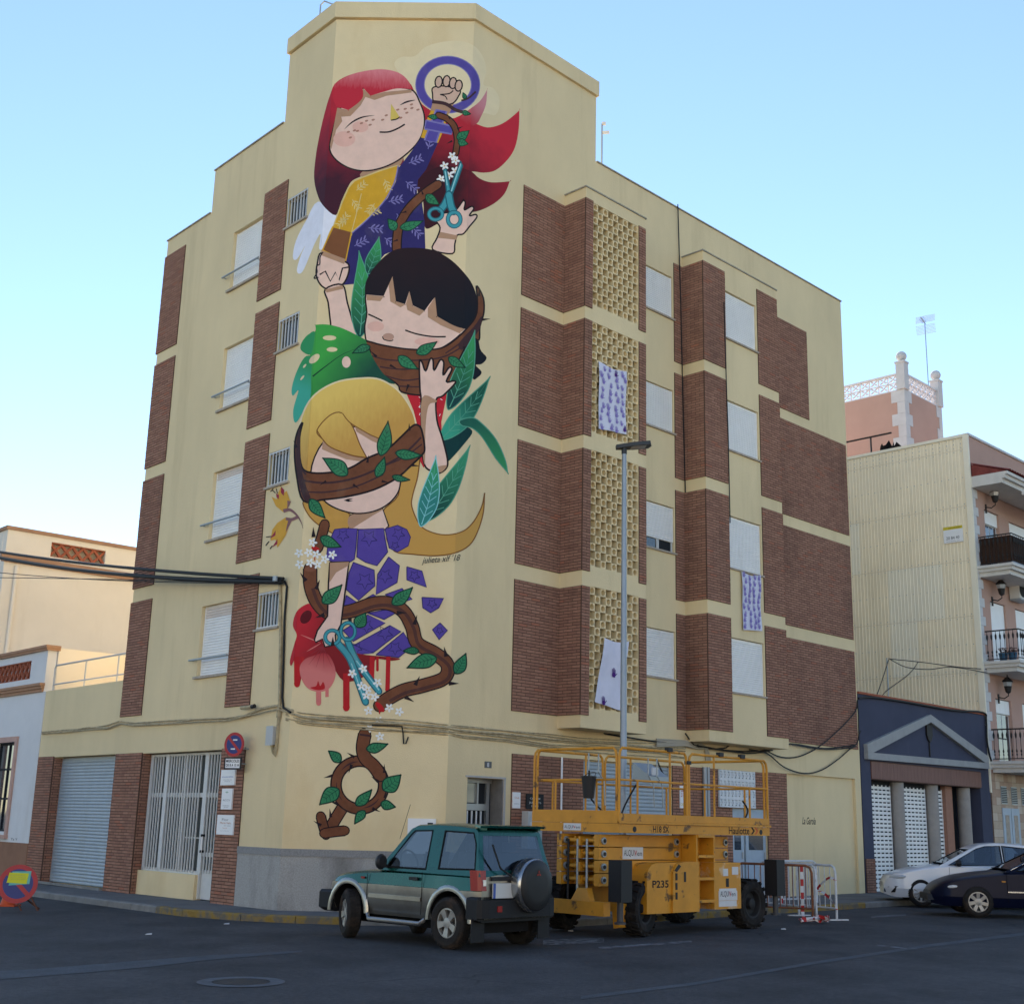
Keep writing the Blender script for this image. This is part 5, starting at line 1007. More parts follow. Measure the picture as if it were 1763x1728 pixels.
# wall lanterns
for k, (s, z) in enumerate(((23.75, 12.3), (23.75, 9.2), (23.72, 6.05))):
    t = thing('wall_lantern', ('black wall lantern under the tiled eave of the salmon building', 'black wall lantern by the white shutter on the middle balcony', 'black wall lantern above the lowest balcony of the salmon building')[k], 'lantern', FR.P(s, .0, z), 'lanterns on the salmon building')
    m2 = MB(); m2.fbox(FR, s - .04, s + .04, -.0, .03, z - .25, z + .05); m2.tube([FR.P(s, .02, z - .05), FR.P(s, .2, z - .1), FR.P(s, .34, z - .02), FR.P(s, .34, z + .06)], .018, 6); m2.build('bracket', IRON, t)
    m2 = MB(); m2.lathe(FR.P(s, .34, z + .06), (0, 0, 1), [(.05, 0), (.09, .04), (.16, .36), (.19, .37), (.06, .5), (.02, .52), (.02, .58)], 6); m2.build('lamp_cage', IRON, t)
    m2 = MB(); m2.lathe(FR.P(s, .34, z + .06), (0, 0, 1), [(.088, .06), (.155, .345)], 6); 
    m2.v = [FR.P(s, .34, p.z) + (V((p.x, p.y, 0)) - V((FR.P(s, .34, 0).x, FR.P(s, .34, 0).y, 0))) * 1.03 for p in m2.v]; m2.build('lamp_glass', glass('lantern_glass', (.35, .36, .36), .15), t)
t = thing('air_conditioner', 'boxy white air conditioning unit under the top balcony', 'air conditioner', FR.P(25.5, .2, 9.4), None)
m2 = MB(); m2.fbox(FR, 25.05, 25.85, .04, .38, 9.36, 9.95); m2.build('casing', mat('ac_cream', (.62, .60, .55), .5, .4), t); m2 = MB(); m2.lathe(FR.P(25.3, .381, 9.65), FR.n, [(.24, 0), (.24, .01), (.2, .012), (.0, .012)], 20); m2.build('fan_grille', DARK, t); m2 = MB(); m2.fbox(FR, 25.05, 25.85, .04, .42, 9.31, 9.355); m2.build('bracket', GREYM, t)
t = thing('flower_pots', 'blue flower pots on the middle balcony of the salmon building', 'flower pot', FR.P(23.15, .6, 7.03))
for i in range(2):
    m2 = MB(); m2.lathe(FR.P(23.18, .5 + .3 * i, 7.04), (0, 0, 1), [(.0, 0), (.1, 0), (.14, .25), (.15, .27), (.12, .27), (0, .25)], 14); m2.build('pot', mat('pot_blue', (.02, .09, .17), .5, .5), t, smooth=True)
    m2 = MB()
    for k in range(40): a = random.uniform(0, 6.28); r = random.uniform(.02, .16); c = FR.P(23.18, .5 + .3 * i, 7.3 + random.uniform(0, .16)) + V((r * math.cos(a), r * math.sin(a), 0)); m2.add([c, c + V((.05, .01, .02)), c + V((.04, .04, .04)), c + V((0, .04, .03))])
    m2.build('leaves', mat('pot_plant', (.10, .05, .04), .8), t, kind='stuff')
t = thing('agency_sign', 'small white sign with a yellow top band on the corrugated wall', 'sign', PW.P(.65, .05, 11.2))
m2 = MB(); m2.fbox(PW, .33, .99, .05, .07, 10.96, 11.5); m2.build('panel', WHITE, t); m2 = MB(); m2.fbox(PW, .33, .99, .0705, .073, 11.40, 11.5); m2.build('band', mat('sign_yellow', (.62, .50, .04), .5), t)
UP = V((0, 0, 1)); text('20 84 40', PW.P(.90, .0705, 11.07), -PW.u, UP, .10, INK, 'phone_number', t, width=.45); text('IMMOBILIARIA', PW.P(.80, .0735, 11.43), -PW.u, UP, .035, INK, 'heading', t, width=.42); text('www.serveis.com', PW.P(.90, .0705, 11.0), -PW.u, UP, .03, INK, 'small_print', t, width=.45)
WARMW = mat('warm_white_house', (.84, .74, .58), .9, .15, var=.05, vs=.6)
# ================================================================== unseen houses behind the viewer, added to bounce warm light onto the facades
for i, (x, w, h, c) in enumerate(((-34, 13, 11.5, WARMW), (-20.8, 11, 12, WARMW), (-9.6, 12, 9, WARMW), (2.6, 12, 10, CREAM), (14.8, 10, 8, WARMW), (25, 14, 11, CREAM))):
    t = thing('added_facing_house', ('white', 'tall white', 'plain white', 'tall cream', 'narrow white', 'broad cream')[i] + ' house added unseen across the street to bounce light onto the facades', 'house', (x + w / 2, -11, 0))
    hf = Fr((x, -11, 0), (1, 0, 0), (0, 1, 0)); cells = [(0, w, -.5, h, 0)]; wins = []
    for fl in range(int(h // 3.2)):
        for k in range(int(w // 3)): wins.append((1 + k * 3, 2.3 + k * 3, .9 + fl * 3.2, 2.4 + fl * 3.2))
    facade('wall', hf, cells + [(*q, -.2) for q in wins], c, t, back=-8)
    for q in wins: m2 = MB(); m2.fbox(hf, q[0], q[1], -.18, -.16, q[2], q[3]); m2.build('window', PANE, t)
# ================================================================== vehicles
def thin_glass(name, tint):
    m = bpy.data.materials.new(name); m.use_nodes = True; n = m.node_tree.nodes; l = m.node_tree.links; n.remove(n['Principled BSDF']); out = n['Material Output']
    tr = n.new('ShaderNodeBsdfTransparent'); tr.inputs[0].default_value = (*tint, 1); gl = n.new('ShaderNodeBsdfGlossy'); gl.inputs['Roughness'].default_value = .03; gl.inputs['Color'].default_value = (.9, .95, 1, 1)
    fr = n.new('ShaderNodeLayerWeight'); fr.inputs[0].default_value = .5; pw_ = n.new('ShaderNodeMath'); pw_.operation = 'POWER'; pw_.inputs[1].default_value = 3.5; l.new(fr.outputs['Facing'], pw_.inputs[0]); ma = n.new('ShaderNodeMath'); ma.operation = 'MULTIPLY_ADD'; ma.inputs[1].default_value = .7; ma.inputs[2].default_value = .10; l.new(pw_.outputs[0], ma.inputs[0])
    mx = n.new('ShaderNodeMixShader'); l.new(ma.outputs[0], mx.inputs[0]); l.new(tr.outputs[0], mx.inputs[1]); l.new(gl.outputs[0], mx.inputs[2]); l.new(mx.outputs[0], out.inputs['Surface']); return m
TYRE = mat('tyre_rubber', (.022, .020, .019), .85, .2, var=.3, vs=8, dirt=((.10, .06, .035), 5, (1, 1, 1), .5, .75, .55)); RIM = mat('alloy_rim', (.34, .33, .31), .4, .4, metal=.5, dirt=((.2, .14, .1), 8, (1, 1, 1), .5, .8, .5)); RIMD = mat('rim_dark', (.03, .03, .032), .5, .4)
CARGL = thin_glass('car_glass', (.38, .44, .50)); LAMPG = glass('headlamp_glass', (.55, .57, .58), .05); REDL = mat('tail_lamp_red', (.26, .008, .01), .25, .4); UNDER = mat('car_underside', (.012, .012, .013), .9, .1); TRIM = mat('grey_plastic_trim', (.014, .0145, .017), .6, .25, var=.15, vs=6); CHR = mat('chrome', (.6, .6, .6), .15, .5, metal=1)
def interp(t, x):
    if x <= t[0][0]: return t[0][1]
    for (a, va), (b, vb) in zip(t, t[1:]):
        if x <= b:
            f = (x - a) / (b - a); return va + (vb - va) * f
    return t[-1][1]
def sint(t, x):
    # smooth interpolation through a table
    n = len(t)
    if x <= t[0][0]: return t[0][1]
    if x >= t[-1][0]: return t[-1][1]
    for i in range(n - 1):
        if t[i][0] <= x <= t[i + 1][0]:
            h = t[i + 1][0] - t[i][0]; f = (x - t[i][0]) / h
            d0 = ((t[i + 1][1] - t[i - 1][1]) / (t[i + 1][0] - t[i - 1][0]) if i > 0 else (t[i + 1][1] - t[i][1]) / h) * h
            d1 = ((t[i + 2][1] - t[i][1]) / (t[i + 2][0] - t[i][0]) if i + 2 < n else (t[i + 1][1] - t[i][1]) / h) * h
            f2, f3 = f * f, f ** 3
            return (2 * f3 - 3 * f2 + 1) * t[i][1] + (f3 - 2 * f2 + f) * d0 + (-2 * f3 + 3 * f2) * t[i + 1][1] + (f3 - f2) * d1
def wheel(parent, c, yaw, R, w, rr, style, name='wheel'):
    # axis points to local +y (left) turned by yaw; outer face on +y if c.y>0
    sgn = 1 if c[1] >= 0 else -1; ax = V((-math.sin(yaw) * sgn, math.cos(yaw) * sgn, 0)); c = V(c); o = c - ax * (w / 2)
    xd = V((math.cos(yaw), math.sin(yaw), 0))
    mb = MB(); mb.lathe(o, ax, [(rr, .0), (rr + .01, -.002), (R - .05, -.006), (R - .012, .02), (R, .05), (R, w - .05), (R - .012, w - .02), (R - .05, w + .006), (rr + .012, w + .002), (rr, w - .012), (rr - .01, w - .03)], 36, xdir=xd)
    for k in range(40):
        a = 2 * math.pi * k / 40; t = xd.cross(ax) ; u = xd * math.cos(a) + ax.cross(xd) * math.sin(a); v = ax.cross(u)
        for y0, y1, sh in ((.03, w * .45, .0), (w * .55, w - .03, .5)):
            p = o + u * (R - .003); q = v * (R * math.pi / 40 * .62); sft = v * (sh * R * 2 * math.pi / 40)
            mb.prism([p + sft - q + ax * y0, p + sft + q + ax * y0, p + sft + q + ax * y1, p + sft - q + ax * y1], u * .009)
    ty = mb.build(name, TYRE, parent, smooth=True, angle=30)
    mb = MB(); mb.lathe(o, ax, [(rr, w - .02), (rr - .025, w - .018), (rr - .03, w - .07), (.0, w - .085)], 30, mi=[0, 0, 1], xdir=xd)
    nsp = style[0]
    for k in range(nsp):
        a = 2 * math.pi * k / nsp + .2; u = xd * math.cos(a) + ax.cross(xd) * math.sin(a); v = ax.cross(u); w0, w1 = style[1], style[2]
        mb.prism([o + u * .035 - v * w0 + ax * (w - .075), o + u * .035 + v * w0 + ax * (w - .075), o + u * (rr - .02) + v * w1 + ax * (w - .06), o + u * (rr - .02) - v * w1 + ax * (w - .06)], ax * .05)
    mb.lathe(o, ax, [(.075, w - .07), (.072, w - .02), (.03, w - .012), (0, w - .012)], 18, xdir=xd)
    mb.build('rim', [RIM, RIMD], ty, smooth=True, angle=30)
    return ty
def cut(me, cutters, name, mats):
    o = bpy.data.objects.new('b', me); COL.objects.link(o); cs = []
    for cm in cutters:
        c = bpy.data.objects.new('c', cm); COL.objects.link(c); cs.append(c); m = o.modifiers.new('m', 'BOOLEAN'); m.operation = 'DIFFERENCE'; m.solver = 'EXACT'; m.object = c
    dg = bpy.context.evaluated_depsgraph_get(); r = bpy.data.meshes.new_from_object(o.evaluated_get(dg)); r.name = name
    for c in cs + [o]: bpy.data.objects.remove(c)
    return r
def car(t, p):
    # t: empty at world origin (moved afterwards); x forward from rear axle, y left, z up
    up, lo, black = p['paint']; mats = [up, lo, UNDER]
    xs = [p['x0'] + (p['x1'] - p['x0']) * i / 48 for i in range(49)]
    rows = []
    for x in xs:
        zt, zb, W = sint(p['top'], x), interp(p['bot'], x), sint(p['plan'], x); cr = p.get('crown', .035)
        zz_ = [zt + cr, zt + cr * .8, zt, zt - .035, max(zb + .2, min(zt - .05, p['tone'] + .004)), max(zb + .19, min(zt - .06, p['tone'])), zb + (min(zt, .8) - zb) * .45, zb + .10, zb, zb]
        yy = [0, .55, .90, .965, .993, 1.003, 1.0, .965, .90, 0]
        half = [(x, W * f, z) for f, z in zip(yy, zz_)]
        rows.append([(a, -b, c) for a, b, c in half[:0:-1]][0:] + half)
    mb = MB(); n = len(rows[0])
    def mf(i, j):
        z = (rows[i][j][2] + rows[i][j + 1][2] + rows[i + 1][j][2] + rows[i + 1][j + 1][2]) / 4
        if abs(rows[i][j][2] - interp(p['bot'], xs[i])) < .02 and abs(rows[i][j + 1][2] - interp(p['bot'], xs[i])) < .02: return 2
        return 1 if z < p['tone'] + .002 else 0
    mb.grid(rows, mifun=mf); mb.add(rows[0], 1); mb.add(rows[-1][::-1], 1)
    me, c = mb.mesh('body', mats, smooth=False, center=False, merge=True)
    cuts = []
    for x in (0, p['wb']):
        for s in (-1, 1):
            k = MB(); k.lathe((x, s * .42, p['R'] + .02), (0, s, 0), [(0, 0), (p['ar'], 0), (p['ar'], .8), (0, .8)], 32, mi=2); cm = k.mesh('c', mats, center=False, merge=True)[0]; cuts.append(cm)
    r = cut(me, cuts, 'body', mats)
    if len(r.polygons) < 50: r = me
    r.polygons.foreach_set('use_smooth', [True] * len(r.polygons)); r.set_sharp_from_angle(angle=R_(28))
    link('body', r, (0, 0, 0), t)
    # cabin
    pr = p['cabin']; yb, zb0, ky = p['cy']; yf = lambda z: yb - (z - zb0) * ky
    rows = []
    for x, z in pr:
        y = yf(z); cr = .0 if z < zb0 + .1 else .03
        rows.append([(x, -y, z), (x, -y * .93, z + cr * .55), (x, -y * .5, z + cr), (x, 0, z + cr * 1.15), (x, y * .5, z + cr), (x, y * .93, z + cr * .55), (x, y, z)])
    mb = MB(); mb.grid(rows); mb.add([r_[0] for r_ in rows]); mb.add([r_[-1] for r_ in rows][::-1]); me, _c = mb.mesh('cabin', [up, UNDER], center=False, merge=True)
    def cutter(polys, vec):
        k = MB(); k.prism(polys, vec, 1); return k.mesh('c', [up, UNDER], center=False, merge=True)[0]
    cxm = sum(q[0] for q in pr) / len(pr); zlo = pr[0][1]
    inner = [(cxm + (x - cxm) * .94, zlo - .05 if z < zlo + .03 else z - .045) for x, z in pr]
    k = MB(); rw = [[(x, -yf(z) + .05, z), (x, yf(z) - .05, z)] for x, z in inner]; k.grid(rw, 1); k.add([r_[0] for r_ in rw], 1); k.add([r_[1] for r_ in rw][::-1], 1); k.add([rw[0][0], rw[0][1], rw[-1][1], rw[-1][0]], 1)
    ks = [k.mesh('c', [up, UNDER], center=False, merge=True)[0]]
    for _, poly in p['side']: ks.append(cutter([(x, -1.2, z) for x, z in poly], (0, 2.4, 0)))
    for nm, (i, j), (f0, f1), g in p['ends']:
        (xa, za), (xb, zb_) = pr[i], pr[j]; A = V((xa, 0, za)).lerp(V((xb, 0, zb_)), f0); Bq = V((xa, 0, za)).lerp(V((xb, 0, zb_)), f1); ya, y2 = yf(A.z) * g, yf(Bq.z) * g; sg = 1 if xa > cxm else -1
        k = MB(); k.prism([A + V((-.25 * sg, ya, 0)), Bq + V((-.25 * sg, y2, 0)), Bq + V((-.25 * sg, -y2, 0)), A + V((-.25 * sg, -ya, 0))], (.5 * sg, 0, 0), 1); ks.append(k.mesh('c', [up, UNDER], center=False, merge=True)[0])
    r = cut(me, ks, 'cabin', None)
    if len(r.polygons) < 30: r = me
    r.polygons.foreach_set('use_smooth', [True] * len(r.polygons)); r.set_sharp_from_angle(angle=R_(24)); link('cabin', r, (0, 0, 0), t)
    SEAT = mat('seat_fabric', (.045, .05, .07), .9, .1)
    fl = MB(); fl.box(pr[0][0] + .12, pr[-1][0] - .08, -yf(zlo) + .06, yf(zlo) - .06, zlo + .045, zlo + .055); fl.build('interior_floor', UNDER, t)
    for sx in p['seats']:
        for y in (-.36, .36):
            st = MB(); st.prism([(sx, y - .22, zlo + .05), (sx + .12, y - .22, zlo + .05), (sx + .02, y - .2, zlo + .30), (sx - .08, y - .2, zlo + .30)], (0, .42, 0)); s_ = st.build('seat_back', SEAT, t); st = MB(); st.prism([(sx - .08, y - .11, zlo + .32), (sx, y - .11, zlo + .32), (sx - .01, y - .1, zlo + .46), (sx - .08, y - .1, zlo + .46)], (0, .22, 0)); st.build('headrest', SEAT, s_)
    st = MB(); c_ = V((p['seats'][0] + .62, .36, zlo + .13)); A_ = [2 * math.pi * q / 20 for q in range(20)]; st.tube([c_ + V((.06 * math.sin(a), .18 * math.cos(a), .17 * math.sin(a))) for a in A_], .014, 6, closed=True); st.build('steering_wheel', BLACK, t)
    for wname, poly in p['side']:
        for s in (-1, 1):
            m1_ = MB(); cx_ = sum(q[0] for q in poly) / len(poly); cz = sum(q[1] for q in poly) / len(poly)
            big = [(cx_ + (x - cx_) * 1.07, cz + (z - cz) * 1.09) for x, z in poly]
            for (xa, za), (xb, zb2), (Xa, Za), (Xb, Zb) in zip(poly, poly[1:] + poly[:1], big, big[1:] + big[:1]): m1_.add([(xa, s * (yf(za) + .004), za), (xb, s * (yf(zb2) + .004), zb2), (Xb, s * (yf(Zb) + .004), Zb), (Xa, s * (yf(Za) + .004), Za)])
            m1_.build('window_seal', black, t)
            m1_ = MB(); m1_.add([(x, s * (yf(z) - .004), z) for x, z in poly]); m1_.build(wname, CARGL, t)
    for nm, (i, j), (f0, f1), g in p['ends']:
        (xa, za), (xb, zb_) = pr[i], pr[j]; q = []
        d = V((xb - xa, 0, zb_ - za)); nrm = V((-d.z, 0, d.x)).normalized()
        if nrm.z < 0: nrm = -nrm
        A = V((xa, 0, za)) + d * f0; B = V((xa, 0, za)) + d * f1; ya, yb2 = yf(A.z) * g, yf(B.z) * g
        m1_ = MB(); qs = [A + V((0, ya, 0)), B + V((0, yb2, 0)), B + V((0, -yb2, 0)), A + V((0, -ya, 0))]; nx = nrm if abs(nrm.x) > .3 else nrm
        m1_.add([q_ - nx * .004 for q_ in qs]); m1_.build(nm, CARGL, t)
    return t
def seams(t, segs, W, m=UNDER):
    for x0, z0, x1, z1 in segs:
        mb = MB(); mb.prism([(x0, W(x0) - .004, z0), (x1, W(x1) - .004, z1), (x1 + .006, W(x1) - .004, z1 + .004), (x0 + .006, W(x0) - .004, z0 + .004)], (0, .006, 0)); mb.build('panel_gap', m, t)
# ---------------- green and silver off-roader
GREEN = mat('car_green', (.005, .078, .068), .26, .4, metal=.5, coat=.35, var=.12, vs=3); SILV = mat('car_silver', (.36, .35, .32), .3, .4, metal=.85, coat=.1, var=.1, vs=3, dirt=((.12, .10, .08), 2, (1, 1, 1), .45, .8, .5))
sv = thing('off_roader', 'muddy green and silver three-door off-road car with covered spare wheel', 'car')
P = dict(x0=-.60, x1=2.92, wb=2.28, R=.345, ar=.415, tone=.79, paint=(GREEN, SILV, UNDER), crown=.03,
         top=[(-.60, .98), (-.4, 1.0), (1.35, 1.0), (1.7, .985), (2.3, .94), (2.7, .86), (2.86, .76), (2.92, .66)], bot=[(-.6, .42), (.0, .36), (2.3, .36), (2.92, .42)],
         plan=[(-.6, .74), (-.45, .80), (0, .825), (.4, .80), (1.8, .80), (2.28, .825), (2.6, .79), (2.8, .72), (2.92, .60)],
         cabin=[(-.60, .985), (-.50, 1.30), (-.44, 1.58), (-.38, 1.625), (0, 1.655), (.5, 1.665), (.88, 1.645), (1.0, 1.60), (1.62, 1.0)], cy=(.785, 1.0, .19),
         side=[('front_window', [(1.42, 1.06), (1.0, 1.50), (.92, 1.565), (.54, 1.575), (.56, 1.06)]), ('quarter_window', [(.26, 1.075), (.24, 1.575), (-.34, 1.56), (-.42, 1.42), (-.47, 1.09)])],
         ends=[('windscreen', (8, 7), (.08, .95), .9), ('rear_window', (0, 2), (.14, .93), .87)], seats=(.75, -.05))
car(sv, P)
def q_on_hatch(y, z): f = (z - .985) / (1.58 - .985); return V((-.60 + .16 * f - .008, y, z))
mb = MB(); mb.prism([(-.60, -.60, 1.645), (-.60, .60, 1.645), (-.50, .70, 1.64), (-.36, .67, 1.655), (-.36, -.67, 1.655), (-.50, -.70, 1.64)], (-.01, 0, .03)); [mb.fbox(LOC, -.5, -.38, y, y + .06, 1.61, 1.645) for y in (-.62, .56)]; mb.build('roof_spoiler', GREEN, sv)
mb = MB(); mb.prism([(-.60, y, z) for y, z in ((.83, .42), (.83, .68), (.80, .72), (-.80, .72), (-.83, .68), (-.83, .42), (-.7, .38), (.7, .38))], (.22, 0, 0)); mb.prism([(-.60, .83, .44), (-.66, .78, .44), (-.69, .66, .44), (-.69, -.66, .44), (-.66, -.78, .44), (-.60, -.83, .44)], (0, 0, .24)); mb.build('rear_bumper', TRIM, sv)
mb = MB(); mb.prism([(2.70, y, z) for y, z in ((.82, .40), (.82, .62), (.78, .66), (-.78, .66), (-.82, .62), (-.82, .40), (-.7, .34), (.7, .34))], (.28, 0, 0)); mb.build('front_bumper', TRIM, sv)
for s in (1, -1):
    mb = MB(); mb.prism([(-.622, s * .66, .80), (-.622, s * .76, .80), (-.58, s * .80, .80), (-.46, s * .825, .80), (-.46, s * .66, .80)], (.03, 0, .27)); tl_ = mb.build('tail_lamp', REDL, sv)
    mb = MB(); mb.prism([(-.624, s * .67, .865), (-.624, s * .73, .865), (-.56, s * .73, .865), (-.56, s * .67, .865)], (.004, 0, .08)); mb.build('reverse_lens', LAMPG, tl_)
    mb = MB(); mb.fbox(LOC, -.52, -.50, min(s * .58, s * .84), max(s * .58, s * .84), .12, .44); mb.build('mud_flap', TRIM, sv)
    mb = MB(); mb.tube([(.5, s * .80, .36), (.58, s * .84, .30), (1.72, s * .84, .30), (1.8, s * .80, .36)], .032, 10); mb.build('side_step', CHR if False else mat('step_steel', (.35, .34, .33), .35, .5, metal=.8), sv, smooth=True)
    mb = MB(); mb.lathe((1.42, s * .90, 1.12), (1, 0, 0), [(0, -.05), (.08, -.045), (.1, 0), (.09, .04), (.05, .08), (0, .09)], 14); mb.v = [V((v.x, v.y, 1.12 + (v.z - 1.12) * 1.15)) for v in mb.v]; mb.fbox(LOC, 1.40, 1.46, min(s * .76, s * .86), max(s * .76, s * .86), 1.04, 1.08); mb.build('mirror', BLACK, sv, smooth=True)
    mb = MB(); mb.fbox(LOC, .68, .86, min(s * .8, s * .825), max(s * .8, s * .825), .885, .93); mb.build('door_handle', BLACK, sv)
    for x in (0, 2.28):   # flared arches
        mb = MB(); A = [math.pi * k / 16 for k in range(17)]
        mb.grid([[(x + r * math.cos(a), s * y, .365 + r * math.sin(a)) for a in A] for r, y in ((.408, .80), (.412, .824), (.44, .828), (.475, .822), (.50, .80))], flip=s > 0); mb.build('wheel_arch', SILV, sv, smooth=True)
    mb = MB(); mb.fbox(LOC, .60, 1.78, min(s * .80, s * .822), max(s * .80, s * .822), .60, .655); mb.build('side_moulding', SILV, sv)
    mb = MB(); mb.fbox(LOC, 1.90, 1.98, min(s * .80, s * .815), max(s * .80, s * .815), .86, .89); mb.build('side_repeater', REDL, sv)
seams(sv, [(.585, .42, .585, 1.0), (1.83, .42, 1.83, .93)], lambda x: .806)
mb = MB(); mb.lathe((-.62, -.20, .87), (-1, 0, 0), [(.12, -.06), (.34, -.05), (.36, -.03), (.365, .02), (.365, .15), (.35, .20), (.32, .225), (.2, .235), (0, .24)], 40); sp = mb.build('spare_wheel', mat('spare_cover', (.013, .0135, .015), .5, .35), sv, smooth=True, angle=50)
mb = MB(); mb.lathe((-.62, -.20, .87), (-1, 0, 0), [(.366, .02), (.372, .03), (.372, .15), (.355, .195), (.345, .203)], 40); mb.build('cover_rim', mat('cover_chrome', (.4, .41, .42), .25, .5, metal=.9), sp, smooth=True)
for a in (90, 210, 330):
    u = V((0, math.cos(R_(a)), math.sin(R_(a)))); n_ = V((0, -u.z, u.y)); c_ = V((-.861, -.20, 1.03)); mb = MB(); mb.prism([c_, c_ + u * .025 + n_ * .014, c_ + u * .05, c_ + u * .025 - n_ * .014], (-.004, 0, 0)); mb.build('emblem', mat('emblem_red', (.30, .03, .02), .4), sp)
mb = MB(); mb.fbox(LOC, -.638, -.60, .12, .56, .93, .985); mb.build('plate_garnish', BLACK, sv)
mb = MB(); mb.fbox(LOC, -.65, -.63, .13, .55, .70, .90); pl_ = mb.build('number_plate', mat('plate_grey', (.55, .56, .55), .5, .3), sv); mb = MB(); mb.fbox(LOC, -.653, -.65, .50, .55, .70, .90); mb.build('plate_band', mat('plate_blue', (.05, .10, .35), .5), pl_)
mb = MB(); mb.bar((-.64, .58, 1.42), (-.66, .42, 1.10), .02); mb.tube([(-.66, .42, 1.10), (-.68, .28, 1.03), (-.66, .20, 1.0)], .014, 6); mb.build('rear_wiper', BLACK, sv)
mb = MB(); mb.fbox(LOC, -.70, -.69, .40, .50, .52, .60); mb.build('rear_fog_lamp', REDL, sv)
mb = MB(); mb.tube([(1.28, .66, 1.45), (1.05, .68, 1.95)], .004, 5); mb.build('aerial', BLACK, sv)
mb = MB(); mb.fbox(LOC, -.4, 2.6, -.5, .5, .22, .40); mb.build('chassis', UNDER, sv)
wheel(sv, (0, .745, .345), 0, .345, .215, .205, (5, .028, .052)); wheel(sv, (0, -.745, .345), 0, .345, .215, .205, (5, .028, .052)); wheel(sv, (2.28, .74, .345), R_(-26), .345, .215, .205, (5, .028, .052)); wheel(sv, (2.28, -.74, .345), R_(-26), .345, .215, .205, (5, .028, .052))
h_ = math.atan2(1.5, -1.57); sv.rotation_euler = (0, 0, h_); sv.scale = (.965, .95, 1); hx, hy = math.cos(h_), math.sin(h_)
# rear-left tyre contact is at (-.78, 18.54)
rl = V((-.77, 18.62)); off = V((0, .80)); sv.location = (rl.x + hy * off.y, rl.y - hx * off.y, gz(-.3))
# ---------------- white hatchback and dark saloon on the right
WHT = mat('car_white', (.74, .75, .77), .3, .5, coat=.7); NVY = mat('car_navy', (.004, .006, .022), .3, .15)
def place_car(t, wb, R, px, py, deg, sx=1):
    g = ground(px, py); h = V((-math.cos(R_(deg)), -math.sin(R_(deg)), 0)); left = V((-h.y, h.x, 0))
    t.scale = (sx, 1, 1); o = g - h * (wb * sx) - left * .84; t.rotation_euler = (0, 0, math.atan2(h.y, h.x)); t.location = (o.x, o.y, gz(o.x))
wc = thing('white_hatchback', 'white hatchback parked at the kerb in front of the blue shop', 'car')
P = dict(x0=-.80, x1=3.50, wb=2.64, R=.315, ar=.36, tone=-1, paint=(WHT, WHT, UNDER), crown=.03,
         top=[(-.8, .72), (-.72, .88), (-.4, .95), (1.9, .935), (2.3, .90), (2.8, .82), (3.2, .72), (3.42, .62), (3.5, .50)], bot=[(-.8, .32), (0, .2), (2.64, .2), (3.3, .2), (3.5, .26)],
         plan=[(-.8, .66), (-.6, .82), (0, .885), (2.64, .885), (3.0, .86), (3.3, .74), (3.5, .46)],
         cabin=[(-.62, .93), (-.48, 1.10), (-.22, 1.36), (.2, 1.425), (.8, 1.44), (1.15, 1.40), (1.35, 1.33), (2.2, .91)], cy=(.81, .93, .32),
         side=[('front_window', [(1.92, .96), (1.25, 1.32), (1.05, 1.375), (.70, 1.39), (.68, .96)]), ('rear_side_window', [(.60, .96), (.62, 1.39), (.1, 1.35), (-.2, 1.1), (-.28, .98)])], ends=[('windscreen', (7, 6), (.06, .95), .9)], seats=(.95, .05))
car(wc, P)
dk = thing('dark_saloon', 'dark blue saloon car at the right edge in front of the white hatchback', 'car')
P2 = dict(x0=-1.12, x1=3.42, wb=2.55, R=.30, ar=.345, tone=-1, paint=(NVY, NVY, UNDER), crown=.035,
          top=[(-1.12, .72), (-1.0, .90), (-.5, .93), (1.7, .90), (2.2, .86), (2.8, .77), (3.15, .66), (3.34, .55), (3.42, .46)], bot=[(-1.1, .3), (0, .2), (2.55, .2), (3.2, .2), (3.42, .24)],
          plan=[(-1.12, .64), (-.9, .8), (0, .845), (2.55, .845), (2.9, .83), (3.2, .72), (3.42, .44)],
          cabin=[(-.62, .91), (.08, 1.30), (.3, 1.35), (.7, 1.375), (1.0, 1.36), (1.15, 1.31), (2.0, .89)], cy=(.78, .9, .36),
          side=[('front_window', [(1.72, .94), (1.1, 1.27), (.95, 1.315), (.58, 1.33), (.56, .94)]), ('rear_side_window', [(.48, .94), (.5, 1.33), (.25, 1.30), (-.3, .96)])], ends=[('windscreen', (6, 5), (.06, .95), .9)], seats=(.85, .0))
car(dk, P2)
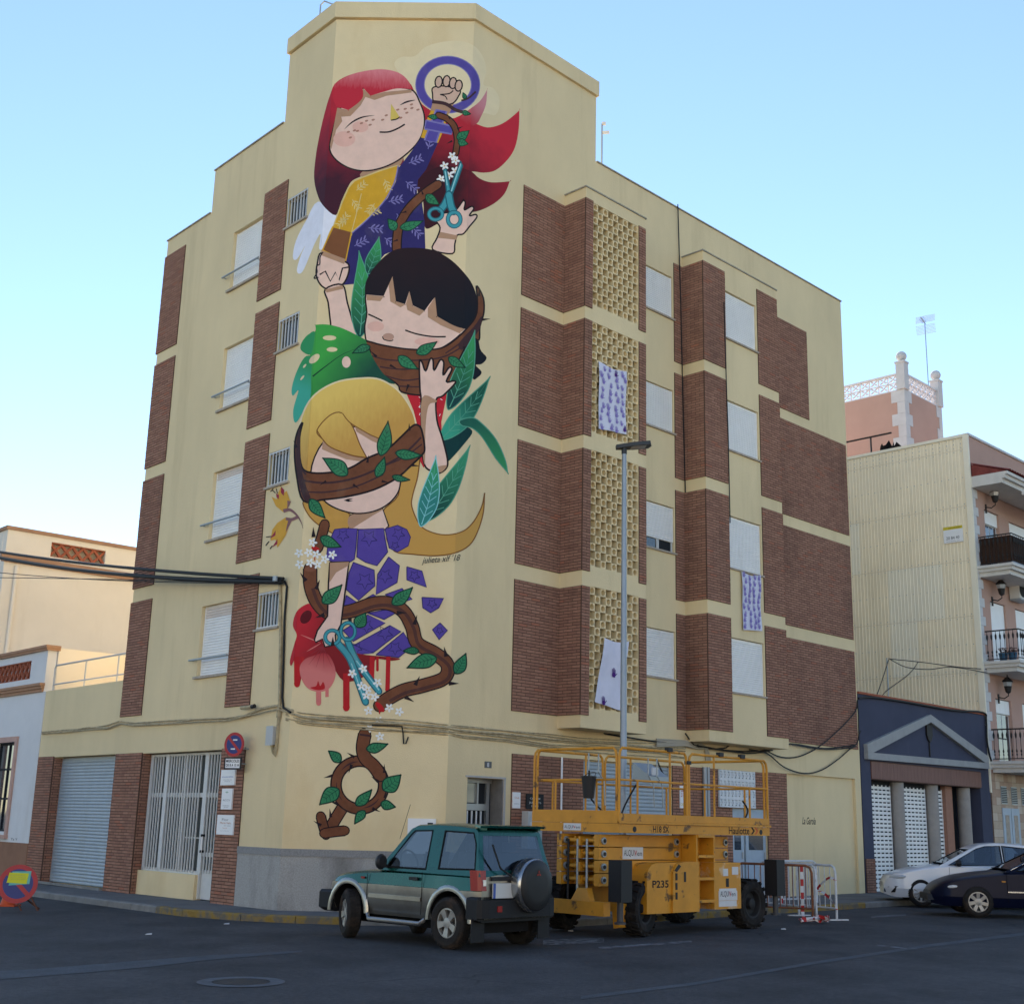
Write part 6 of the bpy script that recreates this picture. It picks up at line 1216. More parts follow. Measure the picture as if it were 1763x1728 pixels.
for t, pp, hl, mir in ((wc, P, ((3.18, .70, .645), (.24, .10, .055), 38), 1.72), (dk, P2, ((3.08, .68, .575), (.20, .08, .058), 34), 1.52)):
    for s in (1, -1):
        wheel(t, (0, s * .78, pp['R']), 0, pp['R'], .20, pp['R'] * .68, (10, .02, .022) if t is wc else (7, .03, .035)); wheel(t, (pp['wb'], s * .78, pp['R']), 0, pp['R'], .20, pp['R'] * .68, (10, .02, .022) if t is wc else (7, .03, .035))
        c, r, a = hl; mb = MB(); N = 14
        mb.lathe((0, 0, 0), (0, 0, 1), [(math.sin(math.pi * k / 10), -math.cos(math.pi * k / 10)) for k in range(11)], N)
        ca, sa = math.cos(R_(-a * s)), math.sin(R_(-a * s)); mb.v = [V((c[0] + v.x * r[0] * ca - v.y * r[1] * sa, s * c[1] + v.x * r[0] * sa + v.y * r[1] * ca, c[2] + v.z * r[2] + v.x * (-.02))) for v in mb.v]; mb.build('headlight', LAMPG, t, smooth=True, angle=80)
        mb = MB(); mb.lathe((mir, s * .93, 1.0), (1, 0, 0), [(0, -.06), (.07, -.05), (.085, 0), (.06, .07), (0, .09)], 12); mb.fbox(LOC, mir - .02, mir + .05, min(s * .78, s * .9), max(s * .78, s * .9), .94, .97); mb.build('mirror', BLACK, t, smooth=True)
        mb = MB(); mb.fbox(LOC, .72, .92, min(s * .84, s * (pp['plan'][2][1] + .012)), max(s * .84, s * (pp['plan'][2][1] + .012)), .80, .84); mb.build('door_handle', WHT if t is wc else NVY, t)
    seams(t, [(1.95, .3, 1.95, .9), (.64, .25, .64, .9)], lambda x: .886 if t is wc else .846)
    mb = MB(); mb.prism([(3.36, y, z) for y, z in ((-.5, .30), (.5, .30), (.46, .42), (-.46, .42))], (.13, 0, 0)); mb.build('front_grille', BLACK, t)
mb = MB(); mb.prism([(3.22, .58, .30), (3.22, .74, .30), (3.10, .80, .44), (3.22, .60, .46)], (.14, 0, 0)); mb.build('fog_lamp_recess', BLACK, wc)
mb = MB(); mb.fbox(LOC, .1, 1.95, .845, .86, .50, .525); mb.build('chrome_strip', CHR, dk)
mb = MB(); mb.fbox(LOC, 1.98, 2.06, .84, .852, .70, .73); mb.build('side_repeater', mat('amber_lens', (.5, .2, .03), .3), dk)
mb = MB(); mb.tube([(1.86, .80, .945), (1.12, .665, 1.30), (.95, .65, 1.345), (.5, .645, 1.36)], .008, 6); mb.build('window_trim', CHR, dk)
place_car(wc, 2.64, .315, 1588, 1562, -10, .93); place_car(dk, 2.55, .30, 1686, 1580, -8)
# ---------------- yellow scissor lift
LIFT = mat('lift_yellow', (.60, .265, .02), .5, .4, var=.16, vs=2.5, dirt=((.05, .03, .02), 4.0, (1, 1, 1), .60, .67, .85)); LIFTD = mat('lift_yellow_worn', (.59, .265, .025), .5, .4, var=.1, vs=4, dirt=((.62, .52, .38), 3.5, (1, 1, 1), .54, .66, .7))
STK = mat('sticker_white', (.62, .62, .62), .5, .3, var=.06, vs=9)
lf = thing('scissor_lift', 'yellow scissor lift with railed platform parked beside the off-road car', 'scissor lift', FR.P(1.9, 3.45, .05))
GZ = .03; S0, S1_, D0, D1 = -.33, 3.88, 2.5, 4.40
def B(name, a0, a1, d0, d1, z0, z1, m=LIFT, parent=lf): mb = MB(); mb.fbox(FR, a0, a1, d0, d1, z0 + GZ, z1 + GZ); return mb.build(name, m, parent)
dkp = B('platform_deck', S0, S1_, D0, D1, 1.58, 1.72); B('deck_trim', S0 - .012, S1_ + .012, D1 + .002, D1 + .03, 1.725, 1.76); B('toe_board', S0, S1_, D1 - .03, D1 - .0, 1.765, 1.88, LIFT); B('toe_board', S0, S1_, D0, D0 + .03, 1.725, 1.88); B('toe_board', S0, S0 + .03, D0 + .035, D1 - .035, 1.725, 1.92); B('toe_board', S1_ - .03, S1_, D0 + .035, D1 - .035, 1.725, 1.88)
B('deck_extension', S0 + .9, S1_ - .15, D0 + .1, D1 - .1, 1.724, 1.76, mat('deck_plate', (.25, .14, .04), .6, .4, var=.3, vs=4))
for s in (.05, 3.6): mb = MB(); mb.lathe(FR.P(s, D1, 1.64 + GZ), FR.n, [(.045, .001), (.045, .006), (0, .006)], 16); mb.build('deck_port', BLACK, lf)
def railing(pts, z, r=.026, name='rail'):
    mb = MB(); mb.tube([FR.P(s, d, zz_ + GZ) for s, d, zz_ in pts], r, 8); mb.build(name, LIFT, lf, smooth=True)
ZT_ = 2.90
def hoop(a, b, fix, along):   # inverted U between a and b
    pts = []
    for f, z in ((0, 1.76), (0, ZT_ - .14), (.012, ZT_ - .05), (.04, ZT_)): pts.append((a + (b - a) * f, z))
    pts += [(b - (b - a) * (q[0] - a) / (b - a), q[1]) for q in pts[::-1]]
    railing([(x, fix, z) if along else (fix, x, z) for x, z in pts], 0, .023, 'guard_rail')
for d in (D1 - .02, D0 + .02):
    hoop(S0 + .02, 1.46, d, True); hoop(1.52, S1_ - .02, d, True)
    for a, b in ((S0 + .02, 1.46), (1.52, S1_ - .02)): railing([(a, d, 2.40), (b, d, 2.40)], 0, .019, 'mid_rail')
    for s in (.15, 1.0, 2.24, 3.3): railing([(s, d, 1.75), (s, d, 2.40 if s in (.15, 3.3) else ZT_)], 0, .019, 'post')
for s in (S0 + .03, S1_ - .03):
    hoop(D0 + .08, D1 - .08, s, False); railing([(s, D0 + .08, 2.40), (s, D1 - .08, 2.40)], 0, .019, 'mid_rail')
    for d in (3.0, 3.9): railing([(s, d, 1.75), (s, d, 2.40)], 0, .019, 'post')
for s in (1.49,): mb = MB(); mb.fbox(FR, s - .05, s + .05, D1 - .05, D1 + .02, 2.72 + GZ, 2.78 + GZ); mb.build('hinge', BLACK, lf)
# control box and hanging levers
mb = MB(); mb.prism([FR.P(2.2, D0 + .1, 2.55), FR.P(2.2, D0 + .5, 2.45), FR.P(2.2, D0 + .5, 2.60), FR.P(2.2, D0 + .1, 2.85)], FR.u * .55); cb = mb.build('control_box', GREYM, lf); mb = MB(); mb.fbox(FR, 2.25, 2.42, D0 + .5, D0 + .52, 2.62, 2.76); mb.build('label', STK, cb)
for s in (.3, .55, 1.9, 2.15): mb = MB(); mb.tube([FR.P(s, 3.2, ZT_), FR.P(s, 3.2, 2.6), FR.P(s + .15, 3.2, 2.45), FR.P(s + .18, 3.2, 2.05)], .012, 6); mb.build('hanging_strut', GREYM, lf)
# scissor pack
for k in range(4):
    z = .76 + .2 * k
    for d in (4.02, 3.22):
        a = B('scissor_arm', S0 - .1, 3.05, d - .05, d + .05, z, z + .185)
        for s in (S0 + .0, 1.55, 2.95):
            mb = MB(); mb.lathe(FR.P(s, d + .05, z + .09 + GZ), FR.n, [(.055, 0), (.055, .03), (.03, .032), (.03, .045), (0, .045)], 12, mi=[0, 0, 1, 1]); mb.build('pivot', [GREYM, BLACK], a)
    for s in (S0 + .02, S0 + .25): mb = MB(); mb.tube([FR.P(s, 3.27, z + .09 + GZ), FR.P(s, 3.97, z + .09 + GZ)], .032, 10); mb.build('cross_tube', LIFT, lf, smooth=True)
    for d in (3.42, 3.62, 3.82): B('inner_arm', S0 - .06 + .12 * ((d * 10) % 4 > 1.5), 2.9, d - .018, d + .018, z + .01, z + .15)
B('chassis', .1, 3.4, 3.15, 4.05, .36, .74); 
mb = MB(); mb.fbox(FR, -.52, -.36, 2.5, 4.25, .32 + GZ, .53 + GZ); mb.build('axle_beam', LIFT, lf); mb = MB(); mb.prism([FR.P(-.50, d, .53 + GZ) for d in (3.55, 3.95)] + [FR.P(-.46, 3.85, .72 + GZ), FR.P(-.46, 3.65, .72 + GZ)], FR.u * .12); mb.build('axle_bracket', LIFT, lf)
# engine cover with rounded shoulder, battery box, ladder
mb = MB(); pr = [(.36, .34), (1.68, .34), (1.68, 1.12), (.60, 1.12), (.48, 1.09), (.40, 1.02), (.36, .92)]; mb.prism([FR.P(a, 3.9, z + GZ) for a, z in pr], FR.n * .5); ec = mb.build('engine_cover', LIFT, lf)
mb = MB(); pr = [(.98, .345), (1.70, .345), (1.70, 1.135), (1.30, 1.14), (1.10, 1.10), (1.0, .98)]; mb.prism([FR.P(a, 4.3, z + GZ) for a, z in pr], FR.n * .14); mb.build('engine_door', LIFT, ec)
for z in (.55, .70, .85): mb = MB(); mb.fbox(FR, 1.05, 1.10, 4.44, 4.447, z + GZ, z + .11 + GZ); mb.build('slot', BLACK, ec)
mb = MB(); mb.fbox(FR, 1.28, 1.33, 4.44, 4.447, .82 + GZ, .98 + GZ); mb.build('slot', BLACK, ec); mb = MB(); mb.prism([FR.P(1.02, 4.44, 1.0 + GZ), FR.P(1.09, 4.44, .98 + GZ), FR.P(1.2, 4.44, 1.07 + GZ), FR.P(1.14, 4.44, 1.10 + GZ)], FR.n * .008); mb.build('handle_recess', BLACK, ec)
bb = B('battery_box', 2.20, 2.98, 3.9, 4.38, .36, 1.12, LIFTD); mb = MB(); mb.fbox(FR, 2.54, 2.62, 4.381, 4.387, .72 + GZ, .86 + GZ); mb.build('latch', BLACK, bb)
for (a, b, z0, z1) in ((2.32, 2.86, .50, .66), (2.32, 2.84, .40, .50)): mb = MB(); mb.fbox(FR, a, b, 4.381, 4.386, z0 + GZ, z1 + GZ - .005); mb.build('sticker', STK, bb)
mb = MB(); mb.fbox(FR, 2.46, 2.60, 4.381, 4.386, .90 + GZ, 1.02 + GZ); mb.build('sticker', STK, bb); mb = MB(); mb.fbox(FR, 2.72, 2.9, 4.381, 4.386, .92 + GZ, 1.05 + GZ); mb.build('sticker', STK, bb)
ld = B('ladder', 1.70, 2.19, 4.05, 4.10, .36, 1.57)
B('stringer', 1.68, 1.715, 4.1, 4.40, .36, 1.57, LIFT, ld); B('stringer', 2.17, 2.205, 4.1, 4.40, 1.125, 1.57, LIFT, ld)
for z in (.48, .84, 1.20, 1.53): B('rung', 1.715, 2.17, 4.10, 4.42, z, z + .045, LIFT, ld)
for z in (.60, .94):
    g_ = B('vent_mesh', 1.72, 1.98, 4.101, 4.106, z, z + .2, BLACK, ld)
    mb = MB()
    for i in range(7): mb.fbox(FR, 1.72 + .037 * i, 1.728 + .037 * i, 4.106, 4.112, z + GZ, z + .2 + GZ)
    for i in range(6): mb.fbox(FR, 1.72, 1.98, 4.107, 4.113, z + .036 * i + GZ, z + .008 + .036 * i + GZ)
    mb.build('vent_bars', LIFT, g_, kind='stuff')
# wheels: deep lugged tyres
def lift_wheel(s, d, yaw, out):
    ax = (FR.n * math.cos(yaw) + FR.u * math.sin(yaw)) * out; R, w = .42, .30; c = FR.P(s, d, R + GZ); xd = ax.cross(V((0, 0, 1))); o = c - ax * (w / 2)
    mb = MB(); mb.lathe(o, ax, [(.24, .02), (.27, 0), (R - .07, -.005), (R - .025, .03), (R - .025, w - .03), (R - .07, w + .005), (.27, w), (.24, w - .02)], 32, xdir=xd)
    for k in range(18):
        for sh, (y0, y1) in ((0, (0, .16)), (.5, (.14, w))):
            a = 2 * math.pi * (k + sh) / 18; u = xd * math.cos(a) + ax.cross(xd) * math.sin(a); v = ax.cross(u); p = o + u * (R - .035); sk = v * (.05 if sh else -.05)
            mb.prism([p - v * .032 + ax * y0 + (sk if not sh else V((0, 0, 0))), p + v * .032 + ax * y0 + (sk if not sh else V((0, 0, 0))), p + v * .032 + ax * y1 + (sk if sh else V((0, 0, 0))), p - v * .032 + ax * y1 + (sk if sh else V((0, 0, 0)))], u * .035)
    ty = mb.build('wheel', mat('lug_tyre', (.018, .017, .017), .9, .2, var=.3, vs=10, dirt=((.07, .055, .045), 6, (1, 1, 1), .5, .75, .5)), lf, smooth=True, angle=25)
    mb = MB(); mb.lathe(o, ax, [(.245, w - .02), (.22, w - .03), (.2, w - .12), (.1, w - .12), (.09, w - .04), (.05, w - .02), (0, w - .02)], 24, xdir=xd); mb.build('rim', mat('rim_black', (.02, .02, .021), .6, .3), ty, smooth=True)
lift_wheel(.40, 4.20, R_(14), 1); lift_wheel(3.42, 4.20, 0, 1); lift_wheel(.25, 2.70, R_(14), -1); lift_wheel(3.42, 2.70, 0, -1)
mb = MB(); mb.prism([FR.P(-.1, 4.05, .50 + GZ), FR.P(-.1, 4.28, .50 + GZ), FR.P(-.1, 4.2, .14 + GZ), FR.P(-.1, 4.1, .12 + GZ)], FR.u * .2); mb.build('mudguard', LIFT, lf)
for s, d in ((-.42, 4.50), (3.98, 4.42), (-.42, 2.4), (3.98, 2.45)):
    o = B('outrigger', s - .13, s + .13, d - .13, d + .13, .55, 1.17, BLACK); mb = MB(); mb.lathe(FR.P(s, d, .22 + GZ), (0, 0, 1), [(.0, 0), (.09, 0), (.09, .03), (.05, .04), (.05, .34)], 14); mb.build('foot', mat('foot_steel', (.05, .05, .055), .5, .4), o, smooth=True)
# stickers and lettering
RDK = mat('sticker_red', (.45, .02, .02), .5)
def sign_alq(s, z, w, d, name='sticker'):
    mb = MB(); h = w * .36; mb.fbox(FR, s, s + w, d, d + .003, z + GZ, z + h + GZ); o = mb.build(name, STK, lf)
    text('ALQUI', FR.P(s + w * .06, d + .0032, z + h * .28 + GZ), FR.u, UP, h * .5, INK, 'lettering', o, width=w * .50); text('v', FR.P(s + w * .57, d + .0032, z + h * .28 + GZ), FR.u, UP, h * .7, RDK, 'lettering', o, width=w * .13); text('en', FR.P(s + w * .71, d + .0032, z + h * .28 + GZ), FR.u, UP, h * .42, INK, 'lettering', o, width=w * .23)
sign_alq(.15, 1.17, .52, 4.071); sign_alq(.05, .80, .46, 4.071); sign_alq(2.33, .515, .5, 4.386)
ES = Fr(FR.P(S0, 0, 0), FR.n, -FR.u); mb = MB(); mb.fbox(ES, 3.22, 3.6, .001, .004, 1.60 + GZ, 1.71 + GZ); o = mb.build('sticker', STK, lf); text('ALQUI', ES.P(3.24, .0042, 1.63 + GZ), ES.u, UP, .05, INK, 'lettering', o, width=.19); text('v', ES.P(3.435, .0042, 1.63 + GZ), ES.u, UP, .07, RDK, 'lettering', o, width=.05); text('en', ES.P(3.49, .0042, 1.63 + GZ), ES.u, UP, .045, INK, 'lettering', o, width=.09)
text('H18 SX', FR.P(.52, D1 + .001, 1.60 + GZ), FR.u, UP, .10, INK, 'lettering', lf, width=.42, bold=.015); text('Haulotte', FR.P(2.62, D1 + .001, 1.60 + GZ), FR.u, UP, .12, INK, 'lettering', lf, width=.62, bold=.01)
for i, m in enumerate((INK, mat('chevron_orange', (.55, .10, .02), .5))):
    a = 3.29 + .11 * i; mb = MB(); mb.prism([FR.P(a, D1 + .001, 1.60 + GZ), FR.P(a + .05, D1 + .001, 1.60 + GZ), FR.P(a + .12, D1 + .001, 1.66 + GZ), FR.P(a + .05, D1 + .001, 1.72 + GZ), FR.P(a, D1 + .001, 1.72 + GZ), FR.P(a + .07, D1 + .001, 1.66 + GZ)], FR.n * .002); mb.build('chevron', m, lf)
text('P235', FR.P(.50, 4.401, .74 + GZ), FR.u, UP, .11, INK, 'lettering', lf, width=.42, bold=.02); mb = MB(); mb.fbox(FR, 2.28, 2.55, 4.071, 4.074, 1.16 + GZ, 1.34 + GZ); o = mb.build('sticker', STK, lf); text('71043', FR.P(2.3, 4.0745, 1.20 + GZ), FR.u, UP, .10, INK, 'lettering', o, width=.23)
bk_ = thing('bucket', 'black plastic bucket hanging from the rail of the scissor lift', 'bucket', ES.P(3.88, .1, 2.1)); mb = MB(); mb.lathe(ES.P(3.88, .14, 2.10 + GZ), UP, [(0, 0), (.085, 0), (.12, .33), (.125, .33), (.125, .35), (.11, .35), (.08, .03)], 18); mb.build('shell', BLACK, bk_, smooth=True); mb = MB(); mb.tube([ES.P(3.76, .14, 2.44 + GZ), ES.P(3.80, .06, 2.50 + GZ), ES.P(3.88, .0, 2.52 + GZ), ES.P(3.96, .06, 2.50 + GZ), ES.P(4.0, .14, 2.44 + GZ)], .006, 5); mb.build('handle', BLACK, bk_)

for pts in ([(.2, 3.3, 2.6), (.45, 3.1, 2.2), (.9, 3.0, 1.95), (1.1, 3.0, 1.8)], [(1.7, 2.7, 1.8), (2.0, 2.6, 2.1), (2.3, 2.6, 2.45)], [(3.2, 4.3, 2.2), (3.32, 4.32, 2.05), (3.26, 4.3, 1.9), (3.1, 4.28, 1.8)], [(2.9, 2.6, 2.95), (2.95, 2.7, 2.7), (3.1, 2.7, 2.62)]):
    mb = MB(); mb.tube(catmull([tuple(FR.P(*q)) for q in pts], False, 5), .016, 6); mb.build('hose', BLACK, lf, smooth=True)
for s in (.9, 2.35, 3.0): mb = MB(); mb.fbox(FR, s, s + .12, D1 - .05, D1 + .03, 2.93, 3.0); mb.build('rail_clamp', BLACK, lf)
for k in range(3): mb = MB(); mb.tube([FR.P(S0 - .02, 3.35 + .2 * k, .55), FR.P(S0 - .02, 3.35 + .2 * k, 1.5)], .02, 8); mb.build('hydraulic_pipe', GREYM if k else BLACK, lf)
# ================================================================== street furniture and small things
UP = V((0, 0, 1))
def wp(fr, pts, d): return [fr.P(*((lambda q: (q[0], d, q[1]))(fr.px(x, y, d)))) for x, y in pts]
def wmix(pts, d):
    # photo points along the corner -> points a little in front of whichever wall they fall on
    out = []
    for x, y in pts:
        fr = FL if sidev((x, y), AL_) < 0 else (FR if sidev((x, y), AR_) > 0 else FC); a, z = fr.px(x, y, d); out.append(fr.P(a, d, z))
    return out
# ---- street lamp
sL, zt_ = FR.px(1075, 772, 1.9); sB, _ = FR.px(1073, 1400, 1.9); base = FR.P(sB, 1.9, 0); g0 = gz(base.x) + .12
lp = thing('street_lamp', 'tall grey lamp post with a flat black head behind the scissor lift', 'street lamp', (base.x, base.y, g0))
POLE = mat('lamp_pole_grey', (.30, .33, .36), .45, .4, metal=.5, var=.06, vs=4); LHEAD = mat('lamp_head', (.03, .033, .036), .5, .4)
mb = MB(); mb.tube([(base.x, base.y, g0 + z) for z in (0, 1.2, 1.25, zt_ - g0)], [.085, .085, .07, .045], 16); mb.build('pole', POLE, lp, smooth=True)
mb = MB(); mb.fbox(FR, sB - .16, sB + .16, 1.74, 2.06, g0, g0 + .03); mb.build('base_plate', POLE, lp)
hd = V((.93, .05, .12)).normalized(); tp = V((base.x, base.y, zt_)); sd_ = hd.cross(UP).normalized(); un = sd_.cross(hd)
mb = MB(); q = [tp - hd * .16 + sd_ * .07, tp - hd * .16 - sd_ * .07, tp + hd * .2 - sd_ * .17, tp + hd * .52 - sd_ * .16, tp + hd * .56, tp + hd * .52 + sd_ * .16, tp + hd * .2 + sd_ * .17]; mb.prism(q, un * .075); mb.build('lamp_head', LHEAD, lp)
mb = MB(); q = [tp + hd * .14 + sd_ * .10, tp + hd * .14 - sd_ * .10, tp + hd * .44 - sd_ * .11, tp + hd * .44 + sd_ * .11]; mb.prism([p - un * .006 for p in q], un * .006); mb.build('lens', mat('led_lens', (.35, .33, .30), .3, .5), lp)
mb = MB(); mb.tube([tp - UP * .12, tp + UP * .03], .055, 14); mb.build('spigot', LHEAD, lp, smooth=True)
# ---- overhead cables on the left
def cable(name, pts, r, m, label, cat='cable', n=6):
    mb = MB(); mb.tube(pts, r, n); return tag(mb.build(name, m, smooth=True), label, cat)
for k, (pa, pb, r, dd, lab) in enumerate((((-25, 946), (488, 996), .035, .10, 'thick black overhead cable, upper of the pair on the left'), ((-25, 955), (486, 1001), .045, .17, 'thick black overhead cable sagging below the upper one on the left'), ((-25, 983), (484, 1003), .010, .10, 'upper thin overhead wire across the white house on the left'), ((-25, 994), (482, 1005), .010, -.02, 'lower thin overhead wire across the white house on the left'))):
    a, za = FL.px(*pa, .9); b, zb_ = FL.px(*pb, .12); cable('overhead_cable', sag(FL.P(a, .9, za), FL.P(b, .12, zb_), dd), r, CABLE_B, lab)
t = thing('cable_bracket', 'small metal bracket holding the overhead cables beside the mural', 'bracket', FL.P(.55, .05, 6.2)); mb = MB(); mb.bar(FL.P(.55, 0, 6.2), FL.P(.55, .2, 6.2), .03); mb.lathe(FL.P(.55, .2, 6.2), UP, [(.05, -.05), (.05, .05), (0, .05)], 10); mb.build('arm', GREYM, t)
mb = MB(); mb.tube(wmix([(490, 1000), (494, 1010), (490, 1060), (488, 1140), (486, 1200), (488, 1218), (500, 1226)], .03), .022, 8); tag(mb.build('drop_cable', CABLE_B, smooth=True), 'black cable running down the wall beside the mural', 'cable')
mb = MB(); mb.tube(wmix([(482, 1004), (483, 1100), (481, 1210), (478, 1235)], .035), .03, 8); tag(mb.build('conduit', CABLE_Y, smooth=True), 'yellow painted conduit running down left of the mural', 'conduit')
# ---- cable bundle along the first-floor line
rnd = random.Random(11)
bn = thing('cable_bundle', 'bundle of painted cables strung along the facade above the ground floor', 'cables', FC.P(1.5, 0, 3.3))
L1 = [(72, 1262), (110, 1258), (150, 1254), (185, 1250), (205, 1243), (230, 1246), (300, 1243), (330, 1240), (390, 1238), (420, 1232), (450, 1222), (478, 1216), (505, 1226)]
R1 = [(520, 1230), (560, 1234), (640, 1239), (700, 1243), (768, 1248), (800, 1252), (870, 1258), (950, 1266), (1000, 1270), (1060, 1274), (1130, 1278), (1180, 1283)]
for k in range(3):
    mb = MB(); mb.tube(wmix([(x, y + k * 2 - 2 + rnd.uniform(-2.2, 2.2)) for x, y in L1], .03 + .02 * k), .014, 6); mb.build('strand', CABLE_Y, bn, smooth=True)
for k in range(7):
    mb = MB(); mb.tube(wmix([(x, y - 2 + k * 3.0 + rnd.uniform(-2, 2) + (k * 1.2 if x > 900 else 0)) for x, y in [(492, 1222)] + R1], .025 + .012 * (k % 3)), rnd.choice((.012, .016, .02)), 6); mb.build('strand', CABLE_Y, bn, smooth=True)
for k in range(4): mb = MB(); mb.tube(wmix([(484 - k * 2, 1222), (480 - k, 1250), (477 - k, 1285), (474 - k * 2, 1302 - k * 3), (469, 1296 - k * 3), (466 - k, 1278)], .03 + .01 * k), .01, 6); mb.build('strand', CABLE_Y, bn, smooth=True)
for k in range(5): mb = MB(); mb.tube(wmix([(1130, 1272 + k * 3), (1180, 1275 + k * 2), (1200, 1276 + k * 3), (1214 + k, 1284 + k), (1216 + k * 2, 1310)], .04 + .012 * k), .018, 6); mb.build('strand', mat('cable_cream', (.42, .38, .30), .7), bn, smooth=True)
bk2 = thing('black_cables', 'tangle of black cables under the second bay', 'cables', FR.P(9, 0, 3.3))
for k, pts in enumerate(([(1040, 1262), (1120, 1275), (1185, 1282), (1240, 1290), (1290, 1293), (1330, 1290)], [(1180, 1262), (1200, 1285), (1245, 1288), (1262, 1280), (1300, 1286), (1330, 1288), (1362, 1280), (1420, 1288), (1470, 1282)], [(1290, 1290), (1320, 1296), (1350, 1320), (1385, 1331), (1415, 1325), (1445, 1305), (1462, 1290), (1474, 1284)], [(1322, 1293), (1345, 1303), (1375, 1302), (1410, 1285), (1445, 1255), (1472, 1225), (1476, 1205)], [(1362, 1280), (1400, 1287), (1440, 1289), (1475, 1280), (1478, 1240), (1476, 1205)], [(1200, 1283), (1285, 1296), (1330, 1291)])):
    d = .70 if k == 0 and False else .06; mb = MB(); mb.tube(catmull([tuple(p) for p in wp(FR, pts, d + .015 * k)], False, 4), .017, 6); mb.build('strand', CABLE_B, bk2, smooth=True)
mb = MB(); mb.tube([p for p in wp(FR, [(1167, 352), (1169, 420), (1172, 520), (1176, 700), (1180, 850), (1184, 1000), (1187, 1150), (1190, 1268)], .045)], .014, 6); tag(mb.build('drop_cable', CABLE_B, smooth=True), 'black cable running down the corner of the second bay', 'cable')
mb = MB(); mb.tube([p for p in wp(FR, [(1246.5, 520), (1250, 640), (1254, 760), (1257, 900)], .675)], .012, 6); tag(mb.build('drop_cable', CABLE_B, smooth=True), 'thin black cable down the front of the second bay', 'cable')
# wires between the blue shop and the salmon house
mast = FR.P(*[FR.px(1530, 1200, -1.2)[0], -1.2, 0]); zA = FR.px(1530, 1133, -1.2)[1]
t = thing('cable_mast', 'thin mast with wires on the roof of the blue shop', 'mast', V((mast.x, mast.y, 5.3))); mb = MB(); mb.tube([V((mast.x, mast.y, 4.8)), V((mast.x, mast.y, zA))], .02, 6); mb.build('pole', GREYM, t)
for k, pts in enumerate(([(1530, 1133), (1560, 1148), (1600, 1152), (1640, 1148), (1700, 1158)], [(1532, 1134), (1590, 1140), (1650, 1148), (1705, 1152)], [(1530, 1135), (1512, 1190), (1490, 1240), (1480, 1262)], [(1581, 1139), (1565, 1160), (1525, 1190), (1518, 1203)])):
    mb = MB(); q = []
    for i, (x, y) in enumerate(pts):
        d = -1.2 + 1.3 * (i / (len(pts) - 1)); a, z = FR.px(x, y, d); q.append(FR.P(a, d, z))
    mb.tube(catmull([tuple(p) for p in q], False, 4), .014, 5); mb.build('wire', CABLE_B, t, smooth=True)
mb = MB(); mb.tube(catmull([tuple(p) for p in wp(FR, [(1478, 1202), (1500, 1200), (1560, 1208), (1640, 1222), (1692, 1226), (1698, 1240), (1700, 1280), (1712, 1320), (1740, 1330), (1790, 1336)], .06)], False, 4), .03, 6); tag(mb.build('wall_cable', CABLE_B, smooth=True), 'black cable along the top of the blue shop and down its corner', 'cable')
# ---- wall boxes, plaques and signs
a, z = FL.px(466, 1266, .08); t = thing('junction_box', 'grey junction box on the wall left of the branch ring', 'junction box', FL.P(a, 0, z)); mb = MB(); mb.fbox(FL, a - .11, a + .11, .0, .10, z - .17, z + .17); mb.build('case', mat('box_grey', (.48, .49, .48), .6), t); mb = MB(); mb.fbox(FL, a - .12, a + .12, .1, .115, z - .18, z + .18); mb.build('lid', mat('box_grey', ()), t)
a, z = FC.px(703, 1408); a2, _ = FC.px(751, 1408); t = thing('meter_cabinet', 'white meter cabinet on the corner wall behind the off-road car', 'cabinet', FC.P(a, 0, 1.2)); mb = MB(); mb.fbox(FC, a, a2, .0, .06, z - .62, z); mb.build('door', WHITE, t); mb = MB(); mb.fbox(FC, a + .36, a + .46, .06, .065, z - .2, z - .07); mb.build('window', DARK, t)
mb = MB(); mb.tube(wmix([(640, 1248), (680, 1249), (692, 1250), (694, 1262), (695, 1280), (699, 1279), (703, 1268)], .05), .014, 6); tag(mb.build('wall_hook', CABLE_B, smooth=True), 'bent black pipe hook on the wall above the branch ring', 'hook')
a, z = FR.px(840, 1316, .0); t = thing('house_number', 'small grey house number plate above the entrance door', 'number plate', FR.P(a, 0, z)); mb = MB(); mb.fbox(FR, a - .09, a + .09, .0, .012, z - .06, z + .06); mb.build('plate', mat('number_plate_grey', (.10, .105, .11), .5), t); text('8', FR.P(a - .03, .0125, z - .04), FR.u, UP, .08, WHITE, 'numeral', t)
def plaque(fr, x0, y0, x1, y1, d, m, name, label, lines, cat='plaque', ink=None):
    a0, z1 = fr.px(x0, y0, d); a1, z0 = fr.px(x1, y1, d); lo, hi = min(a0, a1), max(a0, a1); t = thing(name, label, cat, fr.P((lo + hi) / 2, d, (z0 + z1) / 2)); mb = MB(); mb.fbox(fr, lo, hi, d - .02, d + .012, z0, z1); mb.build('panel', m, t)
    dirx = -fr.u if sy(fr) > 0 else fr.u; start = hi if sy(fr) > 0 else lo; w = hi - lo; h = z1 - z0
    for txt, f, sz, col, fx, fw in lines: text(txt, fr.P(start, d + .0125, z1 - h * f) + dirx * (w * fx), dirx, UP, h * sz, col, 'lettering', t, width=w * fw)
    return t
BLI = mat('ink_blue', (.05, .12, .40), .6); GRI = mat('ink_green', (.05, .25, .10), .6); GYI = mat('ink_grey', (.2, .2, .22), .6); ORI = mat('ink_orange', (.5, .18, .08), .6)
plaque(FL, 382, 1325, 404, 1351, .045, WHITE, 'plaque', 'white square plaque with blue lettering just under the hours plate', [('musicàlia', .50, .10, BLI, .1, .8), ('CENTRE DE', .68, .05, GYI, .2, .6), ('MÚSICA', .78, .05, GYI, .3, .4)])
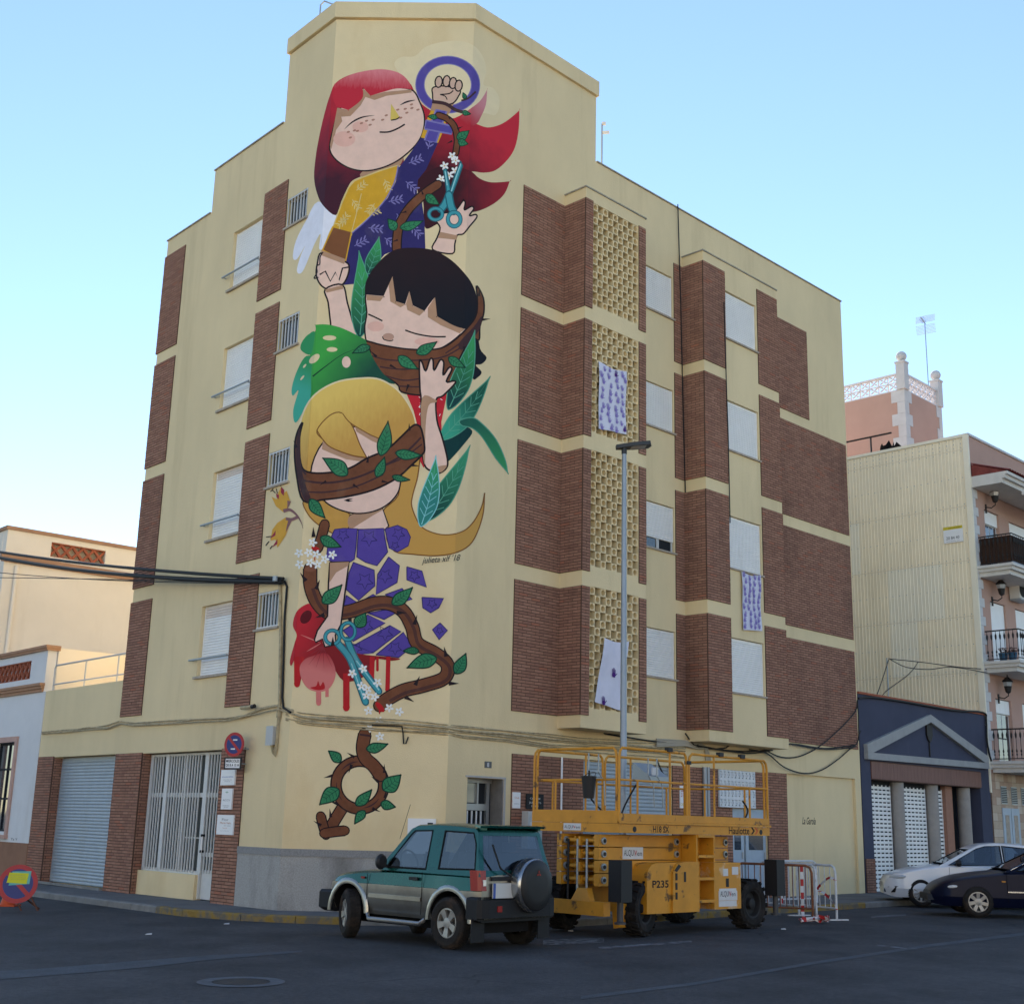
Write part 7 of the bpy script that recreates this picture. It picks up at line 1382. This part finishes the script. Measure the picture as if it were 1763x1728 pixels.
plaque(FL, 383.5, 1357, 398.5, 1393, .045, WHITE, 'plaque', 'narrow white plaque with a green emblem, middle of the three on the pillar', [('+', .25, .14, GRI, .35, .3), ('ACCV', .60, .09, GYI, .15, .7), ('ESPAI', .84, .04, GYI, .2, .6), ('JOVE', .91, .04, GYI, .3, .4)])
plaque(FL, 375.5, 1402, 401, 1437, .045, WHITE, 'plaque', 'largest white plaque with script lettering, lowest on the brick pillar', [('Flor', .30, .13, GYI, .3, .4), ('María Vela', .45, .10, ORI, .2, .65), ('de casa', .56, .05, GYI, .45, .4), ('TALLER', .68, .04, ORI, .35, .3), ('622 10 45 33', .82, .03, GYI, .25, .5)])
plaque(FR, 883, 1363, 895, 1391, .045, WHITE, 'plaque', 'white plaque on the brick wall right of the entrance door', [('Club', .4, .12, ORI, .2, .6), ('SOCIAL', .75, .06, GYI, .15, .7)])
plaque(FR, 906, 1366, 935, 1393, .045, TRIM, 'plaque', 'dark plaque on the brick wall behind the lift platform', [('CENTRE', .35, .12, STK, .2, .6), ('JUBILATS', .62, .12, STK, .15, .7), ('1985', .85, .12, STK, .3, .4)])
plaque(FR, 1170, 1352, 1184, 1391, .03, WHITE, 'poster', 'narrow red and yellow warning poster seen through the lift railing', [('STOP', .5, .3, mat('poster_red', (.4, .03, .03), .6), .1, .8), ('OBRES', .9, .12, mat('sign_yellow', ()), .05, .9)], 'poster')
a, z = FR.px(906, 1396, .0); t = thing('electric_box', 'grey electric box on the brick wall behind the off-road car', 'electric box', FR.P(a, 0, 1.4)); mb = MB(); mb.fbox(FR, a - .15, a + .25, .03, .2, z - .7, z); mb.build('case', mat('box_grey', ()), t); mb = MB(); mb.fbox(FR, a - .1, a + .1, .2, .205, z - .45, z - .2); mb.build('label', STK, t)
for px_, r, m, nm, lab in ((967.5, .02, WHITE, 'conduit', 'thin white conduit on the brick wall behind the lift platform'), (1213, .055, POLE, 'downpipe', 'grey downpipe on the brick wall left of the lattice vent'), (1219, .04, POLE, 'downpipe', 'narrower grey pipe beside the downpipe near the lattice vent')):
    a, z = FR.px(px_, 1303 if r < .03 else 1320, .08); mb = MB(); mb.tube([FR.P(a, .08, .1), FR.P(a, .08, z)], r, 10); tag(mb.build(nm, m, smooth=True), lab, 'pipe')
a, z = FL.px(432, 1216, .12); b, z2 = FL.px(414, 1218, .12); t = thing('wall_light', 'small tubular light fitting under the brick panel', 'light fitting', FL.P(a, 0, z)); mb = MB(); mb.tube([FL.P(a, .1, z), FL.P(b, .1, z2)], .035, 10); mb.build('tube', CABLE_Y, t, smooth=True); mb = MB(); mb.tube([FL.P(a - .1, .1, z + .01), FL.P(a, .1, z)], .04, 10); mb.build('cap', BLACK, t, smooth=True)
# ---- no-parking sign on a bracket and its hours plate
SRED = mat('sign_red', (.40, .022, .025), .45, .4, var=.05, vs=6); SBLU = mat('sign_blue', (.025, .035, .17), .45, .4, var=.05, vs=6)
def noparking(c, nrm, r, parent, strokes=True):
    nrm = V(nrm).normalized(); x = UP.cross(nrm).normalized(); y = nrm.cross(x)
    mb = MB(); mb.lathe(c, nrm, [(0, -.012), (r, -.012), (r, .0), (r * .76, .0)], 40, xdir=x); mb.build('disc', SRED, parent)
    mb = MB(); mb.lathe(c, nrm, [(r * .765, .0), (r * .76, .001), (0, .001)], 40, xdir=x); mb.build('blue_field', SBLU, parent)
    q = (x * -.7 + y * .7); p = (x * .7 + y * .7); mb = MB(); mb.prism([c + q * (r * .82) + p * (r * .11) + nrm * .0015, c - q * (r * .82) + p * (r * .11) + nrm * .0015, c - q * (r * .82) - p * (r * .11) + nrm * .0015, c + q * (r * .82) - p * (r * .11) + nrm * .0015], nrm * .0012); mb.build('slash', SRED, parent)
    return x, y, nrm
a, z = FL.px(403, 1281, .32); c = FL.P(a, .32, z); nr = V((-.42, -.9, 0))
t = thing('no_parking_sign', 'round red and blue no-parking sign on a bracket beside the barred shop front', 'sign', c); x_, y_, n_ = noparking(c, nr, .23, t)
for sg, w_ in ((1, '>'), (-1, '<')):
    cc = c + y_ * (.085 * sg) + x_ * (.02 * sg) + n_ * .0015; mb = MB(); mb.prism([cc + x_ * .05 + y_ * .012, cc - x_ * .05 + y_ * .012, cc - x_ * .05 - y_ * .012, cc + x_ * .05 - y_ * .012], n_ * .001); mb.build('arrow', WHITE, t)
a2, z2 = FL.px(428, 1290, .0); mb = MB(); mb.tube([c - n_ * .03 - UP * .07, FL.P(a2, 0, z - .07)], .014, 6); mb.build('bracket', GREYM, t)
a, z = FL.px(400.5, 1313.5, .28); c = FL.P(a, .28, z); t = thing('hours_plate', 'white plate with black rim and hours under the no-parking sign', 'sign', c); w, h = .20, .115
mb = MB(); mb.prism([c + x_ * (w * i) + y_ * (h * j) for i, j in ((-1, -1), (1, -1), (1, 1), (-1, 1))], n_ * -.015); mb.build('rim', BLACK, t); mb = MB(); mb.prism([c + x_ * (w * .84 * i) + y_ * (h * .76 * j) + n_ * .001 for i, j in ((-1, -1), (1, -1), (1, 1), (-1, 1))], n_ * .002); mb.build('panel', WHITE, t)
text('MIERCOLES', c - x_ * (w * .76) + y_ * .02 + n_ * .0032, x_, UP, .05, INK, 'lettering', t, width=w * 1.52, bold=.02); text('DE 8 A 15 H', c - x_ * (w * .76) - y_ * .06 + n_ * .0032, x_, UP, .05, INK, 'lettering', t, width=w * 1.52, bold=.02)
a2, z2 = FL.px(424, 1308, .0); mb = MB(); mb.tube([c - n_ * .03, FL.P(a2, 0, z)], .012, 6); mb.build('bracket', GREYM, t)
# ---- temporary sign and traffic cone
gp = ground(34, 1567); t = thing('temporary_sign', 'round no-parking sign with a yellow notice on a low stand at the left edge', 'sign', gp)
k_ = (gp - CAM).length / F_PX; R0 = 29 * k_; c = gp + V((-.09, 0, 41 * k_ - .02)); x_, y_, n_ = noparking(c, V((.28, -.95, .16)), R0, t)
NOTE = mat('notice_yellow', (.62, .62, .03), .7); mb = MB(); mb.prism([c + x_ * u + y_ * v + n_ * .004 for u, v in ((-.20, .02), (.15, .0), (.17, .19), (-.17, .20))], n_ * .001); mb.build('notice', NOTE, t); mb = MB(); mb.prism([c + x_ * u + y_ * v + n_ * .0028 for u, v in ((-.16, -.03), (.20, .0), (.21, .23), (-.12, .22))], n_ * .0008); mb.build('notice_backing', mat('notice_green', (.15, .45, .40), .7), t)
for i in range(3): text('AJUNTAMENT', c - x_ * (.16 - .01 * i) + y_ * (.15 - .035 * i) + n_ * .0052, x_, y_, .012, GYI, 'lettering', t, width=.28)
for dx, dy in ((.05, .0), (.34, .05), (.2, .5)):
    mb = MB(); mb.bar(c - n_ * .02 + x_ * (dx - .1) - y_ * (R0 * .6), gp + V((dx - .02, dy, 0)), .025, .025); mb.build('leg', mat('rusty_leg', (.12, .05, .03), .8), t)
gp = ground(13, 1559); t = thing('traffic_cone', 'orange traffic cone beside the temporary sign', 'traffic cone', gp); ORC = mat('cone_orange', (.55, .08, .02), .6)
mb = MB(); mb.box(gp.x - .19, gp.x + .19, gp.y - .19, gp.y + .19, gp.z, gp.z + .03); mb.build('base', ORC, t); mb = MB(); mb.lathe(gp + UP * .03, UP, [(.14, 0), (.05, .36), (.04, .37), (0, .37)], 20); mb.build('body', ORC, t, smooth=True)
# ---- crowd barriers
RUST = mat('barrier_rust', (.22, .085, .04), .7, .3, var=.4, vs=7); BWH = mat('barrier_white', (.62, .63, .64), .5, .35, var=.1, vs=6, dirt=((.30, .16, .1), 7, (1, 1, 1), .58, .72, .6))
def barrier(p0, p1, m, nb, label, h=1.02, feet=True):
    p0, p1 = V(p0), V(p1); t = thing('crowd_barrier', label, 'barrier', (p0 + p1) / 2, 'crowd barriers by the lift'); d = (p1 - p0); L = d.length; u = d.normalized(); nrm = V((-u.y, u.x, 0))
    at = lambda a, z: p0 + u * a + V((0, 0, z + (p1.z - p0.z) * a / L * 0))
    mb = MB(); mb.tube([at(0, .02), at(0, h - .13), at(.035, h - .04), at(.12, h), at(L - .12, h), at(L - .035, h - .04), at(L, h - .13), at(L, .02)], .024, 8); mb.build('frame', m, t, smooth=True)
    mb = MB(); mb.tube([at(0, .22), at(L, .22)], .018, 8); mb.build('lower_rail', m, t, smooth=True)
    for i in range(nb): a = L * (i + 1) / (nb + 1); mb = MB(); mb.tube([at(a, .22), at(a, h)], .009, 6); mb.build('bar', m, t)
    if feet:
        for a in (.0, L): mb = MB(); mb.bar(at(a, .012) - nrm * .26, at(a, .012) + nrm * .26, .05, .024); mb.build('foot', m, t)
    return t
b1 = ground(1400, 1585); b0 = b1 + V((-1.35, .65, 0)); barrier(b0, b1, RUST, 11, 'rusty brown crowd barrier just behind the lift wheel')
b2 = ground(1406, 1583); barrier(b2, b2 + V((-.75, 1.7, 0)), BWH, 12, 'white crowd barrier receding towards the wall, between the rusty one and the last')
b3a, b3b = ground(1376, 1576), ground(1441, 1584); barrier(b3a, b3b, BWH, 6, 'white crowd barrier nearest the blue shop, with tape tied to it')
b4 = ground(1337, 1566); barrier(b4, b4 + V((1.1, .9, 0)), BWH, 9, 'white crowd barrier standing behind the others near the wall', feet=True)
TAPE = [mat('tape_red', (.45, .03, .03), .5), mat('tape_white', (.68, .68, .68), .5)]
def tape(name, pts, w, label, tw=0):
    q = [V(p) for p in catmull(pts, False, 5)]; mb = MB()
    for i in range(len(q) - 1):
        sd1 = (q[i + 1] - q[i]).cross(UP); sd1 = sd1.normalized() if sd1.length > 1e-4 else V((1, 0, 0))
        o1 = sd1 * (w * math.cos(i * tw)) + UP * (w * abs(math.sin(i * tw)) + .001); o2 = sd1 * (w * math.cos((i + 1) * tw)) + UP * (w * abs(math.sin((i + 1) * tw)) + .001)
        mb.add([q[i] - o1 * .5, q[i + 1] - o2 * .5, q[i + 1] + o2 * .5, q[i] + o1 * .5], (i // 2) % 2)
    return tag(mb.build(name, TAPE), label, 'tape')
gt = ground(1398, 1589); r2 = random.Random(4)
tape('barrier_tape', [tuple(gt + V((r2.uniform(-.32, .38), r2.uniform(-.18, .2), .03 + r2.uniform(0, .10)))) for _ in range(14)], .075, 'crumpled red and white tape lying on the road by the barriers', .3)
tape('barrier_tape', [tuple(b1 + V((-.18, .05, z))) for z in (1.0, .7, .4, .12)] + [tuple(gt + V((-.1, .1, .03)))], .06, 'red and white tape hanging down the end of the rusty barrier')
tape('barrier_tape', [tuple(b3b.lerp(b3a, f) + V((0, -.04, z))) for f, z in ((0, .75), (.2, .78), (.5, .55), (.35, .5), (.1, .35), (0, .2))], .05, 'red and white tape tied round the last white barrier', .25)
tape('barrier_tape', [tuple(b4 + V((.12, .0, z))) for z in (1.02, .8, .55, .3, .05)], .055, 'red and white tape hanging from the barrier near the wall', .2)
# ---- banners with purple hand prints
CLOTH = mat('banner_cloth', (.66, .66, .76), .9, .1, var=.05, vs=5); HAND = mat('hand_purple', (.26, .21, .50), .9, .1); HAND2 = mat('hand_deep_purple', (.085, .03, .19), .9, .1)
def hand(mb, fr, a, z, d, s, rot, mi=0):
    ca, sa = math.cos(rot), math.sin(rot)
    def P_(x, y): return fr.P(a + (x * ca - y * sa) * s, d, z + (x * sa + y * ca) * s)
    mb.add([P_(*q) for q in ((-.35, -.5), (.3, -.5), (.42, -.1), (.38, .2), (-.38, .2), (-.45, -.1))], mi)
    for x, l in ((-.3, .62), (-.1, .8), (.1, .76), (.29, .58)): mb.add([P_(*q) for q in ((x - .08, .15), (x + .08, .15), (x * 1.25 + .06, .2 + l), (x * 1.25 - .06, .2 + l))], mi)
    mb.add([P_(*q) for q in ((.38, -.25), (.42, .0), (.78, .25), (.82, .12))], mi)
def banner(cn, d, label, hands, rows_, hs, dense=1):
    q = [FR.px(x, y, d) for x, y in cn]; c0 = FR.P(q[0][0], d, q[0][1]); t = thing('banner', label, 'banner', c0, 'white banners with purple hands')
    def P_(u, v, e=0):
        a = (q[0][0] * (1 - u) + q[1][0] * u) * (1 - v) + (q[3][0] * (1 - u) + q[2][0] * u) * v; z = (q[0][1] * (1 - u) + q[1][1] * u) * (1 - v) + (q[3][1] * (1 - u) + q[2][1] * u) * v
        z -= .05 * math.sin(math.pi * u) * (1 - v); return a, d + .012 + .012 * math.sin(u * 9 + v * 4) + .01 * math.sin(v * 8) + e, z
    mb = MB(); mb.grid([[FR.P(*((lambda g: (g[0], g[1], g[2]))(P_(i / 12, j / 20)))) for i in range(13)] for j in range(21)]); mb.build('cloth', CLOTH, t, smooth=True)
    mb = MB(); rr = random.Random(len(label))
    for u, v, s_, mi in hands:
        a, dd, z = P_(u, v, .012); hand(mb, FR, a, z, dd, s_, rr.uniform(-.5, .5), mi)
    if mb.v: mb.build('hand_prints', [HAND, HAND2], t, kind='stuff')
rr = random.Random(2)
H1 = [((i + .5 + rr.uniform(-.25, .25)) / 4, (j + .6 + rr.uniform(-.2, .2)) / 9, .095 + rr.uniform(-.015, .015), 1 if (i, j) in ((2, 0), (3, 8)) else 0) for i in range(4) for j in range(9)]
banner([(1030, 622), (1078, 640), (1077, 748), (1030, 738)], .665, 'white banner covered in purple hand prints on the upper block screen', H1, 0, 0)
banner([(1040, 1098), (1082, 1104), (1067, 1223), (1023, 1208)], .665, 'pale tilted banner with one dark hand print behind the lamp post', [(.55, .5, .13, 1), (.3, .96, .12, 1)], 0, 0)
H3 = [((i + .5 + rr.uniform(-.2, .2)) / 4, (j + .5 + rr.uniform(-.2, .2)) / 9, .10, 0) for i in range(4) for j in range(9)]
banner([(1276, 984), (1309, 990), (1311, 1086), (1279, 1084)], .665, 'white banner crowded with purple hand prints under a bay window', H3, 0, 0)
# ---- roof details
def aerial(base, h, label, kind):
    t = thing('television_aerial', label, 'aerial', base, None); mb = MB(); mb.tube([base, base + UP * h], .02, 6); mb.build('mast', GREYM, t)
    if kind == 0:
        mb = MB(); c = base + UP * (h * .86); mb.bar(c - V((.0, 0, .0)), c + V((.18, 0, .02)), .03, .07); mb.build('amplifier', STK, t); mb = MB(); mb.bar(c + UP * .25, c + UP * .25 + V((.09, 0, 0)), .06, .07); mb.build('dipole', STK, t)
    else:
        c = base + UP * h; d = V((-.55, -.8, .1)).normalized(); s_ = d.cross(UP).normalized(); mb = MB(); mb.bar(c - d * .1, c + d * .6, .03); mb.build('boom', GREYM, t)
        for sg in (-1, 1):
            mb = MB()
            for i in range(7): o = c - d * .05 + UP * (sg * (.08 + i * .055)) + d * (-.02 * i); mb.tube([o - s_ * .42, o + s_ * .42], .008, 5)
            mb.build('reflector', mat('aerial_metal', (.45, .40, .42), .4, .5, metal=.5), t, kind='stuff')
        for i in range(5): mb = MB(); o = c + d * (.1 + .1 * i); mb.tube([o - s_ * .1 + UP * .05, o + s_ * .1 - UP * .05], .01, 5); mb.build('director', GREYM, t)
s_, z_ = FR.px(1036, 283, -.6); aerial(FR.P(s_, -.6, 16.6), FR.px(1036, 213, -.6)[1] - 16.6, 'thin mast with a small amplifier on the parapet of the apartment block', 0)
s_, z_ = FR.px(1598, 655, -6.5); zt2 = FR.px(1590, 555, -6.5)[1]; aerial(FR.P(s_, -6.5, 18.7), zt2 - 18.7, 'television aerial with a wire reflector on the salmon roof tower', 1)
a, z = FL.px(551, 24, -.25); t = thing('roof_hook', 'bent metal pipe rising above the cornice at the top of the apartment block', 'pipe', FL.P(a, -.25, 18.8)); mb = MB(); mb.tube([FL.P(a, -.25, 18.75), FL.P(a, -.25, FL.px(551, 10, -.25)[1]), FL.P(a - .1, -.28, FL.px(551, 6, -.25)[1]), FL.P(a - .5, -.4, FL.px(575, 9, -.3)[1])], .018, 6); mb.build('pipe', GREYM, t, smooth=True)
s_, z_ = FR.px(1516, 778, -2.5); t = thing('draped_cloth', 'black cloth bundled on the roof edge above the corrugated wall', 'cloth', FR.P(22.9, -2.5, 14.5))
mb = MB(); rr = random.Random(8); c0 = PW.P(2.9, -.35, 14.5); N = 9
mb.grid([[c0 + PW.u * (.5 * (i / N - .5) * 2 * (1 - .3 * v)) * .9 + UP * (v * (.42 - .25 * abs(i / N - .62)) * (1 + .3 * math.sin(i * 2.3))) - PW.n * (.12 * math.sin(v * 3 + i)) for i in range(N + 1)] for v in (0, .25, .5, .75, 1)]); mb.build('folds', mat('black_cloth', (.012, .012, .014), .95, .1), t, smooth=True)
t = thing('clothes_post', 'thin T-shaped metal post on the roof above the corrugated wall', 'post', PW.P(4.0, -.6, 14.4)); mb = MB(); mb.bar(PW.P(3.7, -.4, 14.2), PW.P(3.7, -.4, 15.25), .05, .05); mb.build('upright', IRON, t); mb = MB(); mb.bar(PW.P(4.9, -.4, 15.27), PW.P(2.9, -.4, 15.27), .05, .05); mb.build('crossbar', IRON, t)
# ---- road marks, manhole, litter
def flat(poly, h, m, name, kind='structure'):
    mb = MB(); mb.add([V((p.x, p.y, gz(p.x) + h)) for p in poly]); return mb.build(name, m, kind=kind)
PATCH = mat('asphalt_patch', (.088, .094, .102), .88, .2, var=.25, vs=1.5); speckle(PATCH, 50, .3)
tp_ = [ground(x, y) for x, y in ((-60, 1674), (60, 1668), (160, 1660), (260, 1652), (360, 1644), (520, 1636))]; bt = [ground(x, y) for x, y in ((-60, 1690), (60, 1681), (160, 1673), (260, 1664), (360, 1652), (520, 1639))]
mb = MB(); mb.grid([[zz(p, .004) for p in tp_], [zz(p, .004) for p in bt]]); mb.build('asphalt_patch', PATCH, kind='structure')
tp_ = [ground(x, y) for x, y in ((1000, 1714), (1200, 1690), (1400, 1655), (1600, 1625), (1800, 1600))]; bt = [ground(x, y + 4) for x, y in ((1000, 1716), (1200, 1691), (1400, 1656), (1600, 1626), (1800, 1601))]
mb = MB(); mb.grid([[zz(p, .004) for p in tp_], [zz(p, .004) for p in bt]]); mb.build('asphalt_seam', PATCH, kind='structure')
OLDW = mat('worn_road_paint', (.20, .205, .215), .85, .2, dirt=((.066, .066, .068), 7, (1, 1, 1), .38, .56, 1.0))
for pts in ([(935, 1618), (1040, 1614), (1040, 1622), (935, 1627)], [(1030, 1630), (1190, 1619), (1192, 1622), (1034, 1634)], [(1510, 1626), (1580, 1633), (1580, 1635), (1510, 1628)], [(1560, 1573), (1500, 1577), (1500, 1580), (1560, 1576)]): flat([ground(*p) for p in pts], .0045, OLDW, 'painted_line')
mc = ground(415, 1690); t = thing('manhole_cover', 'round iron manhole cover in a pale concrete ring in the road', 'manhole cover', V((mc.x, mc.y, gz(mc.x))))
def disc(c, r0, r1, h, m, name):
    mb = MB(); A = [2 * math.pi * i / 40 for i in range(41)]; mb.grid([[V((c.x + r * math.cos(a), c.y + r * math.sin(a), gz(c.x + r * math.cos(a)) + h)) for a in A] for r in (r0, r1)]); return mb.build(name, m, t)
disc(mc, .31, .47, .006, mat('manhole_ring', (.115, .12, .128), .85, .2, var=.25, vs=7), 'ring'); mb = MB(); mb.lathe(V((mc.x, mc.y, gz(mc.x))), UP, [(.30, .006), (0, .006)], 36); mb.build('lid', mat('manhole_iron', (.05, .045, .042), .7, .3, metal=.3, var=.3, vs=10, bump=.6, bs=60), t)
LIT = mat('litter_white', (.55, .55, .55), .8)
for k, (x, y) in enumerate(((1345, 1600), (250, 1609), (385, 1591), (978, 1603))):
    g_ = ground(x, y); mb = MB(); mb.prism([g_ + V((.0, 0, .006)), g_ + V((.09, .02, .006)), g_ + V((.08, .07, .02)), g_ + V((.01, .06, .012))], (0, 0, .006)); tag(mb.build('litter', LIT), ('scrap of white litter near the lift wheel', 'scrap of white litter in front of the garage', 'scrap of white litter in front of the shop front', 'scrap of white litter behind the off-road car')[k], 'litter')
